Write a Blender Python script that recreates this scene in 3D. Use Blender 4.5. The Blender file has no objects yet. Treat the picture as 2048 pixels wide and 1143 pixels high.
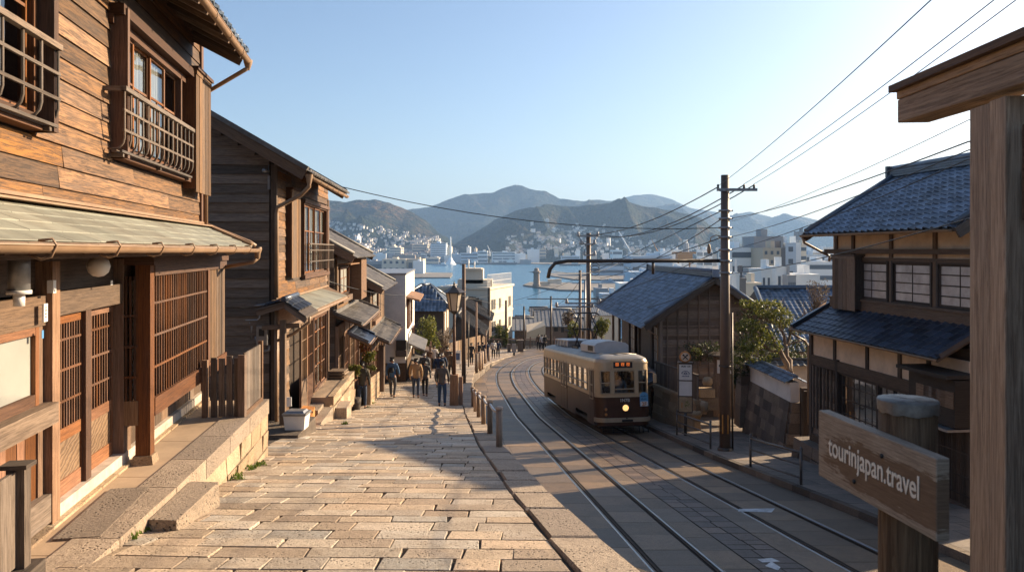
import bpy, math, random
from mathutils import Vector, Matrix, noise
R = math.radians
C = bpy.context.scene.collection
SC = bpy.context.scene
random.seed(7)
# -- camera, sky, sun, exposure
F, CX, HY = 1500.0, 1024.0, 500.0
cam = bpy.data.cameras.new("camera"); camo = bpy.data.objects.new("camera", cam); C.objects.link(camo)
camo.location = (0, 0, 0); camo.rotation_euler = (R(90), 0, 0)
cam.sensor_width = 36; cam.lens = F / 2048 * 36; cam.shift_y = -71.5 / 2048
cam.clip_start = 0.05; cam.clip_end = 30000
SC.camera = camo
cam.dof.use_dof = True; cam.dof.focus_distance = 24; cam.dof.aperture_fstop = 8
SUN_AZ, SUN_EL = 29.4, 20.6          # azimuth measured from +X towards +Y
w = bpy.data.worlds.new("World"); SC.world = w; w.use_nodes = True
nt = w.node_tree; bg = nt.nodes["Background"]; bg.inputs[1].default_value = 0.077
sk = nt.nodes.new("ShaderNodeTexSky"); sk.sky_type = 'NISHITA'; sk.sun_disc = False
sk.sun_elevation = R(SUN_EL); sk.sun_rotation = R(90 - SUN_AZ)
sk.air_density = 1.0; sk.dust_density = 1.6; sk.ozone_density = 2.6
tn = nt.nodes.new('ShaderNodeMix'); tn.data_type = 'RGBA'; tn.blend_type = 'MULTIPLY'; tn.inputs[0].default_value = 1; tn.inputs[7].default_value = (.95, .92, .91, 1)
nt.links.new(sk.outputs[0], tn.inputs[6]); nt.links.new(tn.outputs[2], bg.inputs[0])
sl = bpy.data.lights.new("sun", 'SUN'); sl.energy = 4.8; sl.angle = R(0.5); sl.color = (1.0, 0.78, 0.52)
so = bpy.data.objects.new("sun", sl); C.objects.link(so)
sd = Vector((math.cos(R(SUN_EL)) * math.cos(R(SUN_AZ)), math.cos(R(SUN_EL)) * math.sin(R(SUN_AZ)), math.sin(R(SUN_EL))))
so.rotation_euler = sd.to_track_quat('Z', 'Y').to_euler()
SC.view_settings.view_transform = 'Standard'; SC.view_settings.look = 'None'
SC.view_settings.exposure = 1.5; SC.view_settings.gamma = 1
SC.render.engine = 'CYCLES'; SC.cycles.use_denoising = True
SC.cycles.max_bounces = 6; SC.cycles.transparent_max_bounces = 12; SC.cycles.volume_bounces = 0
SC.cycles.caustics_reflective = False; SC.cycles.caustics_refractive = False
# -- helpers
def P(px, py, d): return Vector(((px - CX) / F * d, d, -(py - HY) / F * d))
def lerp(a, b, t): return a + (b - a) * t
def interp(tab, x):
 if x <= tab[0][0]:
  (a, b), (c, e) = tab[0], tab[1]; return b + (e - b) * (x - a) / (c - a)
 for (a, b), (c, e) in zip(tab, tab[1:]):
  if x <= c: return b + (e - b) * (x - a) / (c - a)
 (a, b), (c, e) = tab[-2], tab[-1]; return b + (e - b) * (x - a) / (c - a)
class MB:
 """collects boxes, tubes and faces; build() links them as one mesh object"""
 def __init__(s): s.v = []; s.f = []; s.uv = []; s.rn = []; s.sm = []; s.mi = []
 def face(s, pts, rnd=None, uvs=None, smooth=False, mi=0):
  n = len(s.v); s.v += [tuple(p) for p in pts]; s.f.append(tuple(range(n, n + len(pts))))
  if uvs is None:
   p0 = Vector(pts[0]); e = Vector(pts[1]) - p0; e2 = Vector(pts[-1]) - p0
   if e.length < e2.length: e, e2 = e2, e
   U = e.normalized() if e.length > 1e-9 else Vector((1, 0, 0))
   N = e.cross(e2); V = (N.cross(U)).normalized() if N.length > 1e-12 else Vector((0, 1, 0))
   o = (rnd or 0) * 37.7
   uvs = [((Vector(p) - p0).dot(U) + o, (Vector(p) - p0).dot(V) + o * 1.7) for p in pts]
  s.uv += uvs; s.rn.append(random.random() if rnd is None else rnd); s.sm.append(smooth); s.mi.append(mi)
 def hexa(s, b, t, rnd=None, mi=0, skip=()):
  r = random.random() if rnd is None else rnd
  b = [Vector(p) for p in b]; t = [Vector(p) for p in t]
  fs = [(b[3], b[2], b[1], b[0]), (t[0], t[1], t[2], t[3])] + [(b[i], b[(i + 1) % 4], t[(i + 1) % 4], t[i]) for i in range(4)]
  es = [b[1] - b[0], b[3] - b[0], t[0] - b[0]]; L = max(es, key=lambda e: e.length).normalized()
  o = r * 37.7
  for k, f in enumerate(fs):
   if k in skip: continue
   n = (f[1] - f[0]).cross(f[3] - f[0])
   if n.length < 1e-10: n = (f[2] - f[1]).cross(f[0] - f[1])
   if n.length < 1e-12: continue
   n.normalize()
   if abs(L.dot(n)) > .9: U = (f[1] - f[0]).normalized()
   else: U = (L - n * L.dot(n)).normalized()
   V = n.cross(U)
   s.face(f, r, [(p.dot(U) + o, p.dot(V) + o * 1.3 + k * 3.1) for p in f], mi=mi)
 def box(s, c, size, M=None, rnd=None, mi=0):
  c = Vector(c); h = Vector(size) / 2
  def q(x, y, z):
   p = Vector((x * h.x, y * h.y, z * h.z)); return c + (M @ p if M else p)
  s.hexa([q(-1, -1, -1), q(1, -1, -1), q(1, 1, -1), q(-1, 1, -1)], [q(-1, -1, 1), q(1, -1, 1), q(1, 1, 1), q(-1, 1, 1)], rnd, mi)
 def bar(s, a, b, w, h, up=(0, 0, 1), rnd=None):
  a = Vector(a); b = Vector(b); d = (b - a).normalized(); up = Vector(up)
  x = d.cross(up)
  x = Vector((1, 0, 0)) if x.length < 1e-5 else x.normalized()
  y = x.cross(d)
  q = lambda p, i, j: p + x * (w / 2 * i) + y * (h / 2 * j)
  s.hexa([q(a, -1, -1), q(a, 1, -1), q(a, 1, 1), q(a, -1, 1)], [q(b, -1, -1), q(b, 1, -1), q(b, 1, 1), q(b, -1, 1)], rnd)
 def tube(s, pts, r, n=8, cap=True, rnd=None, smooth=True):
  pts = [Vector(p) for p in pts]; rr = r if isinstance(r, (list, tuple)) else [r] * len(pts)
  rd = random.random() if rnd is None else rnd
  rings = []; prev = None; L = 0
  for i, p in enumerate(pts):
   t = (pts[min(i + 1, len(pts) - 1)] - pts[max(i - 1, 0)])
   t = t.normalized() if t.length > 1e-9 else Vector((0, 0, 1))
   if prev is None:
    a = t.orthogonal().normalized()
   else:
    a = prev - t * prev.dot(t); a = a.normalized() if a.length > 1e-6 else t.orthogonal().normalized()
   prev = a; b = t.cross(a)
   if i: L += (p - pts[i - 1]).length
   rings.append(([p + (a * math.cos(2 * math.pi * k / n) + b * math.sin(2 * math.pi * k / n)) * rr[i] for k in range(n)], L))
  for (A, la), (B, lb) in zip(rings, rings[1:]):
   for k in range(n):
    k2 = (k + 1) % n; c = 2 * math.pi * max(rr) / n
    s.face([A[k], A[k2], B[k2], B[k]], rd, [(la + rd * 30, c * k), (la + rd * 30, c * (k + 1)), (lb + rd * 30, c * (k + 1)), (lb + rd * 30, c * k)], smooth)
  if cap:
   s.face(list(reversed(rings[0][0])), rd); s.face(rings[-1][0], rd)
 def lathe(s, c, prof, n=16, ax=None, rnd=None):
  """prof = [(radius, height)], axis up unless ax is a matrix"""
  rd = random.random() if rnd is None else rnd; c = Vector(c)
  def q(r, z, k):
   p = Vector((r * math.cos(2 * math.pi * k / n), r * math.sin(2 * math.pi * k / n), z)); return c + (ax @ p if ax else p)
  for (r0, z0), (r1, z1) in zip(prof, prof[1:]):
   for k in range(n):
    ps = [q(r0, z0, k), q(r0, z0, k + 1), q(r1, z1, k + 1), q(r1, z1, k)]
    if r0 < 1e-6: ps = ps[1:]
    elif r1 < 1e-6: ps = ps[:3]
    s.face(ps, rd, smooth=True)
 def prism(s, poly, vec, rnd=None, mi=0):
  r = random.random() if rnd is None else rnd
  poly = [Vector(p) for p in poly]; vec = Vector(vec); top = [p + vec for p in poly]; n = len(poly)
  s.face(list(reversed(poly)), r, mi=mi); s.face(top, r, mi=mi)
  for i in range(n): s.face([poly[i], poly[(i + 1) % n], top[(i + 1) % n], top[i]], r, mi=mi)
 def build(s, name, mats, parent=None, bevel=0, weld=False, fixn=False):
  me = bpy.data.meshes.new(name); me.from_pydata(s.v, [], s.f)
  uv = me.uv_layers.new(name="UVMap"); uv.data.foreach_set("uv", [c for p in s.uv for c in p])
  at = me.attributes.new("rnd", 'FLOAT', 'FACE'); at.data.foreach_set("value", s.rn)
  me.polygons.foreach_set("use_smooth", s.sm)
  if not isinstance(mats, (list, tuple)): mats = [mats]
  for m in mats: me.materials.append(m)
  if len(mats) > 1: me.polygons.foreach_set("material_index", s.mi)
  me.update()
  if weld or any(s.sm) or fixn:
   import bmesh
   bm = bmesh.new(); bm.from_mesh(me); bmesh.ops.remove_doubles(bm, verts=bm.verts, dist=1e-5)
   if fixn: bmesh.ops.recalc_face_normals(bm, faces=bm.faces)
   bm.to_mesh(me); bm.free()
  o = bpy.data.objects.new(name, me); C.objects.link(o)
  if parent: o.parent = parent
  if bevel:
   b = o.modifiers.new("bevel", 'BEVEL'); b.width = bevel; b.segments = 1; b.limit_method = 'ANGLE'; b.angle_limit = R(40)
  return o
def tag(o, label=None, cat=None, group=None, kind=None):
 if label: o['label'] = label
 if cat: o['category'] = cat
 if group: o['group'] = group
 if kind: o['kind'] = kind
 return o
def thing(name, label, cat, loc=(0, 0, 0), group=None):
 """an Empty; parts are built in world coordinates and keep them through the parent inverse"""
 o = bpy.data.objects.new(name, None); C.objects.link(o); o.location = loc; o.empty_display_size = .2
 return tag(o, label, cat, group)
def part(mb, name, mats, parent, **k):
 o = mb.build(name, mats, None, **k); adopt(o, parent); return o
def adopt(o, parent):
 o.parent = parent
 if parent.parent is None and parent.type == 'EMPTY': o.matrix_parent_inverse = Matrix.Translation(-parent.location)
 return o
def struct(mb, name, mats, **k): return tag(mb.build(name, mats, **k), kind='structure')
def pieces(H, name, mat, fr, boxes, **k):
 for q in boxes:
  mb = MB(); fr.box(mb, *q); part(mb, name, M[mat], H, **k)
class Fr:
 """vertical facade frame: X = X0 + k*Y; u runs along it (metres, away from the camera), w outwards, z up"""
 def __init__(s, X, Y, k, side):
  s.o = Vector((X, Y, 0)); s.du = Vector((k, 1, 0)).normalized()
  s.dw = Vector((s.du.y, -s.du.x, 0)) * side; s.side = side
 def p(s, u, w, z): return s.o + s.du * u + s.dw * w + Vector((0, 0, z))
 def u(s, px, w=0):
  t = (px - CX) / F; b = s.o + s.dw * w
  return (t * b.y - b.x) / (s.du.x - t * s.du.y)
 def z(s, py, u, w=0): return -(py - HY) / F * s.p(u, w, 0).y
 def box(s, mb, u0, u1, w0, w1, z0, z1, rnd=None, mi=0):
  q = s.p
  b = [q(u0, w0, z0), q(u1, w0, z0), q(u1, w1, z0), q(u0, w1, z0)]; t = [q(u0, w0, z1), q(u1, w0, z1), q(u1, w1, z1), q(u0, w1, z1)]
  if s.side > 0: b.reverse(); t.reverse()
  mb.hexa(b, t, rnd, mi)
 def wedge(s, mb, u0, u1, a, b, rnd=None):
  """prism with an outline [(w,z)...] extruded from u0 to u1"""
  pl = [s.p(u0, w, z) for w, z in a]; mb.prism(pl, s.du * (u1 - u0), rnd)
# -- materials
def nodes(m):
 m.use_nodes = True; n = m.node_tree; return n, n.nodes["Principled BSDF"]
def mnode(n, t, **k):
 o = n.nodes.new(t)
 for a, b in k.items(): setattr(o, a, b)
 return o
def ramp(n, fac, stops):
 r = n.nodes.new("ShaderNodeValToRGB"); e = r.color_ramp.elements
 while len(e) < len(stops): e.new(0.5)
 for x, (p, c) in zip(e, stops): x.position = p; x.color = (*c, 1) if len(c) == 3 else c
 n.links.new(fac, r.inputs[0]); return r.outputs[0]
def mixc(n, fac, a, b, mode='MIX'):
 x = mnode(n, "ShaderNodeMix", data_type='RGBA', blend_type=mode)
 for k, v in ((0, fac), (6, a), (7, b)):
  if hasattr(v, 'node'): n.links.new(v, x.inputs[k])
  elif k == 0: x.inputs[0].default_value = v
  else: x.inputs[k].default_value = (*v, 1)
 return x.outputs[2]
def noisen(n, vec, scale, detail=5, rough=.6, dist=0):
 x = mnode(n, "ShaderNodeTexNoise"); x.inputs["Scale"].default_value = scale; x.inputs["Detail"].default_value = detail
 x.inputs["Roughness"].default_value = rough; x.inputs["Distortion"].default_value = dist
 if vec is not None: n.links.new(vec, x.inputs["Vector"])
 return x.outputs[0]
def mapped(n, vec, sc):
 x = mnode(n, "ShaderNodeMapping"); x.inputs["Scale"].default_value = sc; n.links.new(vec, x.inputs[0]); return x.outputs[0]
def maprange(n, v, a, b, c=0, d=1):
 x = mnode(n, "ShaderNodeMapRange"); n.links.new(v, x.inputs[0])
 for i, q in enumerate((a, b, c, d)): x.inputs[i + 1].default_value = q
 return x.outputs[0]
def bumpn(n, bsdf, h, strength, dist):
 b = mnode(n, "ShaderNodeBump"); b.inputs["Strength"].default_value = strength; b.inputs["Distance"].default_value = dist
 n.links.new(h, b.inputs["Height"]); n.links.new(b.outputs[0], bsdf.inputs["Normal"]); return b
def geo(n): return mnode(n, "ShaderNodeNewGeometry").outputs["Position"]
def rndn(n): return mnode(n, "ShaderNodeAttribute", attribute_name="rnd").outputs["Fac"]
def wood(name, dark, mid, light, patch=.5, rough=.7, grain=1.0, bump=.6):
 """weathered timber: grain along UV.u, a tint per board, patches of bare and grey wood"""
 m = bpy.data.materials.new(name); n, b = nodes(m)
 uv = mnode(n, "ShaderNodeUVMap", uv_map="UVMap").outputs[0]; rn = rndn(n)
 g1 = noisen(n, mapped(n, uv, (1.5, 40, 1)), 3.2 * grain, 7, .7, .6)
 g2 = noisen(n, mapped(n, uv, (.7, 13, 1)), 2.4, 6, .7, 1.4)
 w = mnode(n, "ShaderNodeTexWave", wave_type='RINGS', rings_direction='X'); w.inputs["Scale"].default_value = 1.6
 w.inputs["Distortion"].default_value = 9; w.inputs["Detail"].default_value = 3; w.inputs["Detail Scale"].default_value = 1.2
 n.links.new(mapped(n, uv, (.5, 5, 1)), w.inputs[0])
 base = ramp(n, g1, [(.28, dark), (.5, mid), (.72, light)])
 c = mixc(n, mixf(n, maprange(n, w.outputs[1], .1, .9), .28), base, dark)
 pt = maprange(n, g2, .46, .57)
 c = mixc(n, mul(n, pt, patch), c, light)
 c2 = noisen(n, mapped(n, uv, (.8, 6, 1)), 1.1, 4)
 c = mixc(n, mul(n, maprange(n, c2, .5, .75), patch * .8), c, (mid[0] * .55 + .03, mid[1] * .6 + .035, mid[2] * .7 + .04))
 hsv = mnode(n, "ShaderNodeHueSaturation"); n.links.new(c, hsv.inputs["Color"])
 n.links.new(maprange(n, rn, 0, 1, .5, 1.4), hsv.inputs["Value"])
 rs = mnode(n, "ShaderNodeMath", operation='FRACT'); mm = mnode(n, "ShaderNodeMath", operation='MULTIPLY'); n.links.new(rn, mm.inputs[0]); mm.inputs[1].default_value = 7.31
 n.links.new(mm.outputs[0], rs.inputs[0]); n.links.new(maprange(n, rs.outputs[0], 0, 1, .75, 1.12), hsv.inputs["Saturation"])
 n.links.new(hsv.outputs[0], b.inputs["Base Color"]); b.inputs["Roughness"].default_value = rough
 b.inputs["Specular IOR Level"].default_value = .3
 bumpn(n, b, g1, bump, .006)
 return m
def mul(n, a, k):
 x = mnode(n, "ShaderNodeMath", operation='MULTIPLY'); n.links.new(a, x.inputs[0]); x.inputs[1].default_value = k; return x.outputs[0]
def mixf(n, a, k): return mul(n, a, k)
def frame(o, du, dw):
 f = Fr.__new__(Fr); f.o = Vector(o); f.du = Vector(du).normalized(); f.dw = Vector(dw).normalized()
 f.side = -1 if f.du.cross(f.dw).z > 0 else 1
 return f
def plain(name, col, rough=.6, metal=0, var=.25, scale=4, bump=0, bscale=60, tint=0, dirt=None, dirtamt=.5, spec=.5, coord='geo'):
 """one surface colour with mottling, optional per-piece tint, dirt and fine bump"""
 m = bpy.data.materials.new(name); n, b = nodes(m)
 p = geo(n)
 ns = noisen(n, p, scale, 6, .62)
 lo = tuple(c * (1 - var) for c in col); hi = tuple(min(1, c * (1 + var)) for c in col)
 c = ramp(n, ns, [(.3, lo), (.7, hi)])
 if dirt:
  dn = noisen(n, p, scale * .35, 5, .7)
  c = mixc(n, mul(n, maprange(n, dn, .45, .7), dirtamt), c, dirt)
 if tint:
  hsv = mnode(n, "ShaderNodeHueSaturation"); n.links.new(c, hsv.inputs["Color"])
  n.links.new(maprange(n, rndn(n), 0, 1, 1 - tint, 1 + tint), hsv.inputs["Value"]); c = hsv.outputs[0]
 n.links.new(c, b.inputs["Base Color"]); b.inputs["Roughness"].default_value = rough; b.inputs["Metallic"].default_value = metal
 b.inputs["Specular IOR Level"].default_value = spec
 if bump: bumpn(n, b, noisen(n, p, bscale, 5, .7), bump, .01)
 return m
def paving(name, cols, rough=.75, tint=.2, bs=.7, pits=0, pol=.0):
 """cut stone: colour per stone from its random value, speckle, pits, blotches"""
 m = bpy.data.materials.new(name); n, b = nodes(m); p = geo(n); rn = rndn(n)
 k = len(cols)
 c = ramp(n, rn, [((i + .5) / k, q) for i, q in enumerate(cols)])
 big = noisen(n, p, 2.3, 6, .7); sp = noisen(n, p, 42, 4, .8); md = noisen(n, p, 15, 8, .75)
 c = mixc(n, mul(n, maprange(n, big, .45, .62), .55), c, tuple(x * .62 for x in cols[0]))
 c = mixc(n, mul(n, maprange(n, sp, .5, .62), .6), c, tuple(x * .38 for x in cols[0]))
 c = mixc(n, mul(n, maprange(n, sp, .48, .36), .3), c, tuple(min(1, x * 1.5) for x in cols[0]))
 v = mnode(n, "ShaderNodeTexVoronoi"); v.inputs["Scale"].default_value = 24; n.links.new(p, v.inputs["Vector"])
 pm = maprange(n, v.outputs[0], .1, .3, 1, 0)
 gate = maprange(n, noisen(n, p, 2.6, 3), .45, .55)
 pf = mnode(n, "ShaderNodeMath", operation='MULTIPLY'); n.links.new(pm, pf.inputs[0]); n.links.new(gate, pf.inputs[1])
 if pits: c = mixc(n, mul(n, pf.outputs[0], pits), c, tuple(x * .25 for x in cols[0]))
 hsv = mnode(n, "ShaderNodeHueSaturation"); n.links.new(c, hsv.inputs["Color"])
 mm = mnode(n, "ShaderNodeMath", operation='MULTIPLY'); n.links.new(rn, mm.inputs[0]); mm.inputs[1].default_value = 9.7
 fr = mnode(n, "ShaderNodeMath", operation='FRACT'); n.links.new(mm.outputs[0], fr.inputs[0])
 n.links.new(maprange(n, fr.outputs[0], 0, 1, 1 - tint, 1 + tint), hsv.inputs["Value"])
 n.links.new(hsv.outputs[0], b.inputs["Base Color"]); b.inputs["Roughness"].default_value = rough
 h = mnode(n, "ShaderNodeMath", operation='MULTIPLY_ADD'); n.links.new(pf.outputs[0], h.inputs[0]); h.inputs[1].default_value = -.7 * (1 if pits else 0); n.links.new(md, h.inputs[2])
 bumpn(n, b, h.outputs[0], bs, .018)
 return m
def glassm(name, tint=(.5, .6, .7), alpha=.75):
 m = bpy.data.materials.new(name); n, b = nodes(m)
 n.nodes.remove(b); out = n.nodes["Material Output"]
 tr = mnode(n, "ShaderNodeBsdfTransparent"); tr.inputs[0].default_value = (*tint, 1)
 gl = mnode(n, "ShaderNodeBsdfGlossy"); gl.inputs["Roughness"].default_value = .03; gl.inputs["Color"].default_value = (.9, .9, .9, 1)
 lw = mnode(n, "ShaderNodeFresnel"); lw.inputs[0].default_value = 1.55
 wv = noisen(n, geo(n), 1.7, 2)
 bp = mnode(n, "ShaderNodeBump"); bp.inputs["Strength"].default_value = .08; bp.inputs["Distance"].default_value = .05; n.links.new(wv, bp.inputs["Height"]); n.links.new(bp.outputs[0], gl.inputs["Normal"])
 mx = mnode(n, "ShaderNodeMixShader"); n.links.new(maprange(n, lw.outputs[0], 0, 1, 1 - alpha, 1), mx.inputs[0])
 n.links.new(tr.outputs[0], mx.inputs[1]); n.links.new(gl.outputs[0], mx.inputs[2]); n.links.new(mx.outputs[0], out.inputs[0])
 return m
def emis(name, col, s):
 m = bpy.data.materials.new(name); n, b = nodes(m); b.inputs["Base Color"].default_value = (*col, 1)
 b.inputs["Emission Color"].default_value = (*col, 1); b.inputs["Emission Strength"].default_value = s; return m
def leafm(name, a, b_, c_):
 m = bpy.data.materials.new(name); n, b = nodes(m)
 c = ramp(n, rndn(n), [(.1, a), (.5, b_), (.92, c_)])
 n.links.new(c, b.inputs["Base Color"]); b.inputs["Roughness"].default_value = .55; b.inputs["Specular IOR Level"].default_value = .35
 out = n.nodes["Material Output"]; t = mnode(n, "ShaderNodeBsdfTranslucent"); n.links.new(c, t.inputs[0])
 mx = mnode(n, "ShaderNodeMixShader"); mx.inputs[0].default_value = .35
 n.links.new(b.outputs[0], mx.inputs[1]); n.links.new(t.outputs[0], mx.inputs[2]); n.links.new(mx.outputs[0], out.inputs[0])
 return m
M = {}
M['clad'] = wood('weathered cedar', (.024, .014, .009), (.09, .047, .023), (.30, .145, .05), .62)
M['cladgrey'] = wood('grey old boards', (.05, .036, .027), (.14, .10, .074), (.27, .2, .145), .45)
M['clad2'] = wood('second house cedar', (.03, .018, .011), (.11, .062, .032), (.25, .14, .065), .5)
M['frame'] = wood('dark red timber', (.028, .012, .006), (.085, .034, .014), (.17, .07, .028), .3)
M['lattice'] = wood('lattice timber', (.03, .012, .006), (.10, .04, .016), (.2, .085, .034), .35)
M['sash'] = wood('orange sash timber', (.07, .025, .009), (.17, .065, .022), (.3, .12, .04), .3)
M['panel'] = wood('bleached panel wood', (.09, .05, .026), (.19, .115, .062), (.33, .22, .13), .45, grain=.7)
M['grey'] = wood('grey weathered timber', (.04, .028, .02), (.11, .08, .06), (.22, .165, .125), .45)
M['dark'] = wood('near black timber', (.022, .015, .011), (.058, .04, .03), (.11, .08, .06), .35)
M['brown'] = wood('brown structural timber', (.045, .028, .018), (.135, .086, .056), (.25, .165, .11), .4)
M['pole'] = wood('pole timber', (.07, .038, .022), (.2, .115, .068), (.33, .2, .125), .35)
M['fg'] = wood('gate timber', (.10, .06, .035), (.29, .19, .115), (.5, .355, .23), .5, bump=.9)
M['fgdark'] = wood('gate plank timber', (.035, .02, .013), (.1, .062, .04), (.19, .12, .08), .4)
M['white_sill'] = plain('pale sill', (.5, .43, .36), .6, var=.2, scale=9, dirt=(.25, .18, .13))
M['curtain'] = plain('white curtain', (.72, .68, .62), .9, var=.08)
M['inside'] = plain('dark room', (.02, .016, .013), .9)  # near-black colour stands in for the shade of unlit interiors
M['glass'] = glassm('window glass', (.62, .66, .68), .86)
M['frost'] = plain('frosted glass', (.3, .3, .275), .35, var=.12, scale=1.3)
M['shoji'] = plain('frosted pane', (.42, .38, .36), .22, var=.3, scale=2.2, tint=.15, spec=.8)
M['copper'] = plain('verdigris sheet', (.235, .235, .19), .55, var=.28, scale=2.6, tint=.16, dirt=(.16, .12, .08), dirtamt=.5, bump=.15, bscale=25)
M['gutter'] = plain('tan gutter', (.27, .17, .10), .5, var=.2, scale=3, dirt=(.2, .11, .06), dirtamt=.4)
M['tile'] = plain('blue grey roof tile', (.088, .115, .158), .38, var=.4, scale=2.5, tint=.55, spec=.7, bump=.2, bscale=30, dirt=(.13, .14, .14), dirtamt=.45)
M['tiledark'] = plain('dark roof tile', (.033, .042, .062), .33, var=.4, scale=3, tint=.5, spec=.7, bump=.2, bscale=30)
M['tilegrey'] = plain('grey roof tile', (.11, .10, .09), .55, var=.35, scale=5, tint=.4, dirt=(.05, .04, .035), dirtamt=.6)
M['plaster'] = plain('cream plaster', (.68, .53, .4), .9, var=.12, scale=3, dirt=(.28, .2, .14), dirtamt=.4)
M['whitepl'] = plain('white plaster', (.72, .68, .63), .85, var=.08, scale=2, dirt=(.36, .32, .28), dirtamt=.4)
M['path'] = paving('granite paving', [(.42, .31, .205), (.5, .385, .27), (.34, .245, .165), (.48, .40, .31), (.47, .34, .225), (.36, .31, .255), (.57, .46, .345), (.42, .39, .34), (.5, .41, .31)], .7, .26, 1.1, .9)
M['kerb'] = paving('granite kerb', [(.36, .275, .2), (.4, .31, .225), (.25, .195, .15)], .8, .2, 1.3, 1.0)
M['wallstone'] = paving('ashlar wall', [(.42, .3, .18), (.36, .25, .155), (.47, .36, .24), (.32, .22, .14)], .8, .16, 1.1, .3)
M['darkstone'] = paving('dark stained stone', [(.18, .135, .1), (.11, .085, .065), (.25, .185, .13), (.07, .055, .045)], .85, .35, 1.3, .6)
M['joint'] = plain('joint earth', (.05, .037, .028), .95, var=.4, scale=12, bump=.6, bscale=90)
M['concrete'] = plain('worn concrete', (.38, .27, .175), .85, var=.16, scale=2.2, dirt=(.2, .15, .105), dirtamt=.5, bump=.3, bscale=70)
M['road'] = paving('road slabs', [(.17, .115, .07), (.205, .135, .075), (.12, .088, .06), (.24, .155, .085), (.15, .112, .078)], .55, .24, .6, .4)
M['roadmid'] = paving('setts', [(.13, .09, .068), (.10, .075, .06), (.17, .115, .08)], .5, .3, .8, .4)
M['walkr'] = paving('pavement slabs', [(.2, .165, .135), (.24, .19, .15), (.17, .145, .125), (.27, .21, .165)], .6, .15, .5, .3)
M['rail'] = plain('polished rail', (.3, .29, .29), .3, 1.0, var=.08)
M['railside'] = plain('rust', (.07, .045, .03), .8, .2)
M['paint'] = plain('worn white paint', (.55, .56, .56), .6, var=.2, scale=9, dirt=(.15, .13, .12), dirtamt=.6)
M['postw2'] = wood('railing post timber', (.16, .1, .062), (.34, .225, .145), (.48, .34, .23), .4)
M['metal'] = plain('brown painted steel', (.07, .055, .045), .4, .5, var=.25, scale=12)
M['greymetal'] = plain('grey steel', (.26, .26, .27), .42, .6, var=.2, scale=12)
M['black'] = plain('black parts', (.014, .013, .013), .5)
M['white'] = plain('white plastic', (.72, .7, .67), .4, var=.06)
M['terra'] = plain('scrub ground', (.1, .085, .05), .95, var=.5, scale=.05, dirt=(.05, .055, .03), dirtamt=.8)
M['rust'] = plain('orange rusted sheet', (.5, .2, .045), .7, var=.25, scale=6, dirt=(.3, .14, .06))
M['moss'] = leafm('moss', (.05, .09, .01), (.1, .15, .02), (.16, .2, .04))
# -- ground levels (z below the camera)
PATH_H = [(0, 1.6), (12, 3.32), (29, 6.0), (75, 10.6), (90, 11.3)]
ROAD_H = [(0, 3.9), (35, 7.785), (75, 10.58), (90, 11.3)]
def pz(Y): return -interp(PATH_H, Y)
def rz(Y): return -interp(ROAD_H, Y)
def hit(tab, px, py, off=0):
 s = (py - HY) / F; lo, hi = 2.0, 200.0
 for _ in range(60):
  m = (lo + hi) / 2
  if interp(tab, m) - off > s * m: lo = m
  else: hi = m
 return P(px, py, lo)
def ph(px, py): return hit(PATH_H, px, py)
def rh(px, py): return hit(ROAD_H, px, py)
def wh(px, py): return hit(ROAD_H, px, py, .15)
LB = [(-6, -2.9), (0, -3.0), (5.6, -3.2), (9.5, -3.65), (12.7, -4.1), (16, -4.6), (24, -5.0), (34, -6), (50, -7.3), (66, -8.5), (84, -8.5)]
RB = [(-6, 2.9), (4.1, 2.85), (4.8, 1.15), (5.6, .92), (8.84, .45), (13.5, -.13), (23, -.98), (36, -2.0), (50, -2.5), (62, -1.75), (71.6, -.67), (80, 1.0), (84, 2.2)]
RR = [(-6, 10.0), (16.2, 7.3), (19.3, 6.85), (23.2, 6.23), (30.4, 5.55), (40, 4.9), (52, 4.5), (60, 4.9), (66, 6.2), (72, 9), (77, 13), (84, 18)]
# == SETTING
SEA = -40.0
def terr(X, Y):
 if Y < 84:
  a = interp(LB, Y); b = interp(RR, Y)
  z = -interp([(0, 4.6), (35, 8.2), (75, 11.0), (90, 11.7)], Y)
  return z
 z = -interp([(84, 11.5), (92, 12.6), (120, 18), (200, 31), (280, 37.5), (330, 39), (372, 44), (5000, 52), (20000, 60)], Y)
 return z + noise.noise(Vector((X / 9, Y / 9, 0))) * .5
mb = MB()
xs = [-9000, -4000, -1500, -600, -250, -120] + [-80 + 8 * i for i in range(21)] + [120, 250, 600, 1500, 4000, 9000]
ys = [-300, -60, -20] + [-8 + 6 * i for i in range(17)] + [96, 104, 112, 120, 130, 145, 160, 180, 200, 240, 280, 300, 330, 350, 372, 600, 1500, 5000, 9000]
for i in range(len(xs) - 1):
 for j in range(len(ys) - 1):
  q = [(xs[i], ys[j]), (xs[i + 1], ys[j]), (xs[i + 1], ys[j + 1]), (xs[i], ys[j + 1])]
  mb.face([(x, y, terr(x, y)) for x, y in q], .5, smooth=True)
struct(mb, "ground", M['terra'])
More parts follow.
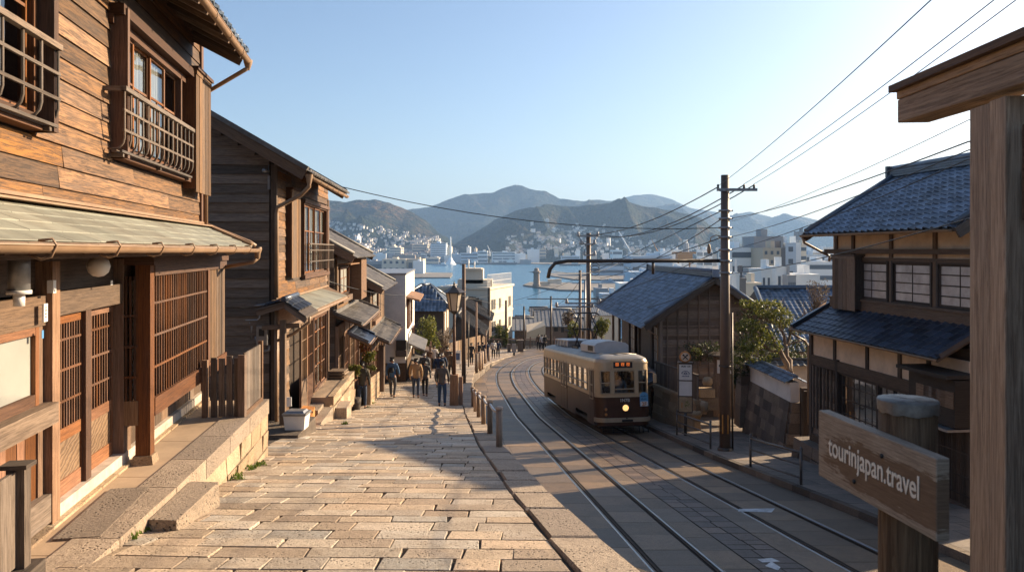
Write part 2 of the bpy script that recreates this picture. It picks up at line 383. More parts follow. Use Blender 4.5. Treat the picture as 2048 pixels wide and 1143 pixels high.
# water
m = bpy.data.materials.new("sea water"); n, b = nodes(m)
b.inputs["Base Color"].default_value = (.02, .12, .2, 1); b.inputs["Roughness"].default_value = .22; b.inputs["Specular IOR Level"].default_value = .5
pp = geo(n); a1 = noisen(n, mapped(n, pp, (.12, .3, 1)), 1.0, 6, .65); a2 = noisen(n, mapped(n, pp, (.006, .02, 1)), 1.0, 3)
b.inputs["Base Color"].default_value = (.03, .13, .19, 1)
cc = ramp(n, a2, [(.35, (.008, .09, .18)), (.65, (.02, .13, .23))]); n.links.new(cc, b.inputs["Base Color"])
bumpn(n, b, a1, .55, .6); M['sea'] = m
mb = MB(); mb.face([(-9000, 340, SEA), (9000, 340, SEA), (9000, 9000, SEA), (-9000, 9000, SEA)], .5)
struct(mb, "sea", M['sea'])
def quay(poly, name="quay", z=-38.4, th=6, mat='concrete2'):
 mb = MB(); mb.prism([(x, y, z - th) for x, y in poly], (0, 0, th)); return struct(mb, name, M[mat], fixn=True)
M['concrete2'] = plain('quay concrete', (.2, .18, .155), .85, var=.3, scale=.05, dirt=(.09, .08, .07), dirtamt=.7)
def gp(px, py, z): d = -z / ((py - HY) / F); return ((px - CX) / F * d, d)
quay([gp(560, 556, -38.4), gp(900, 554, -38.4), gp(905, 549, -38.4), gp(905, 545, -38.4), gp(560, 541, -38.4)], "wharf")
quay([gp(1046, 569, -38.4), gp(1120, 578.5, -38.4), gp(1240, 581, -38.4), (260, 640), (380, 640), (380, 900), gp(1200, 565, -38.4), gp(1060, 563.5, -38.4)], "breakwater")
quay([gp(1098, 550, -38.4), gp(1150, 558, -38.4), (330, 900), (330, 1300), gp(1100, 545, -38.4)], "pier")
quay([(62, 372), (150, 560), (260, 640), (330, 900), (250, 1250), (330, 2300), (9000, 2300), (9000, 330), (50, 330)], "harbour_land", z=-38.3)
quay([(-9000, 2180), (-420, 2180), (60, 2160), (75, 2080), (330, 2100), (330, 2400), (9000, 2400), (9000, 3200), (-9000, 3200)], "far_shore", z=-37.6)
# mountains ---------------------------------------------------
m = bpy.data.materials.new("wooded hillside"); n, b = nodes(m); pp = geo(n)
a1 = noisen(n, pp, .0045, 8, .68); a2 = noisen(n, pp, .045, 4, .75); a3 = noisen(n, pp, .0014, 3)
c1 = ramp(n, a1, [(.40, (.008, .016, .008)), (.48, (.025, .033, .014)), (.55, (.085, .058, .025)), (.63, (.2, .115, .05))])
c1 = mixc(n, maprange(n, a3, .4, .6), c1, (.03, .04, .02)); c1 = mixc(n, mul(n, maprange(n, a2, .44, .56), .8), c1, (.012, .018, .009))
n.links.new(c1, b.inputs["Base Color"]); b.inputs["Roughness"].default_value = .95; b.inputs["Specular IOR Level"].default_value = .1
hb = mnode(n, 'ShaderNodeMath', operation='MULTIPLY_ADD'); n.links.new(noisen(n, pp, .011, 6, .6), hb.inputs[0]); hb.inputs[1].default_value = 4; n.links.new(a2, hb.inputs[2]); bumpn(n, b, hb.outputs[0], 1.0, 34); M['hill'] = m
HILLS = {}
def mountain(name, sil, D, Yf, seed, rough=1.0, nx=230, ny=64, base=-39):
 def crest(X): return -(interp(sil, X / D * F + CX) - HY) / F * D
 def h(X, Y):
  t = (Y - Yf) / (D - Yf); xx = X / Y * D if Y > 1 else X
  c = crest(xx)
  if t <= 1:
   t = max(t, 0); s = t ** 1.12
   a = (t * (1 - t)) ** .7 * 4 * .46 * rough
  else:
   s = 1 - (t - 1) * .55; a = 0
  L = (D - Yf) * .42
  r = 1 - abs(noise.noise(Vector((X / L + seed, Y / (L * 1.9), seed)))) * 2.2
  r2 = 1 - abs(noise.noise(Vector((X / L * 3.1 + seed, Y / L * 1.3, seed + 4)))) * 2
  f = noise.fractal(Vector((X / 60, Y / 60, seed)), 1, 2, 3)
  return base + (c - base) * max(0, s + a * (r * .62 + r2 * .42 - .66)) + f * 8.0 * (1 if t < .97 else .5)
 x0 = (sil[0][0] - CX) / F * D; x1 = (sil[-1][0] - CX) / F * D
 mb = MB(); vs = []
 for j in range(ny + 1):
  Y = Yf + (D - Yf) * j / (ny - 6)
  vs.append([Vector((lerp(x0, x1, i / nx) * (Y / D), Y, h(lerp(x0, x1, i / nx) * (Y / D), Y))) for i in range(nx + 1)])
 for j in range(ny):
  for i in range(nx): mb.face([vs[j][i], vs[j][i + 1], vs[j + 1][i + 1], vs[j + 1][i]], .5, uvs=[(0, 0)] * 4, smooth=True)
 HILLS[name + str(seed)] = h
 struct(mb, name, M['hill'])
 return h
hA = mountain("hill", [(250, 470), (420, 440), (560, 408), (655, 400), (690, 404), (720, 400), (750, 399), (775, 404), (800, 414), (825, 426), (850, 440), (875, 462), (895, 478), (920, 500), (945, 525)], 3300, 2250, 3.1, 1.0)
hB = mountain("mountain", [(600, 470), (700, 440), (800, 420), (860, 414), (900, 397), (930, 388), (960, 387), (985, 385), (1010, 374), (1030, 370), (1045, 371), (1060, 378), (1090, 382), (1120, 397), (1160, 402), (1200, 399), (1240, 406), (1300, 430), (1400, 480)], 5200, 3300, 9.7, 1.1)
hC = mountain("hill", [(850, 515), (900, 492), (930, 476), (960, 458), (990, 440), (1030, 422), (1060, 414), (1110, 411), (1150, 413), (1180, 410), (1215, 406), (1250, 401), (1285, 411), (1330, 419), (1373, 426), (1402, 436), (1429, 456), (1470, 484), (1520, 500), (1560, 520)], 3150, 2300, 5.3, 1.15)
hD = mountain("mountain", [(1050, 440), (1160, 410), (1230, 400), (1270, 390), (1305, 388), (1345, 399), (1380, 416), (1435, 424), (1460, 431), (1500, 423), (1545, 435), (1570, 430), (1610, 435), (1640, 445), (1665, 436), (1700, 428), (1800, 415), (1950, 410), (2300, 400)], 7200, 3600, 2.2, 1.0)
hE = mountain("mountain", [(-400, 420), (0, 410), (300, 415), (500, 420), (700, 440), (800, 470)], 6000, 3400, 7.7, 1.0, nx=60)
# mast on the main summit
mb = MB(); q = P(1034, 371, 5150); q.z -= 6
for dx, hh in ((0, 26), (-34, 14), (-52, 12), (-18, 12)): mb.tube([(q.x + dx, q.y, q.z), (q.x + dx, q.y, q.z + hh)], .9, 5)
tag(mb.build("radio_mast", M['white']), "thin white radio masts on the highest summit", "mast")
# hillside houses --------------------------------------------
M['hwall'] = plain('pale house wall', (.72, .68, .62), .8, var=.1, tint=.3, scale=.1)
M['hroof'] = plain('house roof', (.2, .17, .16), .7, var=.3, tint=.5, scale=.1)
protos = []
for k, (a, b_, h_) in enumerate(((9, 8, 6), (12, 9, 7), (16, 10, 10))):
 mb = MB(); mb.hexa([(-a / 2, -b_ / 2, -4), (a / 2, -b_ / 2, -4), (a / 2, b_ / 2, -4), (-a / 2, b_ / 2, -4)], [(-a / 2, -b_ / 2, h_), (a / 2, -b_ / 2, h_), (a / 2, b_ / 2, h_), (-a / 2, b_ / 2, h_)])
 mr = MB()
 if k < 2: mr.prism([(-a / 2 - .6, -b_ / 2 - .6, h_), (-a / 2 - .6, b_ / 2 + .6, h_), (-a / 2 - .6, 0, h_ + 3)], (a + 1.2, 0, 0))
 else: mr.box((0, 0, h_ + .4), (a + .4, b_ + .4, .8))
 protos.append((mb, mr))
hh_first = []
random.seed(11)
def hillhouse(X, Y, z, k):
 if len(hh_first) <= k or hh_first[k] is None:
  while len(hh_first) <= k: hh_first.append(None)
  e = bpy.data.objects.new("hillside_house", None); C.objects.link(e)
  a = protos[k][0].build("wall", M['hwall'], e); b_ = protos[k][1].build("roof", M['hroof'], e); hh_first[k] = (e, a, b_)
 else:
  e0, a0, b0 = hh_first[k]; e = e0.copy(); C.objects.link(e)
  for c0 in (a0, b0):
   c = c0.copy(); C.objects.link(c); c.parent = e
 e.location = (X, Y, z); e.rotation_euler = (0, 0, random.uniform(-.6, .6)); s = random.uniform(.5, .95); e.scale = (s, s, s)
 px = X / Y * F + CX; py = HY - z / Y * F; nm = ("small gabled", "gabled", "flat roofed")[k]
 side = ("left", "middle", "right")[(px > 760) + (px > 830)] + " of the left hillside" if px < 950 else ("left", "middle", "right", "far right")[(px > 1090) + (px > 1160) + (px > 1235)] + " of the central hill"
 tag(e, "tiny pale %s house %s at the %s" % (nm, ("high", "upper half", "lower half", "low")[(py > 465) + (py > 480) + (py > 495)], side), "house", "houses on the hillsides across the bay")
def scatter(h, x0, x1, y0, y1, Yf, D, nn, keep=None):
 c = 0; tr = 0
 while c < nn and tr < nn * 60:
  tr += 1
  Y = random.uniform(Yf, D); px = random.uniform(x0, x1); X = (px - CX) / F * Y; z = h(X, Y); py = HY - z / Y * F
  if not (y0 <= py <= y1) or (keep and not keep(px, py)): continue
  hillhouse(X, Y, z, random.choice((0, 0, 1, 1, 2))); c += 1
scatter(hA, 690, 905, 452, 512, 2260, 3000, 130, lambda x, y: y > 452 + (x - 760) * .2 and noise.noise(Vector((x / 22, y / 14, 1))) > -.25)
scatter(hC, 1030, 1230, 440, 505, 2310, 3000, 90, lambda x, y: y > 446 + max(0, 1090 - x) * .5 and noise.noise(Vector((x / 22, y / 14, 5))) > -.2)
scatter(hC, 1230, 1420, 475, 510, 2310, 2900, 30)
# the rest of the hillside town, more than anyone could count, as one mass
mb = MB(); c = 0; random.seed(12)
while c < 1500:
 h = hA if random.random() < .5 else hC; Y = random.uniform(2280, 3000); px = random.uniform(655, 915) if h is hA else random.uniform(1010, 1440); X = (px - CX) / F * Y; z = h(X, Y); py = HY - z / Y * F
 lim = 455 + (px - 760) * .15 if h is hA else 452 + abs(px - 1150) * .16
 if py < lim or py > 512 or noise.noise(Vector((px / 25, py / 12, 3))) < -.22: continue
 s = random.uniform(2.5, 6); q = [(-s, -s), (s, -s), (s, s), (-s, s)]; mb.hexa([(X + a, Y + b_, z - 4) for a, b_ in q], [(X + a, Y + b_, z + s * .9) for a, b_ in q]); mb.prism([(X - s, Y - s - .5, z + s * .9), (X - s, Y + s + .5, z + s * .9), (X - s, Y, z + s * 1.4)], (2 * s, 0, 0), mi=1)
 c += 1
tag(mb.build("hillside_town", [M['hwall'], M['hroof']]), kind='stuff')
# long white complexes on the slopes
def far_block(name, label, px0, px1, py0, py1, d, col, dep=30, z0=None):
 a = P(px0, py1, d); b_ = P(px1, py0, d); mb = MB(); mb.box(((a.x + b_.x) / 2, d + dep / 2, (a.z + b_.z) / 2 - 8), (b_.x - a.x, dep, b_.z - a.z + 16)); mb.box(((a.x + b_.x) / 2 + 5, d + dep / 2, b_.z + 1.5), ((b_.x - a.x) * .4, dep * .5, 3))
 return tag(mb.build(name, M[col]), label, "building")
M['fwhite'] = plain('white block wall', (.66, .64, .6), .8, var=.08, scale=.03)  # one even off-white base colour
far_block("hillside_school", "long low white building high on the left wooded slope", 668, 716, 449, 457, 2900, 'fwhite')
far_block("hillside_hall", "white block near the ridge of the middle hill", 1086, 1098, 438, 444, 2850, 'fwhite')
far_block("hillside_clinic", "small white building left of the ridge block on the middle hill", 1061, 1067, 443, 448, 2850, 'fwhite')
# -- the path
def surf_pt(X, Y, f, dz=0): return Vector((X, Y, f(Y) + dz))
def stones(mb, quad, z, rnd, ch=.0045, top_dz=0.0, f=None, jit=.006):
 """one paving stone from plan corners (ccw); z from the level function"""
 dz = random.uniform(-.005, .005) + top_dz
 c = [Vector((x + random.uniform(-jit, jit), y + random.uniform(-jit, jit), 0)) for x, y in quad]
 m = sum(c, Vector()) / 4
 top = []; low = []
 for p in c:
  d = (m - p); d = d / d.length
  q = p + d * ch * 1.4
  top.append(Vector((q.x, q.y, f(q.y) + dz))); low.append(Vector((p.x, p.y, f(p.y) + dz - ch)))
 bot = [p - Vector((0, 0, .03)) for p in low]
 o = rnd * 37
 mb.face(top, rnd)
 for i in range(4):
  j = (i + 1) % 4
  mb.face([low[i], low[j], top[j], top[i]], (rnd * .97 + .013)); mb.face([bot[i], bot[j], low[j], low[i]], rnd)
random.seed(3)
mb = MB(); Y = 3.6; tilt = -.03
while Y < 83:
 dY = random.uniform(.27, .36) if Y < 40 else random.uniform(.5, .7)
 x0 = interp(LB, Y + dY / 2) - .25; x1 = interp(RB, Y + dY / 2) - (.445 if Y > 4.9 else .3)
 X = x0 - random.uniform(0, .6); g = .005 if Y < 20 else .009
 while X < x1:
  W = random.uniform(.32, .82) if Y < 40 else random.uniform(.6, 1.3)
  if x1 - X - W < .25: W = x1 - X
  a, b_ = max(X, x0), X + W
  if b_ > a + .05:
   yy = lambda x, y: y + (x - x0) * tilt + noise.noise(Vector((x * .7, y * 3, 3))) * .035
   sk_ = random.uniform(-.05, .05); g = random.uniform(.006, .011) if Y < 20 else .01
   e0 = e1 = 0
   if b_ > x1 - .01: sk_ = 0; e0, e1 = [interp(RB, v) - interp(RB, Y + dY / 2) for v in (Y, Y + dY)]
   stones(mb, [(a + g, yy(a, Y) + g), (b_ - g + e0, yy(b_, Y) + g), (b_ - g + e1 + sk_ * .4, yy(b_, Y + dY) - g), (a + g + sk_ * .4, yy(a, Y + dY) - g)], 0, random.random(), f=pz)
  X += W
 Y += dY
struct(mb, "stone_path", M['path'])
# bedding sheet below the stones (one strip)
mb = MB(); ysb = [-6 + i * 1.5 for i in range(61)]
for y0, y1 in zip(ysb, ysb[1:]):
 mb.face([(interp(LB, y0) - .8, y0, pz(y0) - .032), (interp(RB, y0) - .03, y0, pz(y0) - .022), (interp(RB, y1) - .03, y1, pz(y1) - .022), (interp(LB, y1) - .8, y1, pz(y1) - .022)], .5)
struct(mb, "path_bedding", M['joint'])
# kerb stones along the path edge and the retaining wall down to the road
mb = MB(); Y = 4.3
while Y < 82:
 dY = random.uniform(.8, 1.4); a0, a1 = interp(RB, Y), interp(RB, Y + dY); g = .012
 dr = (a1 - a0) / dY; wob = random.uniform(-.02, .02)
 q = [(a0 - .44 + wob, Y + g), (a0, Y + g), (a1, Y + dY - g), (a1 - .44 + wob, Y + dY - g)]
 stones(mb, q, 0, random.random(), ch=.03, top_dz=.02, f=pz, jit=.012)
 Y += dY
struct(mb, "kerb", M['kerb'])
mb = MB(); pts = [(x, y) for y, x in [(y, interp(RB, y)) for y in [-6, 0, 4.5] + [5 + i * .9 for i in range(85)]]]
for (xa, ya), (xb, yb) in zip(pts, pts[1:]):
 lv = lambda y: (pz(y) - .02, rz(y) - .25)
 (ta, ba), (tb, bb) = lv(ya), lv(yb)
 nrow = 4
 for r in range(nrow):
  f0, f1 = r / nrow, (r + 1) / nrow
  if ta - ba < .32 and r > 0: continue
  mb.hexa([(xa - .4, ya + .006, lerp(ba, ta, f0) + .006), (xa - .01, ya + .006, lerp(ba, ta, f0) + .006), (xb - .01, yb - .006, lerp(bb, tb, f0) + .006), (xb - .4, yb - .006, lerp(bb, tb, f0) + .006)],
    [(xa - .4, ya + .006, lerp(ba, ta, f1) - .006), (xa - .01, ya + .006, lerp(ba, ta, f1) - .006), (xb - .01, yb - .006, lerp(bb, tb, f1) - .006), (xb - .4, yb - .006, lerp(bb, tb, f1) - .006)])
tag(struct(mb, "retaining_wall", M['darkstone']), kind='structure')
# -- road, rails, pavement
LT = [(-6, 4.68), (0, 4.1), (12.28, 2.89), (31.9, 1.04), (37.3, .52), (48.5, -.42), (55.8, -.66), (60, -.5), (65.7, .1), (70.9, .9), (74.2, 1.8), (79, 4.2), (83, 8)]
RT = [(-6, 8.45), (0, 7.7), (14.25, 5.88), (28.8, 4.05), (38, 3.0), (46, 2.2), (52.7, 1.85), (58.9, 1.8), (63, 2.1), (66.9, 2.75), (70.5, 3.9), (74.5, 6.2), (78, 10)]
def smooth_line(tab, n=90, d=2):
 ys_ = [tab[0][0] + (tab[-1][0] - tab[0][0]) * i / n for i in range(n + 1)]; xs_ = [interp(tab, y) for y in ys_]
 for _ in range(5): xs_ = [xs_[0]] + [(xs_[i - 1] + 2 * xs_[i] + xs_[i + 1]) / 4 for i in range(1, n)] + [xs_[-1]]
 return list(zip(xs_, ys_))
LTs, RTs = smooth_line(LT), smooth_line(RT)
def lineX(pl): t = [(y, x) for x, y in pl]; return lambda Y: interp(t, Y)
ltx, rtx = lineX(LTs), lineX(RTs)
mb = MB()
for y0, y1 in zip(ysb, ysb[1:]):
 if y0 > 84: break
 mb.face([(interp(RB, y0) - .3, y0, rz(y0) - .014), (interp(RR, y0) + .3, y0, rz(y0) - .014), (interp(RR, y1) + .3, y1, rz(y1) - .014), (interp(RB, y1) - .3, y1, rz(y1) - .014)], .5)
struct(mb, "road_base", M['joint'])
random.seed(5)
mb = MB(); mb2 = MB()
def strip(mbx, fa, fb, y0, y1, dl, ncol, g=.006, kind=None):
 Y = y0
 while Y < y1:
  dY = random.uniform(*dl); off = random.random()
  cols = [0] + [(i + random.uniform(-.12, .12)) / ncol for i in range(1, ncol)] + [1]
  for c0, c1 in zip(cols, cols[1:]):
   sh = random.uniform(-.12, .12) * dY if ncol > 1 else 0
   A = lambda c, y: (lerp(fa(y), fb(y), c), y)
   q = [A(c0, Y + sh * 0), A(c1, Y), A(c1, Y + dY), A(c0, Y + dY)]
   q = [(q[0][0] + g, q[0][1] + g), (q[1][0] - g, q[1][1] + g), (q[2][0] - g, q[2][1] - g), (q[3][0] + g, q[3][1] - g)]
   dz = random.uniform(-.002, .003); rd = random.random()
   mbx.face([(x, y, rz(y) + dz + random.uniform(-.001, .001)) for x, y in q], rd)
  Y += dY
G = .5335
strip(mb, lambda y: interp(RB, y) + .02, lambda y: ltx(y) - G - .06, 2, 83, (.9, 1.5), 2)
strip(mb, lambda y: ltx(y) - G + .11, lambda y: ltx(y) + G - .11, 2, 83, (.7, 1.1), 1)
strip(mb, lambda y: ltx(y) + G + .06, lambda y: lerp(ltx(y), rtx(y), .5) - .42, 2, 80, (.8, 1.3), 1)
strip(mb2, lambda y: lerp(ltx(y), rtx(y), .5) - .41, lambda y: lerp(ltx(y), rtx(y), .5) + .41, 2, 80, (.3, .5), 2, g=.012)
strip(mb, lambda y: lerp(ltx(y), rtx(y), .5) + .42, lambda y: rtx(y) - G - .06, 2, 76, (.8, 1.3), 1)
strip(mb, lambda y: rtx(y) - G + .11, lambda y: rtx(y) + G - .11, 2, 77, (.7, 1.1), 1)
strip(mb, lambda y: rtx(y) + G + .06, lambda y: interp(RR, y) - .01, 2, 77, (1.1, 1.9), 1)
struct(mb, "road", M['road']); struct(mb2, "road_setts", M['roadmid'])
# rails: head, groove and a dark flange way
for nm, pl in (("left", LTs), ("right", RTs)):
 for sgn in (-1, 1):
  mb = MB(); sb = MB(); prev = None
  for i, (x, y) in enumerate(pl):
   a = pl[max(i - 1, 0)]; b_ = pl[min(i + 1, len(pl) - 1)]; t = Vector((b_[0] - a[0], b_[1] - a[1], 0)).normalized(); nn = Vector((t.y, -t.x, 0))
   c = Vector((x, y, rz(y) if y < 90 else rz(90))) + nn * sgn * (G + .03)
   cur = [c + nn * (-.034) + Vector((0, 0, .008)), c + nn * .034 + Vector((0, 0, .008)), c + nn * -.034 - Vector((0, 0, .012)), c + nn * .034 - Vector((0, 0, .012)),
       c - nn * sgn * .034 - Vector((0, 0, .0125)), c - nn * sgn * .078 - Vector((0, 0, .0125)), c - nn * sgn * .078 + Vector((0, 0, .004)), c - nn * sgn * .095 + Vector((0, 0, .004))]
   if prev and y < 83.5:
    mb.face([prev[0], prev[1], cur[1], cur[0]], .5, smooth=True); mb.face([prev[2], prev[0], cur[0], cur[2]], .5); mb.face([prev[1], prev[3], cur[3], cur[1]], .5)
    sb.face([prev[4], prev[5], cur[5], cur[4]], .5); sb.face([prev[6], prev[7], cur[7], cur[6]], .5); sb.face([prev[5], prev[6], cur[6], cur[5]], .5)
   prev = cur
  struct(mb, "tram_rail", M['rail']); struct(sb, "rail_groove", M['railside'])
# painted marks
def ground_quad(pts, f, dz=.006): return [Vector((p.x, p.y, f(p.y) + dz)) for p in pts]
mb = MB(); mb.face(ground_quad([rh(1476, 1022), rh(1543, 1024), rh(1550, 1016), rh(1478, 1017)], rz), .5)
mb.face(ground_quad([rh(1530, 1131), rh(1543, 1122), rh(1561, 1134), rh(1556, 1140)], rz), .3)
mb.face(ground_quad([rh(1515, 1118), rh(1543, 1115), rh(1560, 1122), rh(1543, 1123), rh(1525, 1124)], rz), .7)
struct(mb, "road_marking", M['paint'])
# right pavement: kerb + slabs
def sw(Y): return rz(Y) + .15
mb = MB(); Y = 2.0
while Y < 82:
 dY = random.uniform(.7, 1.1); a0, a1 = interp(RR, Y), interp(RR, Y + dY); g = .006
 z0, z1 = sw(Y), sw(Y + dY)
 mb.hexa([(a0, Y + g, z0 - .4), (a0 + .17, Y + g, z0 - .4), (a1 + .17, Y + dY - g, z1 - .4), (a1, Y + dY - g, z1 - .4)], [(a0 + .012, Y + g, z0), (a0 + .17, Y + g, z0), (a1 + .17, Y + dY - g, z1), (a1 + .012, Y + dY - g, z1)])
 Y += dY
struct(mb, "pavement_kerb", M['darkstone'], bevel=.015)
mb = MB(); Y = 2.0
while Y < 82:
 dY = random.uniform(.45, .65); X = interp(RR, Y) + .18; e = X + 6.5
 while X < e:
  W = random.uniform(.5, .9); off = interp(RR, Y + dY) - interp(RR, Y)
  mb.face([(x, y, sw(y) + random.uniform(-.004, .002)) for x, y in ((X + .006, Y + .006), (X + W - .006, Y + .006), (X + W - .006 + off, Y + dY - .006), (X + .006 + off, Y + dY - .006))])
  X += W
 Y += dY
struct(mb, "pavement", M['walkr'])
mb = MB()
for y0, y1 in zip(ysb, ysb[1:]):
 if y0 > 84: break
 mb.face([(interp(RR, y0) + .1, y0, sw(y0) - .014), (interp(RR, y0) + 30, y0, sw(y0) - .014), (interp(RR, y1) + 30, y1, sw(y1) - .014), (interp(RR, y1) + .1, y1, sw(y1) - .014)], .5)
struct(mb, "yard_ground", M['joint'])
# far plateau where the street turns, and the ground beside the left houses
mb = MB(); mb.face([(-12, 82, -11.05), (40, 82, -11.05), (40, 89, -11.3), (-12, 89, -11.3)], .5)
mb.face([(-30, 90.5, -12.6), (45, 90.5, -12.6), (45, 89, -11.31), (-30, 89, -11.31)], .5)
struct(mb, "street_turn", M['walkr'])
mb = MB()
for y0, y1 in zip(ysb, ysb[1:]):
 if y0 < 12 or y0 > 86: continue
 mb.face([(-30, y0, pz(y0) - .03), (interp(LB, y0) - .1, y0, pz(y0) - .03), (interp(LB, y1) - .1, y1, pz(y1) - .03), (-30, y1, pz(y1) - .03)], .5)
struct(mb, "lane_ground", M['joint'])
# == BUILDING HELPERS
def clapboards(mb, fr, u0, u1, z0, z1, pitch=.2, holes=(), w=0, th=.028, cut=None, lens=(1.8, 3.6)):
 z = z0
 while z < z1 - .01:
  zt = min(z + pitch, z1); segs = [(u0, u1)]
  if cut: a_, b_ = cut((z + zt) / 2); segs = [(max(u0, a_), min(u1, b_))]
  for (ha, hb, hz0, hz1) in holes:
   if min(zt, hz1) - max(z, hz0) > pitch * .35:
    ns = []
    for a, b in segs:
     if hb <= a or ha >= b: ns.append((a, b)); continue
     if ha > a: ns.append((a, ha))
     if hb < b: ns.append((hb, b))
    segs = ns
  for a, b in segs:
   u = a
   while u < b - .02:
    L = random.uniform(*lens); v = min(u + L, b)
    if b - v < .5: v = b
    e = random.uniform(-.004, .006)
    q = fr.p
    B = [q(u + .002, w - .02, z), q(v - .002, w - .02, z), q(v - .002, w + th + e, z - .008), q(u + .002, w + th + e, z - .008)]
    T = [q(u + .002, w - .02, zt), q(v - .002, w - .02, zt), q(v - .002, w + .006, zt), q(u + .002, w + .006, zt)]
    if fr.side > 0: B.reverse(); T.reverse()
    mb.hexa(B, T); u = v
  z = zt
def vboards(mb, fr, u0, u1, w0, w1, z0, z1, bw=.12, gap=.006, zj=0):
 u = u0
 while u < u1 - .02:
  v = min(u + bw * random.uniform(.8, 1.2), u1)
  if u1 - v < bw * .4: v = u1
  fr.box(mb, u, v - gap, w0, w1 + random.uniform(-.004, .004), z0 + random.uniform(-zj, 0), z1 + random.uniform(0, zj)); u = v
def lattice(mb, fr, u0, u1, w0, w1, z0, z1, n, sw=.016, rails=(), rh_=.022, rw=.006):
 for i in range(n):
  c = lerp(u0, u1, (i + .5) / n); fr.box(mb, c - sw / 2, c + sw / 2, w0, w1, z0, z1)
 for r in rails: fr.box(mb, u0, u1, w0 + .002, w1 + rw, r - rh_ / 2, r + rh_ / 2)
def ring(mb, fr, u0, u1, w0, w1, z0, z1, t, tb=None, tt=None):
 tb = t if tb is None else tb; tt = t if tt is None else tt
 fr.box(mb, u0, u0 + t, w0, w1, z0, z1); fr.box(mb, u1 - t, u1, w0, w1, z0, z1)
 fr.box(mb, u0 + t, u1 - t, w0 + .002, w1 - .002, z1 - tt, z1); fr.box(mb, u0 + t, u1 - t, w0 + .002, w1 - .002, z0, z0 + tb)
def curtain(parent, fr, u0, u1, w, z0, z1, mat='curtain', amp=.03, wl=.11):
 mb = MB(); n = int((u1 - u0) / .02) + 1; ph_ = random.random() * 6
 pts = [(lerp(u0, u1, i / n), w + amp * math.sin(i * .02 / wl * 6.28 + ph_) * (.6 + .4 * math.sin(i * .05))) for i in range(n + 1)]
 for (a, wa), (b, wb) in zip(pts, pts[1:]): mb.face([fr.p(a, wa, z0), fr.p(b, wb, z0), fr.p(b, wb, z1), fr.p(a, wa, z1)], .5, smooth=True)
 return part(mb, "curtain", M[mat], parent)
def gutter(mb, pts, r=.05):
 """half round open gutter along a polyline"""
 pts = [Vector(p) for p in pts]; k = 7
 for a, b in zip(pts, pts[1:]):
  d = (b - a).normalized(); s_ = d.cross(Vector((0, 0, 1))).normalized()
  def prof(c, rr): return [c + s_ * (rr * math.cos(math.pi * i / k + math.pi)) + Vector((0, 0, -rr * math.sin(math.pi * i / k))) for i in range(k + 1)]
  A, B = prof(a, r), prof(b, r); A2, B2 = prof(a, r * .86), prof(b, r * .86)
  for i in range(k):
   mb.face([A[i], B[i], B[i + 1], A[i + 1]], .5, smooth=True); mb.face([A2[i + 1], B2[i + 1], B2[i], A2[i]], .5, smooth=True)
  mb.tube([A[0], B[0]], .007, 5); mb.tube([A[-1], B[-1]], .007, 5)
  mb.face(A + A2[::-1][:0] , .5) if False else None
  mb.face([p for p in A], .5); mb.face([p for p in reversed(B)], .5)
def kawara(mb, O, A, B, na, nb, tw=.27, tl=.25, wave=.035, step=.02, seg=6, clip=None, roll=False):
 """pantile roof field: O corner at the ridge side, A unit along the eave, B unit down the slope"""
 O, A, B = Vector(O), Vector(A).normalized(), Vector(B).normalized(); N = A.cross(B)
 if N.z < 0: N = -N
 if roll: hs = [0, 0, .15, 1, 1, .15];
 else: hs = [.0, .12, .3, .65, 1.0, .75]
 if seg == 4: hs = [0, .1, .55, 1.0] if not roll else [0, 0, .9, .9]
 for i in range(na):
  for j in range(nb):
   if clip and not clip((i + .5) * tw, (j + .5) * tl): continue
   rd = random.random(); lift = random.uniform(-.002, .003)
   prev = None
   for k in range(seg + 1):
    h = hs[k % seg] * wave; a = (i + k / seg) * tw
    if k == seg: h = hs[0] * wave
    top = O + A * a + B * (j * tl - .01) + N * (h + .0)
    bot = O + A * a + B * ((j + 1) * tl) + N * (h + step + lift)
    und = bot - N * (step + .012)
    if prev:
     mb.face([prev[0], top, bot, prev[1]], rd, smooth=False); mb.face([prev[1], bot, und, prev[2]], rd)
    prev = (top, bot, und)
def slab(mb, p, th):
 """thick roof deck under a quad p (4 points), extruded straight down"""
 mb.hexa([Vector(q) - Vector((0, 0, th)) for q in p], p)
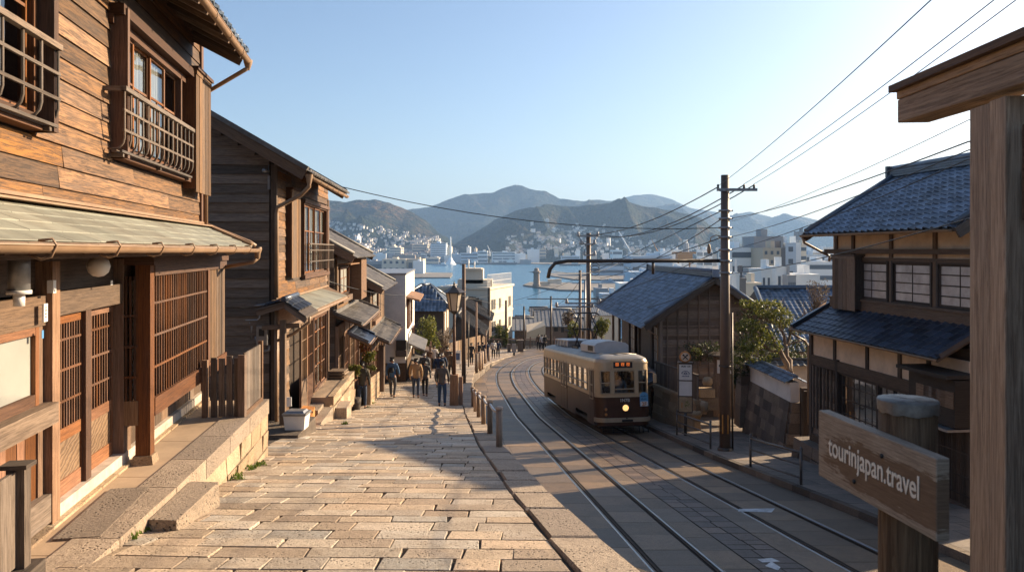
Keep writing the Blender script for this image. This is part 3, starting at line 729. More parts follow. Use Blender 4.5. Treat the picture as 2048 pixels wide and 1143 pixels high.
def sashes(parent, fr, u0, u1, w, z0, z1, n, cols=2, rows=(.62,), fm='sash', gm='glass', curt=None, name="window", t=.045, frame_t=.06, stagger=.03, vfull=False):
 """a window: outer frame as the part; sash grid, glass and curtain are its sub-parts"""
 mb = MB(); ring(mb, fr, u0 - frame_t, u1 + frame_t, w - .08, w + .05, z0 - frame_t, z1 + frame_t, frame_t)
 W = part(mb, name, M['frame'] if fm != 'dark' else M['dark'], parent)
 sb = MB(); gb = MB()
 for i in range(n):
  a, b = lerp(u0, u1, i / n), lerp(u0, u1, (i + 1) / n); ww = w - (stagger if i % 2 else 0)
  if n > 1: a -= .01; b += .01
  ring(sb, fr, a, b, ww - .03, ww, z0, z1, t)
  zs = [z0 + (z1 - z0) * r for r in rows]
  for zz in zs: fr.box(sb, a + t, b - t, ww - .026, ww - .004, zz - .014, zz + .014)
  for c in range(1, cols):
   uc = lerp(a, b, c / cols); fr.box(sb, uc - .012, uc + .012, ww - .024, ww - .006, z0 + t, z1 - t if vfull or not rows else zs[-1] - .014)
  gb.face([fr.p(a + t * .6, ww - .015, z0 + t * .6), fr.p(b - t * .6, ww - .015, z0 + t * .6), fr.p(b - t * .6, ww - .015, z1 - t * .6), fr.p(a + t * .6, ww - .015, z1 - t * .6)], random.random())
 part(sb, "sash", M[fm], W); part(gb, "pane", M[gm], W)
 if curt:
  for (ca, cb) in curt: curtain(W, fr, lerp(u0, u1, ca), lerp(u0, u1, cb), w - .085, z0 + .03, z1 - .03)
 return W
# == HOUSE 1 (large cedar house, left foreground)
random.seed(21)
F1 = Fr(-3.055, 0, -.1693, 1)
H1 = thing("wooden_house", "large weathered cedar house filling the left foreground with lattice doors and copper porch roof", "house", (-3.6, 3, -2.45))
UE = F1.u(400)
wAa, wAb, wAz0, wAz1 = F1.u(226), F1.u(352), 1.17, 2.52
wBa, wBb = 3.2, F1.u(50)
mb = MB(); clapboards(mb, F1, 2.0, UE, .38, 3.75, .205, [(wAa - .1, F1.u(372), 1.08, 2.62), (wBa - .2, wBb + .12, 1.08, 2.72)])
part(mb, "cladding", M['clad'], H1)
mb = MB(); F1.box(mb, 1.0, UE - .02, -6, -.32, -2.6, 3.7); F1.box(mb, UE - .02, UE + .02, -6, .0, -2.6, 3.7)
F1.box(mb, 1.0, UE, -.31, -.02, 2.7, 3.7); F1.box(mb, 1, UE, -.31, -.02, .3, 1.05)
part(mb, "wall", M['dark'], H1)
mb = MB(); F1.box(mb, UE - .1, UE + .03, -.05, .05, -2.45, 3.6); part(mb, "corner_post", M['frame'], H1)
# upper window with case, balustrade and shutter box
WA = sashes(H1, F1, wAa, wAb, .02, wAz0, wAz1, 4, 2, (.6,), 'sash', 'glass', [(0, .2), (.22, .42), (.46, .74)])
mb = MB(); F1.box(mb, wAa - .14, wAa - .07, -.02, .2, 1.02, 2.68); F1.box(mb, wAa - .2, F1.u(372), .0, .18, 2.60, 2.72); F1.box(mb, wAa - .2, F1.u(372), .0, .07, 2.50, 2.6)
F1.box(mb, wAa - .14, F1.u(372), .0, .14, 1.02, 1.10)
part(mb, "window_case", M['frame'], H1)
def balustrade(fr, parent, u0, u1, z0, z1, w=.22, n=14):
 mb = MB(); fr.box(mb, u0, u1, w - .03, w + .03, z1 - .05, z1); fr.box(mb, u0, u0 + .05, .0, w, z1 - .05, z1 - .005)
 for zz in (lerp(z0, z1, .62), lerp(z0, z1, .3)): fr.box(mb, u0, u1, w - .012, w + .012, zz - .014, zz + .014)
 for i in range(n):
  u = lerp(u0 + .03, u1 - .03, i / (n - 1))
  mb.tube([fr.p(u, w, z1 - .03), fr.p(u, w, z0 + .12), fr.p(u, w - .015, z0 + .06), fr.p(u, w - .05, z0 + .015), fr.p(u, w - .1, z0), fr.p(u, .05, z0)], .013, 6)
 fr.box(mb, u0, u1, .10, .15, z0 - .04, z0 - .013); fr.box(mb, u0, u1, .18, .21, z0 - .04, z0 - .013)
 for u in (u0 + .1, (u0 + u1) / 2, u1 - .1): fr.box(mb, u - .02, u + .02, .0, w - .03, z0 - .08, z0 - .042)
 return part(mb, "balustrade", M['grey'], parent)
balustrade(F1, H1, F1.u(247, .22), F1.u(386, .22), 1.10, 1.78, .22, 15)
balustrade(F1, H1, 3.0, F1.u(119, .22), 1.10, 1.78, .22, 12)
def shutterbox(fr, parent, u0, u1, w, z0, z1, n=5, mat='clad2', side='dark', vertical=True):
 mb = MB(); fr.box(mb, u0, u0 + .03, .02, w - .02, z0, z1); fr.box(mb, u1 - .03, u1, .02, w - .02, z0, z1); fr.box(mb, u0 - .03, u1 + .03, .0, w + .04, z1, z1 + .05)
 b = part(mb, "shutter_box", M[side], parent)
 m2 = MB(); vboards(m2, fr, u0 + .0, u1, w - .02, w, z0 - .05, z1 - .06, (u1 - u0) / n); fr.box(m2, u0, u1, w - .03, w + .012, z1 - .07, z1 - .002)
 part(m2, "boarding", M[mat], b); return b
shutterbox(F1, H1, F1.u(366, .02), F1.u(422, .21), .21, .93, 2.72, 5, 'clad2', 'frame')
WB = sashes(H1, F1, wBa, wBb, .02, wAz0, 2.66, 3, 2, (.6,), 'sash', 'glass', [(0, .55), (.7, .9)])
mb = MB(); F1.box(mb, wBb + .07, wBb + .16, -.02, .2, 1.02, 3.2); F1.box(mb, wBa, wBb + .16, .0, .14, 1.02, 1.1); part(mb, "window_case", M['frame'], H1)
# upper roof
def eave_roof(H, fr, u0, u1, w_e, z_e, slope, run, tile='tile', rafters=.45, endboard=True, gmat='gutter', tl=.26, soffit='brown', gut=True, hooks=.9):
 q = lambda u, w, dz=0: fr.p(u, w, z_e + (w_e - w) * slope + dz)
 mb = MB(); slab(mb, [q(u0, w_e, .06), q(u1, w_e, .06), q(u1, w_e - run, .06), q(u0, w_e - run, .06)], .05)
 Rf = part(mb, "roof", M[soffit], H)
 mb = MB(); u = u0 + .1
 while u < u1: mb.bar(q(u, w_e - .03, -.03), q(u, min(0, w_e - run), -.03), .05, .075); u += rafters
 part(mb, "rafters", M[soffit], Rf)
 mb = MB(); A = fr.du; B = (q(0, w_e) - q(0, w_e - run)).normalized(); L = (q(0, w_e) - q(0, w_e - run)).length
 kawara(mb, q(u0, w_e - run, .065), A, B, int((u1 - u0) / .27), int(L / tl) + 1, .27, tl)
 u = u0 + .2
 while u < u1: mb.tube([q(u, w_e + .03, .10), q(u, w_e + .08, .085)], .045, 8); u += .27
 mb.bar(q(u1 - .03, w_e + .05, .12), q(u1 - .03, w_e - run, .12), .16, .1); mb.bar(q(u0 + .03, w_e + .05, .12), q(u0 + .03, w_e - run, .12), .16, .1)
 part(mb, "roof_tiles", M[tile], Rf)
 if endboard:
  for u in (u0 + .0, u1 - .0): mb = MB(); mb.bar(q(u, w_e - .02, -.06), q(u, w_e - run, -.06), .05, .22); part(mb, "barge_board", M[soffit], Rf)
 if gut:
  mb = MB(); gutter(mb, [q(u0, w_e + .06, -.03), q(u1 + .05, w_e + .06, -.03)], .055)
  u = u0 + .4
  while u < u1:
   mb.tube([q(u, w_e - .02, .03), q(u, w_e + .1, .03), q(u, w_e + .125, -.03), q(u, w_e + .1, -.085), q(u, w_e + .06, -.1), q(u, w_e + .0, -.05)], .008, 5); u += hooks
  part(mb, "gutter", M[gmat], Rf)
 return Rf
ue1 = F1.u(490, .8)
eave_roof(H1, F1, 2.0, ue1, .78, 3.1, .5, 5.5, 'tile')
mb = MB(); e = F1.p(ue1 + .03, .84, 3.02)
mb.tube([e, e - Vector((0, 0, .1)), F1.p(ue1 - .02, .8, 2.88), F1.p(UE + .05, .1, 2.62), F1.p(UE + .05, .08, 2.5), F1.p(UE + .05, .08, .42)], .035, 8)
mb.lathe(e - Vector((0, 0, .13)), [(.03, 0), (.05, .06), (.07, .12), (.075, .16)], 10); part(mb, "downpipe", M['gutter'], H1)
mb = MB(); mb.tube([F1.p(UE + .13, .05, .98), F1.p(UE + .13, .05, .42)], .03, 8); part(mb, "downpipe", M['gutter'], H1)
# porch roof of copper shingles
uL = F1.u(503, .85)
mb = MB(); q = lambda u, w, dz=0: F1.p(u, w, .06 + (.85 - w) * .42 + dz)
slab(mb, [q(1, .85), q(uL, .85), q(UE + .1, -.02), q(1, -.02)], .04); RP = part(mb, "porch_roof", M['brown'], H1)
mb = MB(); rows = 5
for r in range(rows):
 wa, wb_ = .85 - r * .85 / rows + .015, .85 - (r + 1) * .85 / rows; u = 1 - (r % 2) * .25
 um = lerp(uL, UE + .1, r / rows); um2 = lerp(uL, UE + .1, (r + 1) / rows)
 while u < um - .02:
  v = u + .52; g = .004; e_ = random.uniform(0, .003); va, vb = min(v, um), min(v, um2)
  if vb > u + .02:
   a = [q(u + g, wa, .012 + e_), q(va - g, wa, .012 + e_), q(vb - g, wb_, .004), q(u + g, wb_, .004)]; mb.hexa([p - Vector((0, 0, .008)) for p in a], a)
  u = v
part(mb, "shingles", M['copper'], RP)
mb = MB(); mb.bar(F1.p(1, .03, .47), F1.p(UE + .03, .03, .45), .07, .03); mb.bar(F1.p(1, .12, .41), F1.p(UE + .05, .12, .40), .16, .018); mb.bar(q(uL + .02, .86, .03), q(UE + .13, 0, .03), .07, .05)
part(mb, "flashing", M['gutter'], RP)
mb = MB(); gutter(mb, [F1.p(1, .93, .04), F1.p(uL + .05, .93, .015)], .055); u = 3.4
while u < uL:
 mb.tube([F1.p(u, .9, .06), F1.p(u, .98, .07), F1.p(u + .02, .995, .03), F1.p(u + .03, .96, -.04), F1.p(u + .03, .9, -.06), F1.p(u + .02, .84, -.03)], .009, 5); u += 1.15
part(mb, "gutter", M['gutter'], RP)
mb = MB(); mb.tube([F1.p(UE + .1, .08, .42), F1.p(UE + .16, .2, .36), F1.p(uL + .07, .82, .12), F1.p(uL + .08, .9, .06)], .04, 8)
e = F1.p(uL + .09, .93, -.03); mb.lathe(e - Vector((0, 0, .12)), [(.03, 0), (.045, .03), (.05, .09), (.075, .16), (.07, .2)], 10)
mb.tube([e - Vector((0, 0, .1)), F1.p(uL + .07, .85, -.2), F1.p(UE + .25, .25, -.3)], .033, 8); part(mb, "downpipe", M['gutter'], H1)
mb = MB(); u = 2
while u < UE: mb.bar(F1.p(u, .8, .0), F1.p(u, -.02, .3), .05, .07); u += .6
mb.bar(F1.p(1, .74, -.02), F1.p(uL - .05, .74, -.02), .06, .08); part(mb, "rafters", M['brown'], RP)
# ground floor front
D = -2.45
pu = F1.u
mb = MB(); F1.box(mb, 1.0, UE, -.3, -.03, -.38, .34)
part(mb, "frieze", M['dark'], H1)
mb = MB(); F1.box(mb, pu(80), pu(236), .0, .07, -.60, -.38); F1.box(mb, 1, pu(80), .0, .06, -.66, -.4)
part(mb, "lintel", M['brown'], H1)
mb = MB(); pieces(H1, "post", 'pole', F1, [(pu(78), pu(94), -.1, .11, D + .0, -.1), (pu(232), pu(247), -.1, .08, D, -.1), (pu(66), pu(76), -.1, .04, D, -.66)])
def lattice_door(u0, u1, w):
 mb = MB(); zt, zb, zm = -.62, D + .14, -1.68
 F1.box(mb, u0, u0 + .07, w - .035, w, zb, zt); F1.box(mb, u1 - .07, u1, w - .035, w, zb, zt)
 F1.box(mb, u0 + .07, u1 - .07, w - .033, w - .002, zt - .07, zt); F1.box(mb, u0 + .07, u1 - .07, w - .033, w - .002, zm - .12, zm); F1.box(mb, u0 + .07, u1 - .07, w - .033, w - .002, zb, zb + .15)
 d = part(mb, "sliding_door", M['sash'], H1)
 mb = MB(); lattice(mb, F1, u0 + .07, u1 - .07, w - .028, w - .006, zm, zt - .07, 11, .02, [lerp(zm, zt, f) for f in (.24, .52, .79)], .022, .006)
 part(mb, "lattice", M['lattice'], d)
 mb = MB(); F1.box(mb, u0 + .07, u1 - .07, w - .028, w - .014, zb + .15, zm - .12); part(mb, "panel", M['swirl'], d)
 return d
# carved grain panel
m = bpy.data.materials.new("figured panel"); n, b = nodes(m); uv = mnode(n, "ShaderNodeUVMap", uv_map="UVMap").outputs[0]
wv = mnode(n, "ShaderNodeTexWave", wave_type='RINGS', rings_direction='SPHERICAL'); wv.inputs["Scale"].default_value = 1.6; wv.inputs["Distortion"].default_value = 7; wv.inputs["Detail"].default_value = 2; wv.inputs["Detail Scale"].default_value = 1.4
n.links.new(mapped(n, geo(n), (2.2, 2.2, 6)), wv.inputs[0]); c = ramp(n, wv.outputs[1], [(.1, (.12, .07, .038)), (.5, (.17, .102, .055)), (.9, (.21, .13, .072))])
n.links.new(c, b.inputs["Base Color"]); b.inputs["Roughness"].default_value = .65; bumpn(n, b, wv.outputs[1], .35, .01); M['swirl'] = m
lattice_door(pu(93), pu(164), .02); lattice_door(pu(166), pu(233), -.03)
mb = MB(); F1.box(mb, pu(159), pu(170), -.0, .06, D + .14, -.6); part(mb, "post", M['frame'], H1)
mb = MB(); F1.box(mb, pu(94), UE, -.1, .09, D + .02, D + .14); part(mb, "sill", M['white_sill'], H1)
mb = MB(); F1.box(mb, pu(94), pu(247), -.32, -.28, D, -.4); part(mb, "dark_backing", M['inside'], H1)
mb = MB()
u = 1.0
while u < UE - .1:
 v = u + random.uniform(.35, .6); F1.box(mb, u, min(v, UE) - .008, -.1, .15 + random.uniform(-.006, .006), D - .3, D + .025); u = v
part(mb, "foundation", M['wallstone'], H1)
# frosted window at the left edge
mb = MB(); ring(mb, F1, 4.3, pu(66), -.02, .05, -1.34, -.66, .07, .1); FW = part(mb, "window", M['sash'], H1)
mb = MB(); F1.box(mb, 4.37, pu(66) - .07, .0, .012, -1.24, -.73); part(mb, "pane", M['frost'], FW)
mb = MB(); F1.box(mb, 3.0, pu(78), .0, .16, -1.52, -1.34); F1.box(mb, 3.0, pu(78), .0, .1, D + .05, D + .3); part(mb, "window_sill", M['grey'], H1)
mb = MB(); vboards(mb, F1, 3, pu(66), -.02, .02, D + .3, -1.52, .16); part(mb, "boarding", M['sash'], H1)
# latticed bay window
b0, b1, bw = pu(300, .34) - .06, pu(450, .34), .34
bs = pu(416, .34)
mb = MB(); F1.box(mb, b0 - .0, b0 + .16, bw - .14, bw + .02, D + .1, -.17); F1.box(mb, b0, b1, .0, bw + .06, -.17, -.07); F1.box(mb, b0 - .06, b1 + .05, .0, bw + .12, -.07, -.035)
F1.box(mb, b0 + .16, b1, bw - .1, bw + .03, -.30, -.17); F1.box(mb, b0 + .16, b1, bw - .1, bw + .03, -1.93, -1.72); F1.box(mb, bs - .09, bs + .02, bw - .1, bw + .025, -1.72, -.3)
F1.box(mb, pu(245), pu(245) + .1, .0, .06, -1.9, -.17); F1.box(mb, b0, b0 + .05, .06, bw - .12, -2.0, -1.72)
BAY = part(mb, "bay_window", M['frame'], H1)
mb = MB(); lattice(mb, F1, b0 + .16, bs - .09, bw - .03, bw + .0, -1.72, -.30, 26, .02, [-.62, -1.0, -1.37], .024, .008)
part(mb, "lattice", M['lattice'], BAY)
g = frame(F1.p(b0 + .02, .03, 0), F1.dw, -F1.du)
mb = MB(); lattice(mb, g, .05, bw - .15, -.0, .03, -1.72, -.3, 3, .022, [-.75, -1.1, -1.45], .03); part(mb, "side_lattice", M['frame'], BAY)
mb = MB(); g.box(mb, .0, bw - .14, .0, .03, -2.0, -1.72); part(mb, "side_panel", M['panel'], BAY)
mb = MB(); F1.box(mb, b0 + .16, bs - .09, bw - .085, bw - .08, -1.72, -.5, .5);
mb2 = MB(); mb2.face([F1.p(b0 + .16, bw - .12, -1.72), F1.p(bs, bw - .12, -1.72), F1.p(bs, bw - .12, -.6), F1.p(b0 + .16, bw - .12, -.6)], .5); part(mb2, "dark_backing", M['inside'], BAY)
curtain(BAY, F1, b0 + .17, lerp(b0, bs, .55), bw - .11, -.9, -.32, 'curtain', .012); curtain(BAY, F1, b0 + .03, b0 + .12, .14, -1.7, -.35, 'curtain', .02, .06)
mb = MB(); vboards(mb, F1, bs + .02, b1, bw - .03, bw, -1.75, -.3, .12); part(mb, "boarding", M['clad2'], BAY)
mb = MB(); vboards(mb, F1, pu(247), UE, .0, .03, D + .13, -.15, .3); part(mb, "boarding", M['brown'], H1)
mb = MB(); c0 = F1.p(b0 + .08, bw - .06, D); mb.hexa([c0 + F1.du * a + F1.dw * b_ for a, b_ in ((-.12, -.12), (.12, -.12), (.12, .12), (-.12, .12))], [c0 + Vector((0, 0, .1)) + F1.du * a + F1.dw * b_ for a, b_ in ((-.1, -.1), (.1, -.1), (.1, .1), (-.1, .1))])
part(mb, "post_base", M['wallstone'], BAY, bevel=.01)
# globe lamp, name plates, small duct
c0 = F1.p(pu(197, .22), .22, -.16)
t = thing("globe_lamp", "round white globe lamp under the porch eave above the lattice doors", "lamp", c0)
mb = MB(); mb.lathe(c0, [(.0, -.105), (.05, -.095), (.09, -.06), (.108, 0), (.095, .05), (.06, .085), (.045, .095)], 20); part(mb, "glass_globe", M['white'], t)
mb = MB(); mb.lathe(c0, [(.045, .09), (.05, .1), (.05, .13), (.03, .14), (.0, .145)], 14); mb.tube([c0 + Vector((0, 0, .14)), c0 + Vector((0, 0, .2)), F1.p(pu(197, .22), .0, .06)], .012, 6); part(mb, "fitting", M['metal'], t)
def plate(px, py, w_, h_, label, name="name_plate", mat='white', wo=.112, thick=.015):
 u = pu(px, wo); z = F1.z(py, u, wo); mb = MB(); F1.box(mb, u - w_ / 2, u + w_ / 2, wo, wo + thick, z - h_ / 2, z + h_ / 2); return tag(mb.build(name, M[mat], bevel=.004), label, "sign"), u, z
pl, u0_, z0_ = plate(88, 625, .075, .155, "white enamel name plate on the post left of the lattice doors")
mb = MB()
for i, (a, l) in enumerate(((.045, .012), (.02, .02), (-.008, .02), (-.035, .014))):
 F1.box(mb, u0_ - l, u0_ + l, .127, .1285, z0_ + a - .004, z0_ + a + .004); F1.box(mb, u0_ - .003, u0_ + .003, .127, .1285, z0_ + a - .014, z0_ + a + .012)
part(mb, "lettering", M['black'], pl)
M['blue'] = plain('sticker blue', (.08, .25, .5), .5, var=.1)
plate(85, 668, .035, .07, "tiny blue and white sticker below the enamel name plate", "sticker", 'blue', .112, .003)
plate(97, 573, .06, .11, "white box beside the door lintel above the name plate", "junction_box", 'white', .12, .05)
plate(223, 565, .06, .05, "small pale card nailed to the right end of the door lintel", "notice_card", 'white', .075, .003)
t = thing("vent_duct", "grey metal flue hanging under the porch eave at the left edge", "duct", F1.p(pu(38, .3), .3, -.2))
mb = MB(); c0 = F1.p(pu(38, .3), .3, 0); mb.tube([c0 + Vector((0, 0, .05)), c0 - Vector((0, 0, .3))], .075, 16); part(mb, "pipe", M['greymetal'], t)
mb = MB(); mb.tube([c0 - Vector((0, 0, .3)), c0 - Vector((0, 0, .33))], .085, 16); mb.tube([c0 - Vector((0, 0, .33)), c0 - Vector((0, 0, .42))], .04, 10); part(mb, "collar", M['white'], t)
# -- raised deck
def dkX(Y): return -2.72 - .0945 * Y if Y < 8 else -3.476 - .118 * (Y - 8)
mb = MB(); Y = 3.0
while Y < 12.2:
 dY = random.uniform(1.2, 2.4); y1 = min(Y + dY, 12.25); g = .006
 q = [(-3.055 - .1693 * Y + .02, Y + g), (dkX(Y) - .4, Y + g), (dkX(y1) - .4, y1 - g), (-3.055 - .1693 * y1 + .02, y1 - g)]
 mb.hexa([(x, y, D - .25) for x, y in q], [(x, y, D) for x, y in q]); Y = y1
struct(mb, "terrace", M['concrete'])
mb = MB(); a = F1.p(pu(140, .5), .38, D + .018); g1 = F1.u(118, .3); g2 = F1.u(258, .3)
q = [F1.p(g1, .25, 0), F1.p(g1, .62, 0), F1.p(g2 - .4, .62, 0), F1.p(g2 - .4, .25, 0)]
mb.hexa([(p.x, p.y, D - .02) for p in q], [(p.x, p.y, D + .02) for p in q]); tag(mb.build("stone_doorstep", M['kerb'], bevel=.008), "flat speckled stone slab set in the terrace before the lattice doors", "stone slab")
mb = MB(); Y = 3.0
while Y < 12.2:
 dY = random.uniform(.9, 1.4); y1 = min(Y + dY, 12.3)
 if 12.3 - y1 < .4: y1 = 12.3
 q = [(dkX(Y) - .4, Y + .006), (dkX(Y), Y + .006), (dkX(y1), y1 - .006), (dkX(y1) - .4, y1 - .006)]
 mb.hexa([(x, y, D - .22) for x, y in q], [(x, y, D + .015) for x, y in q]); Y = y1
KS = struct(mb, "terrace_kerb", M['kerb'], bevel=.018)
mb = MB()
for r in range(4):
 zt = D - .225 - r * .27; Y = 3.0 + (.3 if r % 2 else 0)
 while Y < 12.2:
  dY = random.uniform(.4, .75); y1 = min(Y + dY, 12.28); q = [(dkX(Y) - .3, Y + .011), (dkX(Y) - .015, Y + .011), (dkX(y1) - .015, y1 - .011), (dkX(y1) - .3, y1 - .011)]
  e = random.uniform(-.02, .02)
  if zt > pz(y1) - .3: mb.hexa([(x, y, zt - .252) for x, y in q], [(x + (e if i in (1, 2) else 0), y, zt) for i, (x, y) in enumerate(q)])
  Y = y1
for r in range(5):
 zt = D - .225 - r * .27
 for X in range(8):
  x0 = dkX(12.28) - .02 - X * .45; mb.hexa([(x0 - .44, 12.1, zt - .262), (x0, 12.1, zt - .262), (x0, 12.29, zt - .262), (x0 - .44, 12.29, zt - .262)], [(x0 - .44, 12.1, zt), (x0, 12.1, zt), (x0, 12.29, zt), (x0 - .44, 12.29, zt)])
struct(mb, "terrace_wall", M['wallstone'], bevel=.014)
mb = MB(); mb.hexa([(dkX(6.93) + .008, 6.93, -2.9), (-3.09, 6.93, -2.9), (-3.14, 8.1, -2.98), (dkX(8.1) + .008, 8.1, -2.98)], [(dkX(6.93) + .012, 6.95, -2.492), (-3.11, 6.95, -2.50), (-3.17, 8.1, -2.50), (dkX(8.1) + .012, 8.1, -2.494)])
tag(mb.build("stone_step", M['kerb'], bevel=.02), "single rough stone step block against the terrace kerb in the left foreground", "step")
# fence at the end of the terrace
fe = thing("picket_fence", "short weathered plank fence closing the far end of the raised terrace", "fence", (-4.4, 11.2, D))
mb = MB(); Y = 11.05
while Y < 12.1:
 x = dkX(Y) - .1; mb.box((x, Y, D + .48), (.025, .085, .92), rnd=random.random()); Y += .105
for i in range(4): mb.box((-4.37 + i * .11, 11.0 + .012 * i, D + .44), (.085, .03, .88 + random.uniform(-.05, .05)))
part(mb, "planks", M['grey'], fe)
mb = MB(); mb.bar((dkX(11) - .1, 11, D + .04), (dkX(12.1) - .1, 12.1, D + .04), .06, .09)
mb.box((dkX(11) - .12, 10.98, D + .46), (.1, .09, .92)); mb.box((dkX(12.1) - .1, 12.12, D + .5), (.06, .06, .98)); mb.box((-4.5, 11.0, D + .42), (.07, .08, .84))
part(mb, "post", M['pole'], fe)
# fence panel at the left edge
fe = thing("fence_panel", "grey plank fence panel with capped post at the bottom left corner of the picture", "fence", F1.p(5.2, .45, D))
mb = MB(); vboards(mb, F1, 4.0, F1.u(28, .42), .42, .45, D + .22, -1.56, .2); part(mb, "planks", M['grey'], fe)
mb = MB(); up_ = F1.u(40, .45); F1.box(mb, up_ - .05, up_ + .05, .38, .5, D + .2, -1.54); F1.box(mb, up_ - .09, up_ + .07, .35, .53, -1.54, -1.51)
F1.box(mb, 3.9, up_ + .14, .36, .56, D + .05, D + .2); F1.box(mb, up_ - .02, up_ + .12, .38, .5, D - .02, D + .06); part(mb, "post", M['grey'], fe)
# == HOUSE 2
random.seed(31)
F2 = Fr(-3.92, 0, -.0827, 1); u2 = F2.u
G20 = 16.76
H2 = thing("wooden_house", "two storey dark boarded house with copper pent roof, second down the lane", "house", F2.p(17, 0, -4.2))
U2E = u2(655)
zr2 = lambda w: 1.67 + (.79 - w) * .58
g2 = frame(F2.p(G20, 0, 0), -F2.dw, -F2.du)      # gable face: u goes left, w toward the viewer
mb = MB(); g2.box(mb, .02, 8, -.3, -.02, -4.6, 1.9);
mb.prism([g2.p(.02, -.02, 1.9), g2.p(8, -.02, 1.9), g2.p(8, -.02, 6.5), g2.p(6.5, -.02, 5.6), g2.p(.02, -.02, 2.05)], F2.du * .1)
F2.box(mb, G20 + .1, U2E, -6, -.3, -4.6, 2.0); F2.box(mb, G20 + .1, U2E, -.3, -.02, -1.0, -.6); F2.box(mb, G20 + .1, U2E, -.3, -.02, 1.25, 2.0); F2.box(mb, U2E - .05, U2E, -6, -.02, -5.4, 2.0)
part(mb, "wall", M['dark'], H2)
mb = MB(); clapboards(mb, g2, .1, 6.5, -4.4, 5.2, .21, cut=lambda z: (max(.1, (z - 2.0) / .58 + .05), 7), lens=(2, 4), w=.0, th=.034)
part(mb, "gable_cladding", M['cladgrey'], H2)
sb0, sb1 = u2(572, .02), u2(602, .16)
w20, w21, wz0, wz1 = u2(603), u2(650), -.62, 1.22
mb = MB(); clapboards(mb, F2, G20 + .08, U2E, -1.15, 1.95, .185, [(u2(573), w21 + .15, -.75, 1.32)], lens=(.9, 2.2))
part(mb, "cladding", M['clad'], H2)
sashes(H2, F2, w20 + .1, w21 - .1, .02, wz0, wz1, 4, 2, (.62,), 'sash', 'glass', [(.05, .95)])
shutterbox(F2, H2, sb0, sb1, .16, -.62, 1.45, 6, 'clad2', 'frame')
mb = MB(); F2.box(mb, w20 - .1, w21 + .2, 0, .12, 1.26, 1.36); F2.box(mb, w21 - .0, w21 + .12, 0, .08, -.7, 1.3); F2.box(mb, w20 - .1, w21 + .2, 0, .12, -.76, -.66); part(mb, "window_case", M['frame'], H2)
mb = MB(); lattice(mb, F2, w20, U2E - .1, .2, .22, -.55, .18, 16, .02, [-.3, -.0, .17], .03); part(mb, "balustrade", M['grey'], H2)
pieces(H2, "corner_post", 'brown', F2, [(G20 - .02, G20 + .1, -.06, .06, -4.4, 1.9), (U2E - .1, U2E + .02, -.06, .05, -4.9, 1.6)])
eave_roof(H2, F2, G20 - .55, u2(690, .79) , .79, 1.67, .58, 7.5, 'tilegrey', gmat='gutter', rafters=.5)
mb = MB(); c0 = F2.p(G20 - .5, .86, 1.6)
mb.tube([c0, c0 - Vector((0, 0, .22)), F2.p(G20 - .35, .65, 1.2), F2.p(G20 - .1, .1, .95), F2.p(G20 - .1, .08, .8), F2.p(G20 - .1, .08, -1.05)], .045, 8)
mb.tube([F2.p(G20 - .12, .08, -1.3), F2.p(G20 - .12, .08, -4.3)], .045, 8); mb.lathe(c0 - Vector((0, 0, .16)), [(.05, 0), (.07, .1), (.09, .2)], 10); part(mb, "downpipe", M['gutter'], H2)
mb = MB(); zq = lambda u, w, dz=0: F2.p(u, w, -1.38 + (.74 - w) * .28 + dz)
ua, ub = G20 - .15, u2(692, .74)
slab(mb, [zq(ua, .74), zq(ub, .74), zq(U2E + .15, -.02), zq(ua, -.02)], .05); PR = part(mb, "pent_roof", M['brown'], H2)
mb = MB(); u = ua
while u < ub - .05:
 v = min(u + .45, ub); a = [zq(u + .003, .77, .012), zq(v - .003, .77, .012), zq(min(v, U2E + .15) - .003, -.02, .012), zq(min(u, U2E + .1) + .003, -.02, .012)]
 mb.hexa([p - Vector((0, 0, .01)) for p in a], a); u = v
part(mb, "sheets", M['copper'], PR)
mb = MB(); gutter(mb, [zq(ua, .83, -.01), zq(ub, .83, -.02)], .05); mb.bar(zq(ua, -.0, .03), zq(ua, .8, .03), .07, .05); mb.bar(zq(ua, .02, .05), zq(U2E, .02, .05), .06, .05)
mb.tube([zq(ua, .8, -.03), zq(ua, .8, -.2), F2.p(ua, .45, -1.85), F2.p(G20 - .1, .1, -2.0)], .035, 7); part(mb, "gutter", M['gutter'], PR)
# ground floor of house 2
zb2 = lambda px: pz(u2(px))
mb = MB(); F2.box(mb, G20 + .1, U2E, -.05, .05, -1.75, -1.25); F2.box(mb, G20 + .1, U2E, -.05, .07, -1.9, -1.75); part(mb, "lintel", M['pole'], H2)
mb = MB(); clapboards(mb, F2, G20 + .1, u2(577), -4.35, -1.9, .2, lens=(1, 2)); part(mb, "cladding", M['clad2'], H2)
mb = MB(); F2.box(mb, u2(577), u2(600), -.55, -.5, -4.4, -1.9); part(mb, "doorway", M['inside'], H2)
for i, (a, b_, mt) in enumerate(((600, 612, 'clad2'), (612, 624, 'lattice'))):
 mb = MB(); ring(mb, F2, u2(a), u2(b_), -.02, .04, -4.35, -1.9, .07, .9); lattice(mb, F2, u2(a) + .07, u2(b_) - .07, .0, .02, -3.5, -1.97, 5, .025, [-2.4, -2.9]); part(mb, "lattice_screen", M[mt], H2)
sashes(H2, F2, u2(626), u2(650), .0, -4.0, -1.98, 3, 2, (.3, .55, .8), 'sash', 'glass', [(.1, .9)], vfull=True)
mb = MB(); vboards(mb, F2, u2(624), U2E - .1, -.02, .03, -5.0, -4.06, .25); part(mb, "boarding", M['panel'], H2)
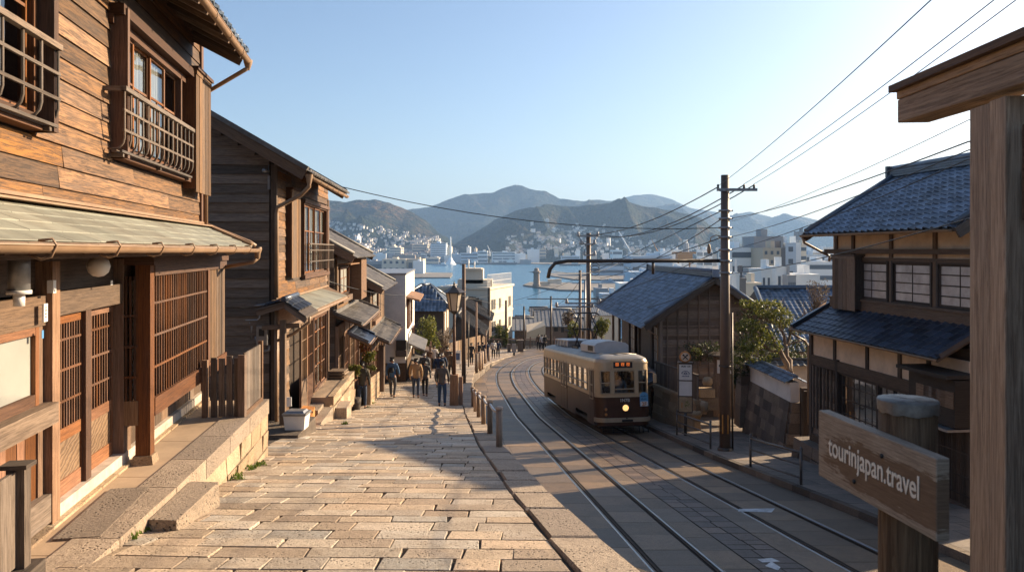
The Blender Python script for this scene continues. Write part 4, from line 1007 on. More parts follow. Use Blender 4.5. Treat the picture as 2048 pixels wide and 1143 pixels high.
# small tiled porch and meters by the dark gable
t = thing("gate_porch", "little gabled tile roof over the side entrance at the dark gable's corner", "porch", g2.p(.4, .3, -2))
mb = MB(); A0 = P(512, 617, 16.2); pk = P(568, 603, 16.2); A1 = P(612, 632, 16.0)
for a, b_ in ((A0, pk), (A1, pk)):
 q = [a, b_, b_ + Vector((0, 1.0, .05)), a + Vector((0, 1.0, .05))]; slab(mb, q, .05)
part(mb, "roof_deck", M['dark'], t)
mb = MB()
for a, b_ in ((A0, pk), (A1, pk)):
 d = (a - b_); kawara(mb, b_ + Vector((0, 0, .02)), Vector((0, 1, .05)), d, 4, max(2, int(d.length / .22)), .25, .22)
mb.tube([pk + Vector((0, -.05, .06)), pk + Vector((0, 1, .1))], .06, 8); part(mb, "roof_tiles", M['tiledark'], t)
mb = MB(); mb.bar(A0 + Vector((0, .05, -.1)), pk + Vector((0, .05, -.07)), .05, .13); mb.bar(A1 + Vector((0, .05, -.1)), pk + Vector((0, .05, -.07)), .05, .13)
mb.bar(P(566, 640, 16.3), P(566, 860, 16.3), .12, .12, (0, 1, 0)); mb.bar(P(525, 655, 16.4), P(600, 650, 16.4), .1, .1); part(mb, "post", M['brown'], t)
t = thing("electric_meter", "grey metered box with window screwed to the dark gable wall below the conduit", "meter", P(525, 672, 16.6))
mb = MB(); c0 = P(525, 670, 16.62); mb.box(c0, (.24, .12, .42)); part(mb, "case", M['greymetal'], t, bevel=.015)
mb = MB(); mb.box(c0 + Vector((0, -.066, .07)), (.12, .01, .16)); part(mb, "glass", M['black'], t)
mb = MB()
for pts in ([(463, 705), (463, 635), (468, 622), (478, 615), (500, 612), (545, 607)], [(440, 645), (500, 645), (503, 652), (503, 678)], [(440, 640), (515, 640), (520, 636), (520, 618)], [(512, 685), (512, 672)], [(538, 690), (538, 700), (530, 702), (520, 702)]):
 mb.tube([P(x, y, 16.66) for x, y in pts], .028, 7)
tag(mb.build("conduit", M['greymetal']), "grey bent conduit pipes clipped to the dark gable wall", "pipe")
t = thing("downlight", "small round floodlight under the verge of the dark gable house", "lamp", P(532, 340, 16.6))
mb = MB(); mb.tube([P(538, 330, 16.6), P(538, 342, 16.55), P(531, 342, 16.45)], .02, 6); mb.lathe(P(529, 341, 16.4), [(0, -.05), (.05, -.04), (.06, .0), (.04, .05), (0, .06)], 10); mb.box(P(538, 365, 16.62), (.05, .04, .3)); part(mb, "lamp_head", M['greymetal'], t)
mb = MB(); mb.box(P(577, 803, 16.45), (.13, .02, .2)); tag(mb.build("paper_notice", M['white']), "small white paper hanging at the corner of the dark gable house above the bin", "paper")
# steps, terraces and rusty ramp in front of house 2
bx = thing("storage_bin", "white plastic storage bin with dark grey lid standing at the corner of the second house", "bin", P(592, 862, 15.9))
c0 = P(593, 861, 15.9); z0 = pz(15.9) + .16
mb = MB(); mb.hexa([(c0.x - .2, 15.75, z0), (c0.x + .2, 15.75, z0), (c0.x + .2, 16.1, z0), (c0.x - .2, 16.1, z0)], [(c0.x - .23, 15.72, z0 + .3), (c0.x + .23, 15.72, z0 + .3), (c0.x + .23, 16.13, z0 + .3), (c0.x - .23, 16.13, z0 + .3)]); part(mb, "body", M['white'], bx, bevel=.02)
mb = MB(); mb.box((c0.x, 15.925, z0 + .325), (.5, .45, .05)); mb.hexa([(c0.x - .2, 15.75, z0 + .35), (c0.x + .2, 15.75, z0 + .35), (c0.x + .2, 16.1, z0 + .35), (c0.x - .2, 16.1, z0 + .35)], [(c0.x - .17, 15.79, z0 + .39), (c0.x + .17, 15.79, z0 + .39), (c0.x + .17, 16.06, z0 + .39), (c0.x - .17, 16.06, z0 + .39)])
part(mb, "lid", M['greymetal'], bx, bevel=.01)
mb = MB(); mb.hexa([(-5.6, 15.3, -4.4), (-4.35, 15.3, -4.4), (-4.45, 17.1, -4.6), (-5.8, 17.1, -4.6)], [(-5.6, 15.35, pz(15.9) + .15), (-4.38, 15.35, pz(15.9) + .15), (-4.48, 17.1, pz(15.9) + .15), (-5.8, 17.1, pz(15.9) + .15)])
tag(mb.build("stone_plinth", M['darkstone'], bevel=.02), "low dark stone slab that the white bin stands on", "slab")
FW2 = lambda Y: -3.92 - .0827 * Y
def blockx(name, label, cat, x0, x1, y0, y1, zt, zb, mat='kerb', bev=.02):
 """block along the second house; x measured outwards from its front"""
 mb = MB(); q = [(FW2(y0) + x0, y0), (FW2(y0) + x1, y0), (FW2(y1) + x1, y1), (FW2(y1) + x0, y1)]
 mb.hexa([(x, y, zb) for x, y in q], [(x, y, zt) for x, y in q]); return tag(mb.build(name, M[mat], bevel=bev), label, cat)
rmp = MB(); rmp.hexa([(FW2(16.9) + .02, 17.2, -4.3), (FW2(16.9) + .62, 17.2, -4.3), (FW2(19.8) + .33, 19.9, -4.6), (FW2(19.8) + .02, 19.9, -4.6)], [(FW2(16.9) + .02, 17.2, pz(17.2) + .06), (FW2(16.9) + .62, 17.2, pz(17.2) + .04), (FW2(19.8) + .33, 19.9, pz(19.9) + .42), (FW2(19.8) + .02, 19.9, pz(19.9) + .45)])
tag(rmp.build("entry_ramp", M['rust']), "orange rusty ramp rising beside the stone steps of the second house", "ramp")
blockx("stone_step", "long lower stone step beside the orange ramp", "step", .4, .66, 18.2, 20.9, -4.36, -5.2)
blockx("stone_step", "upper stone step leading to the lit terrace of the second house", "step", .02, .4, 20.0, 21.0, -4.27, -5.2)
mbt = MB(); q = [(FW2(21) + .02, 21), (FW2(21) + .55, 21), (FW2(25.2) + .55, 25.2), (FW2(25.2) + .02, 25.2)]
mbt.hexa([(x, y, -5.6) for x, y in q], [(x, y, -4.12) for x, y in q]); struct(mbt, "terrace", M['concrete'], bevel=.02)
mb = MB()
for r in range(4):
 Y = 21.0
 while Y < 25.4:
  y1 = min(Y + random.uniform(.4, .7), 25.4); zt = -4.16 - r * .26 if r else -4.09
  mb.hexa([(FW2(Y) + .5, Y + .01, zt - .25), (FW2(Y) + .66, Y + .01, zt - .25), (FW2(y1) + .68, y1 - .01, zt - .25), (FW2(y1) + .5, y1 - .01, zt - .25)], [(FW2(Y) + .5, Y + .01, zt), (FW2(Y) + .66, Y + .01, zt), (FW2(y1) + .68, y1 - .01, zt), (FW2(y1) + .5, y1 - .01, zt)])
  Y = y1
struct(mb, "terrace_wall", M['wallstone'], bevel=.012)
blockx("stone_step", "small square stone block step at the foot of the lit terrace wall", "step", 0.68, 1.0, 21.2, 22.2, pz(20.6) + .22, -5.2)
t = thing("wooden_pallet", "stack of short planks lying on the lit terrace beneath the lattice windows", "planks", (FW2(24) + .6, 24.3, -4.1))
for i in range(3):
 mb = MB(); mb.box((FW2(24) + .3, 24.2 + (i % 2) * .1, -4.06 + i * .09), (.5, .6, .05)); part(mb, "plank", M['panel'], t)
# == generic town houses further down
def gable_roof(H, fr, u0, u1, w_e, w_r, z_e, slope, tile, tw=.27, tl=.26, other=True, seg=6, roll=False, over=.3, barge='brown', wave=.035):
 """ridge parallel to the facade; w_e eave offset, w_r ridge offset (negative = behind)"""
 q = lambda u, w, dz=0: fr.p(u, w, z_e + abs(w_e - w) * slope + dz) if w >= w_r else fr.p(u, w, z_e + (w_e - w_r) * slope - (w_r - w) * slope + dz)
 mb = MB(); slab(mb, [q(u0, w_e), q(u1, w_e), q(u1, w_r), q(u0, w_r)], .07); w_b = 2 * w_r - w_e
 slab(mb, [q(u0, w_r), q(u1, w_r), q(u1, w_b), q(u0, w_b)], .07)
 Rf = part(mb, "roof", M[barge], H)
 mb = MB(); B = q(0, w_e) - q(0, w_r); L = B.length
 kawara(mb, q(u0, w_r, .02), fr.du, B, int((u1 - u0) / tw), int(L / tl) + 1, tw, tl, wave=wave, seg=seg, roll=roll)
 if other:
  B = q(0, w_b) - q(0, w_r); kawara(mb, q(u0, w_r, .02), fr.du, B, int((u1 - u0) / tw), int(L / tl) + 1, tw, tl, wave=wave, seg=4, roll=roll)
 for k in range(3): mb.bar(q(u0 - .05, w_r, .06 + k * .07), q(u1 + .05, w_r, .06 + k * .07), .26 - .04 * k, .055)
 mb.tube([q(u0 - .08, w_r, .29), q(u1 + .08, w_r, .29)], .085, 8); mb.box(q(u0 - .1, w_r, .2), (.3, .12, .34)); mb.box(q(u1 + .1, w_r, .2), (.3, .12, .34))
 for u in (u0 + .1, u1 - .1):
  for a, b_ in ((w_e, w_r), (w_b, w_r)): mb.tube([q(u, a, .09), q(u, b_, .09)], .085, 7)
 part(mb, "roof_tiles", M[tile], Rf)
 for u in (u0, u1):
  for a, b_ in ((w_e, w_r), (w_b, w_r)): mb = MB(); mb.bar(q(u, a, -.1), q(u, b_, -.1), .06, .24); part(mb, "barge_board", M[barge], Rf)
 return Rf
def pent(H, fr, u0, u1, w_j, z_j, w_e, z_e, tile, seg=6, name="pent_roof", tl=.25):
 a, b_, c, d = fr.p(u0, w_e, z_e), fr.p(u1, w_e, z_e), fr.p(u1, w_j, z_j), fr.p(u0, w_j, z_j)
 mb = MB(); slab(mb, [a, b_, c, d], .06); Rf = part(mb, name, M['brown'], H)
 mb = MB(); B = a - d
 kawara(mb, d + Vector((0, 0, .02)), fr.du, B, max(1, int((u1 - u0) / .27)), int(B.length / tl) + 1, .27, tl, seg=seg)
 mb.bar(d + Vector((0, 0, .08)), a + Vector((0, 0, .08)), .14, .1); mb.bar(c + Vector((0, 0, .08)), b_ + Vector((0, 0, .08)), .14, .1); mb.bar(d + Vector((0, 0, .1)), c + Vector((0, 0, .1)), .12, .14)
 part(mb, "roof_tiles", M[tile], Rf)
 mb = MB(); gutter(mb, [a + fr.dw * .07, b_ + fr.dw * .07], .045); part(mb, "gutter", M['gutter'], Rf)
 return Rf
def lanehouse(label, X0, k, Y0, Y1, we, ze, slope, lower, zg, depth=6, win=None, mats=('clad2', 'cladgrey', 'tilegrey', 'tilegrey')):
 fr = Fr(X0, 0, k, 1); n_ = math.sqrt(1 + k * k); a, b_ = Y0 * n_, Y1 * n_
 H = thing("wooden_house", label, "house", fr.p(a, 0, zg))
 g = frame(fr.p(a, 0, 0), -fr.dw, -fr.du); wr = we - depth * .55; pkz = ze + (we - wr) * slope
 mb = MB(); g.box(mb, .02, depth, -.3, -.02, zg - .4, ze + we * slope - .1)
 mb.prism([g.p(.02, -.02, ze), g.p(-wr + (-wr) + we - .3, -.02, ze), g.p(-wr, -.02, pkz - .12), g.p(.02, -.02, ze + we * slope - .1)], fr.du * .1)
 fr.box(mb, a + .1, b_, -depth, -.04, zg - .4, ze + we * slope - .1); part(mb, "wall", M['dark'], H)
 mb = MB(); clapboards(mb, g, .05, depth, zg - .2, pkz, .22, cut=lambda z: (max(.05, (z - ze - we * slope + .1) / slope), max(.3, min(depth, -2 * wr + we - (z - ze) / slope))), w=.0, lens=(1.5, 3)); part(mb, "gable_cladding", M[mats[1]], H)
 (wj, zj, wl, zl) = lower
 mb = MB(); hol = []
 if win: (wa, wb, wz0, wz1) = win; hol = [(wa - .1, wb + .1, wz0 - .1, wz1 + .1)]
 vboards(mb, fr, a + .05, (hol[0][0] if hol else b_), -.03, .03, zj - .1, ze + we * slope - .1, .3)
 if hol: vboards(mb, fr, hol[0][1], b_, -.03, .03, zj - .1, ze + we * slope - .1, .3); fr.box(mb, wa - .1, wb + .1, -.03, .03, zj - .1, wz0 - .1); fr.box(mb, wa - .1, wb + .1, -.03, .03, wz1 + .1, ze + we * slope - .1)
 part(mb, "cladding", M[mats[0]], H)
 if win:
  sashes(H, fr, wa, wb, .03, wz0, wz1, 2, 2, (.6,), 'sash', 'frost')
  mb = MB(); fr.box(mb, wa - .2, wb + .2, 0, .45, wz1 + .14, wz1 + .18); fr.box(mb, wa - .15, wb + .15, 0, .2, wz0 - .3, wz0 - .1); part(mb, "awning", M['pole'], H)
 gable_roof(H, fr, a - .5, b_ + .15, we, wr, ze, slope, mats[2], seg=4)
 pent(H, fr, a - .3, b_ + .1, wj, zj, wl, zl, mats[3], seg=4)
 mb = MB(); fr.box(mb, a, b_, -.02, .06, zl - .45, zl - .05); nn = max(2, int((b_ - a) / 1.3))
 for i in range(nn + 1): u = lerp(a + .05, b_ - .05, i / nn); fr.box(mb, u - .06, u + .06, -.02, .09, zg - .3, zl - .05)
 part(mb, "post", M['pole'], H)
 for i in range(nn):
  ua_, ub_ = lerp(a, b_, i / nn) + .12, lerp(a, b_, (i + 1) / nn) - .1
  mb = MB(); ring(mb, fr, ua_, ub_, .0, .05, zg - .3, zl - .47, .05, .75 if i % 2 else .3)
  lattice(mb, fr, ua_ + .05, ub_ - .05, .01, .03, zg + (.45 if i % 2 else 0), zl - .5, 9, .025, [lerp(zg, zl, .45), lerp(zg, zl, .62)]); part(mb, "lattice_screen", M['lattice' if i % 2 else 'clad2'], H)
 return H, fr
n3 = math.sqrt(1 + .09 ** 2)
H3, F3 = lanehouse("third house down the lane with grey tiled gable and small upper awning", -3.705, -.09, 25.6, 31.9, .65, -.22, .55, (0, -2.2, .9, -2.55), -5.6, 6, (26.3, 28.6, -1.55, -.65))
pent(H3, F3, 25.2, 27.4, .5, -2.85, 1.15, -3.15, 'tiledark', name="entrance_roof")
mb = MB(); F3.box(mb, 29.0 , 30.9, 0, .5, -1.9, -.1); part(mb, "shutter_box", M['pole'], H3)
H4, F4 = lanehouse("fourth house down the lane with a plain grey tiled roof and square slate pent roof", -3.65, -.08, 33.1, 40, .62, -1.72, .55, (0, -3.68, .9, -4.1), -6.6, 6, (34.2, 36.6, -3.1, -2.05))
# white narrow building
random.seed(41)
F5 = Fr(-2.54, 0, -.08, 1); H5 = thing("white_building", "narrow white plastered building standing between the lane houses and the green tree", "building", F5.p(42, 0, -7.4))
a5, b5 = 41.1, 50.8; g5 = frame(F5.p(a5, 0, 0), -F5.dw, -F5.du)
mb = MB(); q = [F5.p(a5, 0, 0), F5.p(b5, 0, 0), F5.p(b5, -4.5, 0), F5.p(a5, -4.5, 0)]
mb.hexa([Vector((p.x, p.y, -6.15)) for p in q], [Vector((p.x, p.y, -1.35)) for p in q]); part(mb, "wall", M['whitepl'], H5)
mb = MB(); mb.hexa([Vector((p.x, p.y, -8.6)) for p in q], [Vector((p.x, p.y, -6.153)) for p in q]); part(mb, "lower_wall", M['clad2'], H5)
mb = MB(); F5.box(mb, a5 - .05, b5 + .05, -4.55, .05, -1.348, -1.25); part(mb, "roof", M['greymetal'], H5)
sashes(H5, F5, 42.3, 46.3, .06, -4.35, -2.9, 4, 2, (.5,), 'sash', 'shoji'); sashes(H5, F5, 47.3, 48.6, .06, -5.6, -4.9, 1, 2, (), 'sash', 'shoji')
for (u0, u1, w0, z0, w1, z1, l) in ((41.6, 47.5, 0, -2.55, .75, -2.75, 0), (42.2, 47.2, 0, -5.15, 1.0, -5.6, 1), (40.9, 43.0, .3, -5.9, 1.3, -6.2, 2), (47.4, 49.6, .1, -6.1, 1.3, -6.45, 3)):
 mb = MB(); slab(mb, [F5.p(u0, w1, z1), F5.p(u1, w1, z1), F5.p(u1, w0, z0), F5.p(u0, w0, z0)], .1); part(mb, "awning", M['tilegrey' if l in (1, 2) else 'pole'], H5)
mb = MB()
for u, w_ in ((42, 1.1), (47.6, 1.15), (49.4, 1.15)): F5.box(mb, u - .06, u + .06, w_ - .06, w_ + .06, -8.4, -6.0)
part(mb, "post", M['pole'], H5)
mb = MB(); vboards(mb, F5, 41.5, 47.0, .75, .8, -8.5, -6.4, .2); part(mb, "lattice_screen", M['clad2'], H5)
for (x, y, w_, h_) in ((803, 689, .55, .5), (803, 706, .6, .35)):
 mb = MB(); c0 = P(x, y, 40.85); mb.box(c0, (w_, .3, h_)); part(mb, "wall_box", M['black' if h_ > .4 else 'grey'], H5)
mb = MB(); mb.tube([P(826, 650, 41), P(817, 668, 41), P(816, 700, 41), P(812, 722, 41)], .03, 6); part(mb, "drainpipe", M['greymetal'], H5)
# pyramid roofed house
random.seed(43)
def hiphouse(name, label, x0, x1, y0, y1, ze, zp, zg, ridge=None, tile='tile', wallm='plaster', tile2=None, over=.5, roll=False, cat="house"):
 H = thing(name, label, cat, ((x0 + x1) / 2, y0, zg)); mb = MB(); mb.box(((x0 + x1) / 2, (y0 + y1) / 2, (ze + zg) / 2 - .2), (x1 - x0 - 2 * over, y1 - y0 - 2 * over, ze - zg)); W = part(mb, "wall", M[wallm], H)
 mb = MB(); (rx0, ry0), (rx1, ry1) = ridge or (((x0 + x1) / 2 - .5, (y0 + y1) / 2), ((x0 + x1) / 2 + .5, (y0 + y1) / 2))
 R0, R1 = Vector((rx0, ry0, zp)), Vector((rx1, ry1, zp)); c = [Vector((x0, y0, ze)), Vector((x1, y0, ze)), Vector((x1, y1, ze)), Vector((x0, y1, ze))]
 for pts in ([c[0], c[1], R1, R0], [c[1], c[2], R1], [c[2], c[3], R0, R1], [c[3], c[0], R0]): mb.face(pts, .3)
 mb.face([c[3], c[2], c[1], c[0]], .3); Rf = part(mb, "roof", M['brown'], H)
 mb = MB()
 def fld(O_, e0, e1, top, tile_seg=4):
  A = (e1 - e0).normalized(); nrm = A.cross(top - e0).normalized(); B = nrm.cross(A); B = -B if B.z > 0 else B
  L = abs((top - e0).dot(B)); W_ = (e1 - e0).length
  O = e0 - B * L
  tps = [p for p in (R0, R1)]
  def clip(a, s):
   fr_ = s / L; ta = min((R0 - e0).dot(A), (R1 - e0).dot(A)) if O_ else (top - e0).dot(A); tb = max((R0 - e0).dot(A), (R1 - e0).dot(A)) if O_ else (top - e0).dot(A)
   return lerp(ta, 0, fr_) - .1 < a < lerp(tb, W_, fr_) + .1
  kawara(mb, O + Vector((0, 0, .02)), A, B, int(W_ / .3), int(L / .3) + 1, .3, .3, wave=.05 if roll else .04, seg=4, clip=clip, roll=roll)
 fld(True, c[0], c[1], R0); fld(False, c[1], c[2], R1)
 for a, b_ in ((R0, R1), (c[0], R0), (c[1], R1), (c[2], R1)): mb.tube([a + Vector((0, 0, .12)), b_ + Vector((0, 0, .12))], .14, 7)
 part(mb, "roof_tiles", M[tile], Rf); return H, W
H6, W6 = hiphouse("tiled_house", "house with blue tiled pyramid roof behind the green tree left of the street lamp", -10.5, -5.2, 62, 68.5, -4.85, -3.05, -10.4, ((-7.7, 63.6), (-7.1, 64.6)), 'tile', 'brown', roll=True)
for px0, px1 in ((900, 908), (911, 919)):
 mb = MB(); c0 = P((px0 + px1) / 2, 636, 65); mb.box((-5.66, 63.4 + (px0 - 900) * .2, -6.0), (.08, 1.2, 1.5)); part(mb, "window", M['plaster'], H6)
# == generic blocks and buildings around the street end
def gblock(name, label, px0, px1, pye, pyr, Y, dep, zg, roofm='tilegrey', wallm='clad2', ridge='x', over=.4, cat="house", wins=(), pxr=None, k=0):
 """gabled building; the eave line seen at (px0..px1, pye), ridge at pyr. ridge 'x' runs across the view, 'y' away from it"""
 a, b_ = P(px0, pye, Y), P(px1, pye, Y); ze = a.z; zr = -(pyr - HY) / F * (Y + (dep / 2 if ridge == 'x' else 0))
 H = thing(name, label, cat, ((a.x + b_.x) / 2, Y, zg)); x0, x1, y0, y1 = a.x, b_.x, Y, Y + dep
 mb = MB(); mb.box(((x0 + x1) / 2, (y0 + y1) / 2, (ze + zg) / 2 - .04), (x1 - x0 - 2 * over, y1 - y0 - 2 * over, ze - zg + .05))
 if ridge == 'y':
  xr = (pxr - CX) / F * Y if pxr else (x0 + x1) / 2; mb.prism([(x0 + over, y0 + over, ze), (x1 - over, y0 + over, ze), (xr, y0 + over, zr - .1)], (0, dep - 2 * over, 0))
 else: mb.prism([(x0 + over, y0 + over, ze), (x0 + over, y1 - over, ze), (x0 + over, (y0 + y1) / 2, zr - .1)], (x1 - x0 - 2 * over, 0, 0))
 part(mb, "wall", M[wallm], H)
 mb = MB()
 if ridge == 'y':
  R0, R1 = Vector((xr, y0, zr)), Vector((xr, y1, zr)); sl = [([Vector((x0, y0, ze)), R0, R1, Vector((x0, y1, ze))]), ([R0, Vector((x1, y0, ze)), Vector((x1, y1, ze)), R1])]
 else:
  R0, R1 = Vector((x0, (y0 + y1) / 2, zr)), Vector((x1, (y0 + y1) / 2, zr)); sl = [([Vector((x0, y0, ze)), Vector((x1, y0, ze)), R1, R0]), ([R0, R1, Vector((x1, y1, ze)), Vector((x0, y1, ze))])]
 for q in sl: mb.hexa([p - Vector((0, 0, .14)) for p in q], q)
 mb.tube([R0 + Vector((0, 0, .1)), R1 + Vector((0, 0, .1))], .16, 7)
 Rf = part(mb, "roof", M[roofm], H)
 mb = MB(); A = (R1 - R0); nn = max(3, int(A.length / .6))
 for q, s_ in zip(sl, (0, 1)):
  lo0 = q[0] if s_ == 0 else (q[1] if ridge == 'y' else q[3]);
  for i in range(nn + 1):
   t = i / nn; top = R0.lerp(R1, t); lo = Vector((lo0.x, top.y, ze)) if ridge == 'y' else Vector((top.x, lo0.y, ze)); mb.bar(top + Vector((0, 0, .03)), lo + Vector((0, 0, .03)), .06, .06)
 part(mb, "roof_ribs", M[roofm], Rf)
 for (wx0, wy0, wx1, wy1) in wins:
  c0, c1 = P(wx0, wy1, Y + over - .03), P(wx1, wy0, Y + over - .03); mb = MB(); mb.box(((c0.x + c1.x) / 2, Y + over - .02, (c0.z + c1.z) / 2), (c1.x - c0.x, .06, c1.z - c0.z)); part(mb, "window", M['black'], H)
 return H
M['slate'] = plain('pale slate roof', (.2, .2, .2), .6, var=.2, scale=1.5, tint=.2)
M['beige'] = plain('beige render', (.55, .44, .3), .85, var=.08, scale=.6, tint=.1)
random.seed(47)
gblock("wooden_house", "brown wooden house with grey roof right of the tall pole beside the fenced yard", 898, 972, 672, 630, 76, 9, -12.2, 'tilegrey', 'clad2', 'y', pxr=915, wins=((925, 660, 940, 672), (948, 655, 960, 668)))
gblock("wooden_house", "low grey roofed house in front of the white four storey building", 925, 985, 640, 606, 92, 10, -13.2, 'tilegrey', 'clad2', 'y', pxr=925)
# street side fence on the left at the turn
t = thing("board_fence", "tall pale board fence running along the lane below the lower wooden house", "fence", (-8, 60, pz(60)))
mb = MB(); a, b_ = P(890, 716, 58), P(962, 694, 76)
pts = [a.lerp(b_, i / 40) for i in range(41)]
for p, q in zip(pts, pts[1:]):
 z0, z1 = -interp(PATH_H, p.y) - .3, lerp(P(890, 688, 58).z, P(962, 670, 76).z, (p.y - 58) / 18)
 mb.hexa([(p.x, p.y, z0), (q.x - .02, q.y, z0), (q.x - .02, q.y + .06, z0), (p.x, p.y + .06, z0)], [(p.x, p.y, z1), (q.x - .02, q.y, z1), (q.x - .02, q.y + .06, z1), (p.x, p.y + .06, z1)])
part(mb, "planks", M['panel'], t)
# white four storey building
F7 = Fr(-3.6 - .284 * 110, 0, .284, 1); n7 = math.sqrt(1 + .284 ** 2)
a7, b7 = F7.u(976), F7.u(1025); zt7 = -5.82; zg7 = -20
H7 = thing("white_building", "cream four storey building with rooftop terrace and stair tower overlooking the bay", "building", F7.p(a7, 0, zg7))
g7 = frame(F7.p(a7, 0, 0), -F7.dw, -F7.du); gw = g7.u(905) if True else 6
M['cream'] = plain('cream render', (.6, .53, .43), .85, var=.08, scale=.6, dirt=(.45, .36, .28), dirtamt=.35)
mb = MB(); F7.box(mb, a7, b7, -8, 0, zg7, zt7); part(mb, "wall", M['cream'], H7)
mb = MB(); F7.box(mb, a7 - .2, b7 + .2, -8.2, .25, zt7 + .01, zt7 + .35)
for zz in (-9.6, -13.0): F7.box(mb, a7 - .02, b7 + .05, .0, .12, zz - .14, zz + .14)
part(mb, "cornice", M['cream'], H7)
for z0 in (-8.9, -12.2, -15.6):
 for (ta, tb) in ((.12, .28), (.42, .5), (.82, .92)):
  ua_, ub_ = lerp(a7, b7, ta), lerp(a7, b7, tb); mb = MB(); F7.box(mb, ua_, ub_, -.02, .04, z0, z0 + 1.5); W = part(mb, "window", M['black'], H7)
  mb = MB(); F7.box(mb, (ua_ + ub_) / 2 - .05, (ua_ + ub_) / 2 + .05, .04, .07, z0, z0 + 1.5); F7.box(mb, ua_ - .1, ub_ + .1, .0, .12, z0 - .15, z0); part(mb, "sill", M['cream'], W)
mb = MB(); c0 = P(937, 606, 109.8)
for i in range(9):
 x = lerp(-2.2, 2.2, i / 8); mb.box((c0.x + x * .8, 109.75 + .02 + (c0.x * 0), c0.z - .3 + .5 * math.sqrt(max(0, 1 - (x / 2.3) ** 2)) * .5), (.45, .1, 1.6 + .9 * math.sqrt(max(0, 1 - (x / 2.3) ** 2)) - .4))
part(mb, "arched_window", M['brown'], H7)
mb = MB();
for (px0, px1, py0, py1, w_) in ((930, 966, 538, 566, 4), (915, 984, 560, 578, 5)):
 c0, c1 = P(px0, py1, 112), P(px1, py0, 112); mb.box(((c0.x + c1.x) / 2, 112 + w_ / 2, (c0.z + c1.z) / 2), (c1.x - c0.x, w_, c1.z - c0.z + .1))
c0 = P(946, 538, 113); mb.box((c0.x, 114, c0.z), (2.6, 4.4, .3)); part(mb, "stair_tower", M['cream'], H7)
mb = MB()
for i in range(22):
 u = lerp(a7 + .3, b7 - .3, i / 21); F7.box(mb, u - .03, u + .03, -.2, -.14, zt7 + .35, zt7 + 2.2)
for zz in (1.2, 2.2): F7.box(mb, a7 + .3, b7 - .3, -.2, -.14, zt7 + zz - .04, zt7 + zz)
mb.tube([P(937, 540, 113), P(937, 518, 113)], .12, 6); mb.tube([P(949, 538, 113), P(949, 522, 113)], .1, 6); part(mb, "railing", M['white'], H7)
# lower roofs and buildings beyond the fence
random.seed(51)
gblock("grey_house", "grey house with pale slate roof just right of the cream four storey building", 1024, 1070, 660, 636, 108, 12, -18, 'slate', 'grey', 'x')
gblock("grey_house", "brown walled house with wide pale grey roof between the two slim poles", 1070, 1150, 652, 618, 120, 14, -19, 'slate', 'brown', 'x', wins=((1108, 650, 1116, 662), (1122, 652, 1128, 664)))
t = thing("garage_building", "small beige flat roofed garage block beyond the street fence", "building", P(1060, 700, 100))
mb = MB(); a, b_ = P(1054, 694, 98), P(1091, 690, 98); mb.hexa([(a.x, 98, -17), (b_.x, 98, -17), (b_.x, 104, -17), (a.x, 104, -17)], [(a.x, 98, P(0, 664, 98).z), (b_.x, 98, P(0, 650, 98).z), (b_.x, 104, P(0, 650, 98).z), (a.x, 104, P(0, 658, 98).z)]); part(mb, "wall", M['beige'], t)
mb = MB(); c0 = P(1083, 683, 98); mb.box((c0.x, 97.95, -13.2), (.7, .12, 3.6)); part(mb, "door", M['black'], t)
mb = MB(); c0 = P(1062, 676, 98); mb.box((c0.x, 97.96, c0.z - .3), (1.1, .1, 1.6)); part(mb, "panel", M['beige'], t)
for i, (a, b_, ye, yr, Y, rm, wm, lb) in enumerate(((1098, 1170, 636, 618, 170, 'slate', 'cream', "long pale roof behind the slim poles left of the transformer pole"), (1060, 1098, 632, 614, 190, 'tilegrey', 'cream', "small dark gable roof breaking the waterline left of the middle slim pole"),
 (1130, 1200, 660, 636, 120, 'tilegrey', 'clad2', "dark house roof hidden behind the twin poles and shrubs"), (1030, 1062, 652, 632, 150, 'slate', 'cream', "white walled shed with pale roof by the waterfront"), (1160, 1240, 630, 612, 200, 'slate', 'cream', "pale roofs below the transformer pole near the waterfront"))):
 gblock("waterfront_house", lb, a, b_, ye, yr, Y, 16, terr(0, Y) - 2, rm, wm, 'x')
# fence at the turn
t = thing("street_fence", "low timber fence closing the far turn of the street", "fence", (0, 86, -11.2))
mb = MB(); X = -3.4
while X < 5.2: mb.box((X, 86, -10.75), (.1, .03, .85 + random.uniform(-.03, .03))); X += .12
part(mb, "planks", M['grey'], t)
mb = MB(); X = -3.5
while X < 5.4: mb.box((X, 86.05, -10.6), (.14, .14, 1.35)); X += 1.4
mb.bar((-3.5, 85.95, -10.2), (5.3, 85.95, -10.2), .1, .12); part(mb, "post", M['pole'], t)
def bollard_stone(px, py0, py1, wpx, label, mat='darkstone', cat="pillar", name="stone_pillar"):
 s = (py1 - HY) / F; d = 11.05 / s if s > 0 else 80; c0 = P(px, py1, d); h = (py1 - py0) / F * d; w_ = wpx / F * d
 mb = MB(); mb.hexa([(c0.x - w_ / 2, d, c0.z), (c0.x + w_ / 2, d, c0.z), (c0.x + w_ / 2, d + w_, c0.z), (c0.x - w_ / 2, d + w_, c0.z)], [(c0.x - w_ * .45, d, c0.z + h), (c0.x + w_ * .45, d, c0.z + h), (c0.x + w_ * .45, d + w_, c0.z + h), (c0.x - w_ * .45, d + w_, c0.z + h)]); mb.box((c0.x, d + w_ / 2, c0.z + h + .05), (w_ * 1.05, w_ * 1.05, .1)); return tag(mb.build(name, M[mat], bevel=.03), label, cat)
bollard_stone(1018, 690, 708, 7, "dark stone pillar at the street turn, left of the grey signboard")
bollard_stone(1041, 682, 708, 12, "broad dark stone gatepost at the street turn, right of the grey signboard")
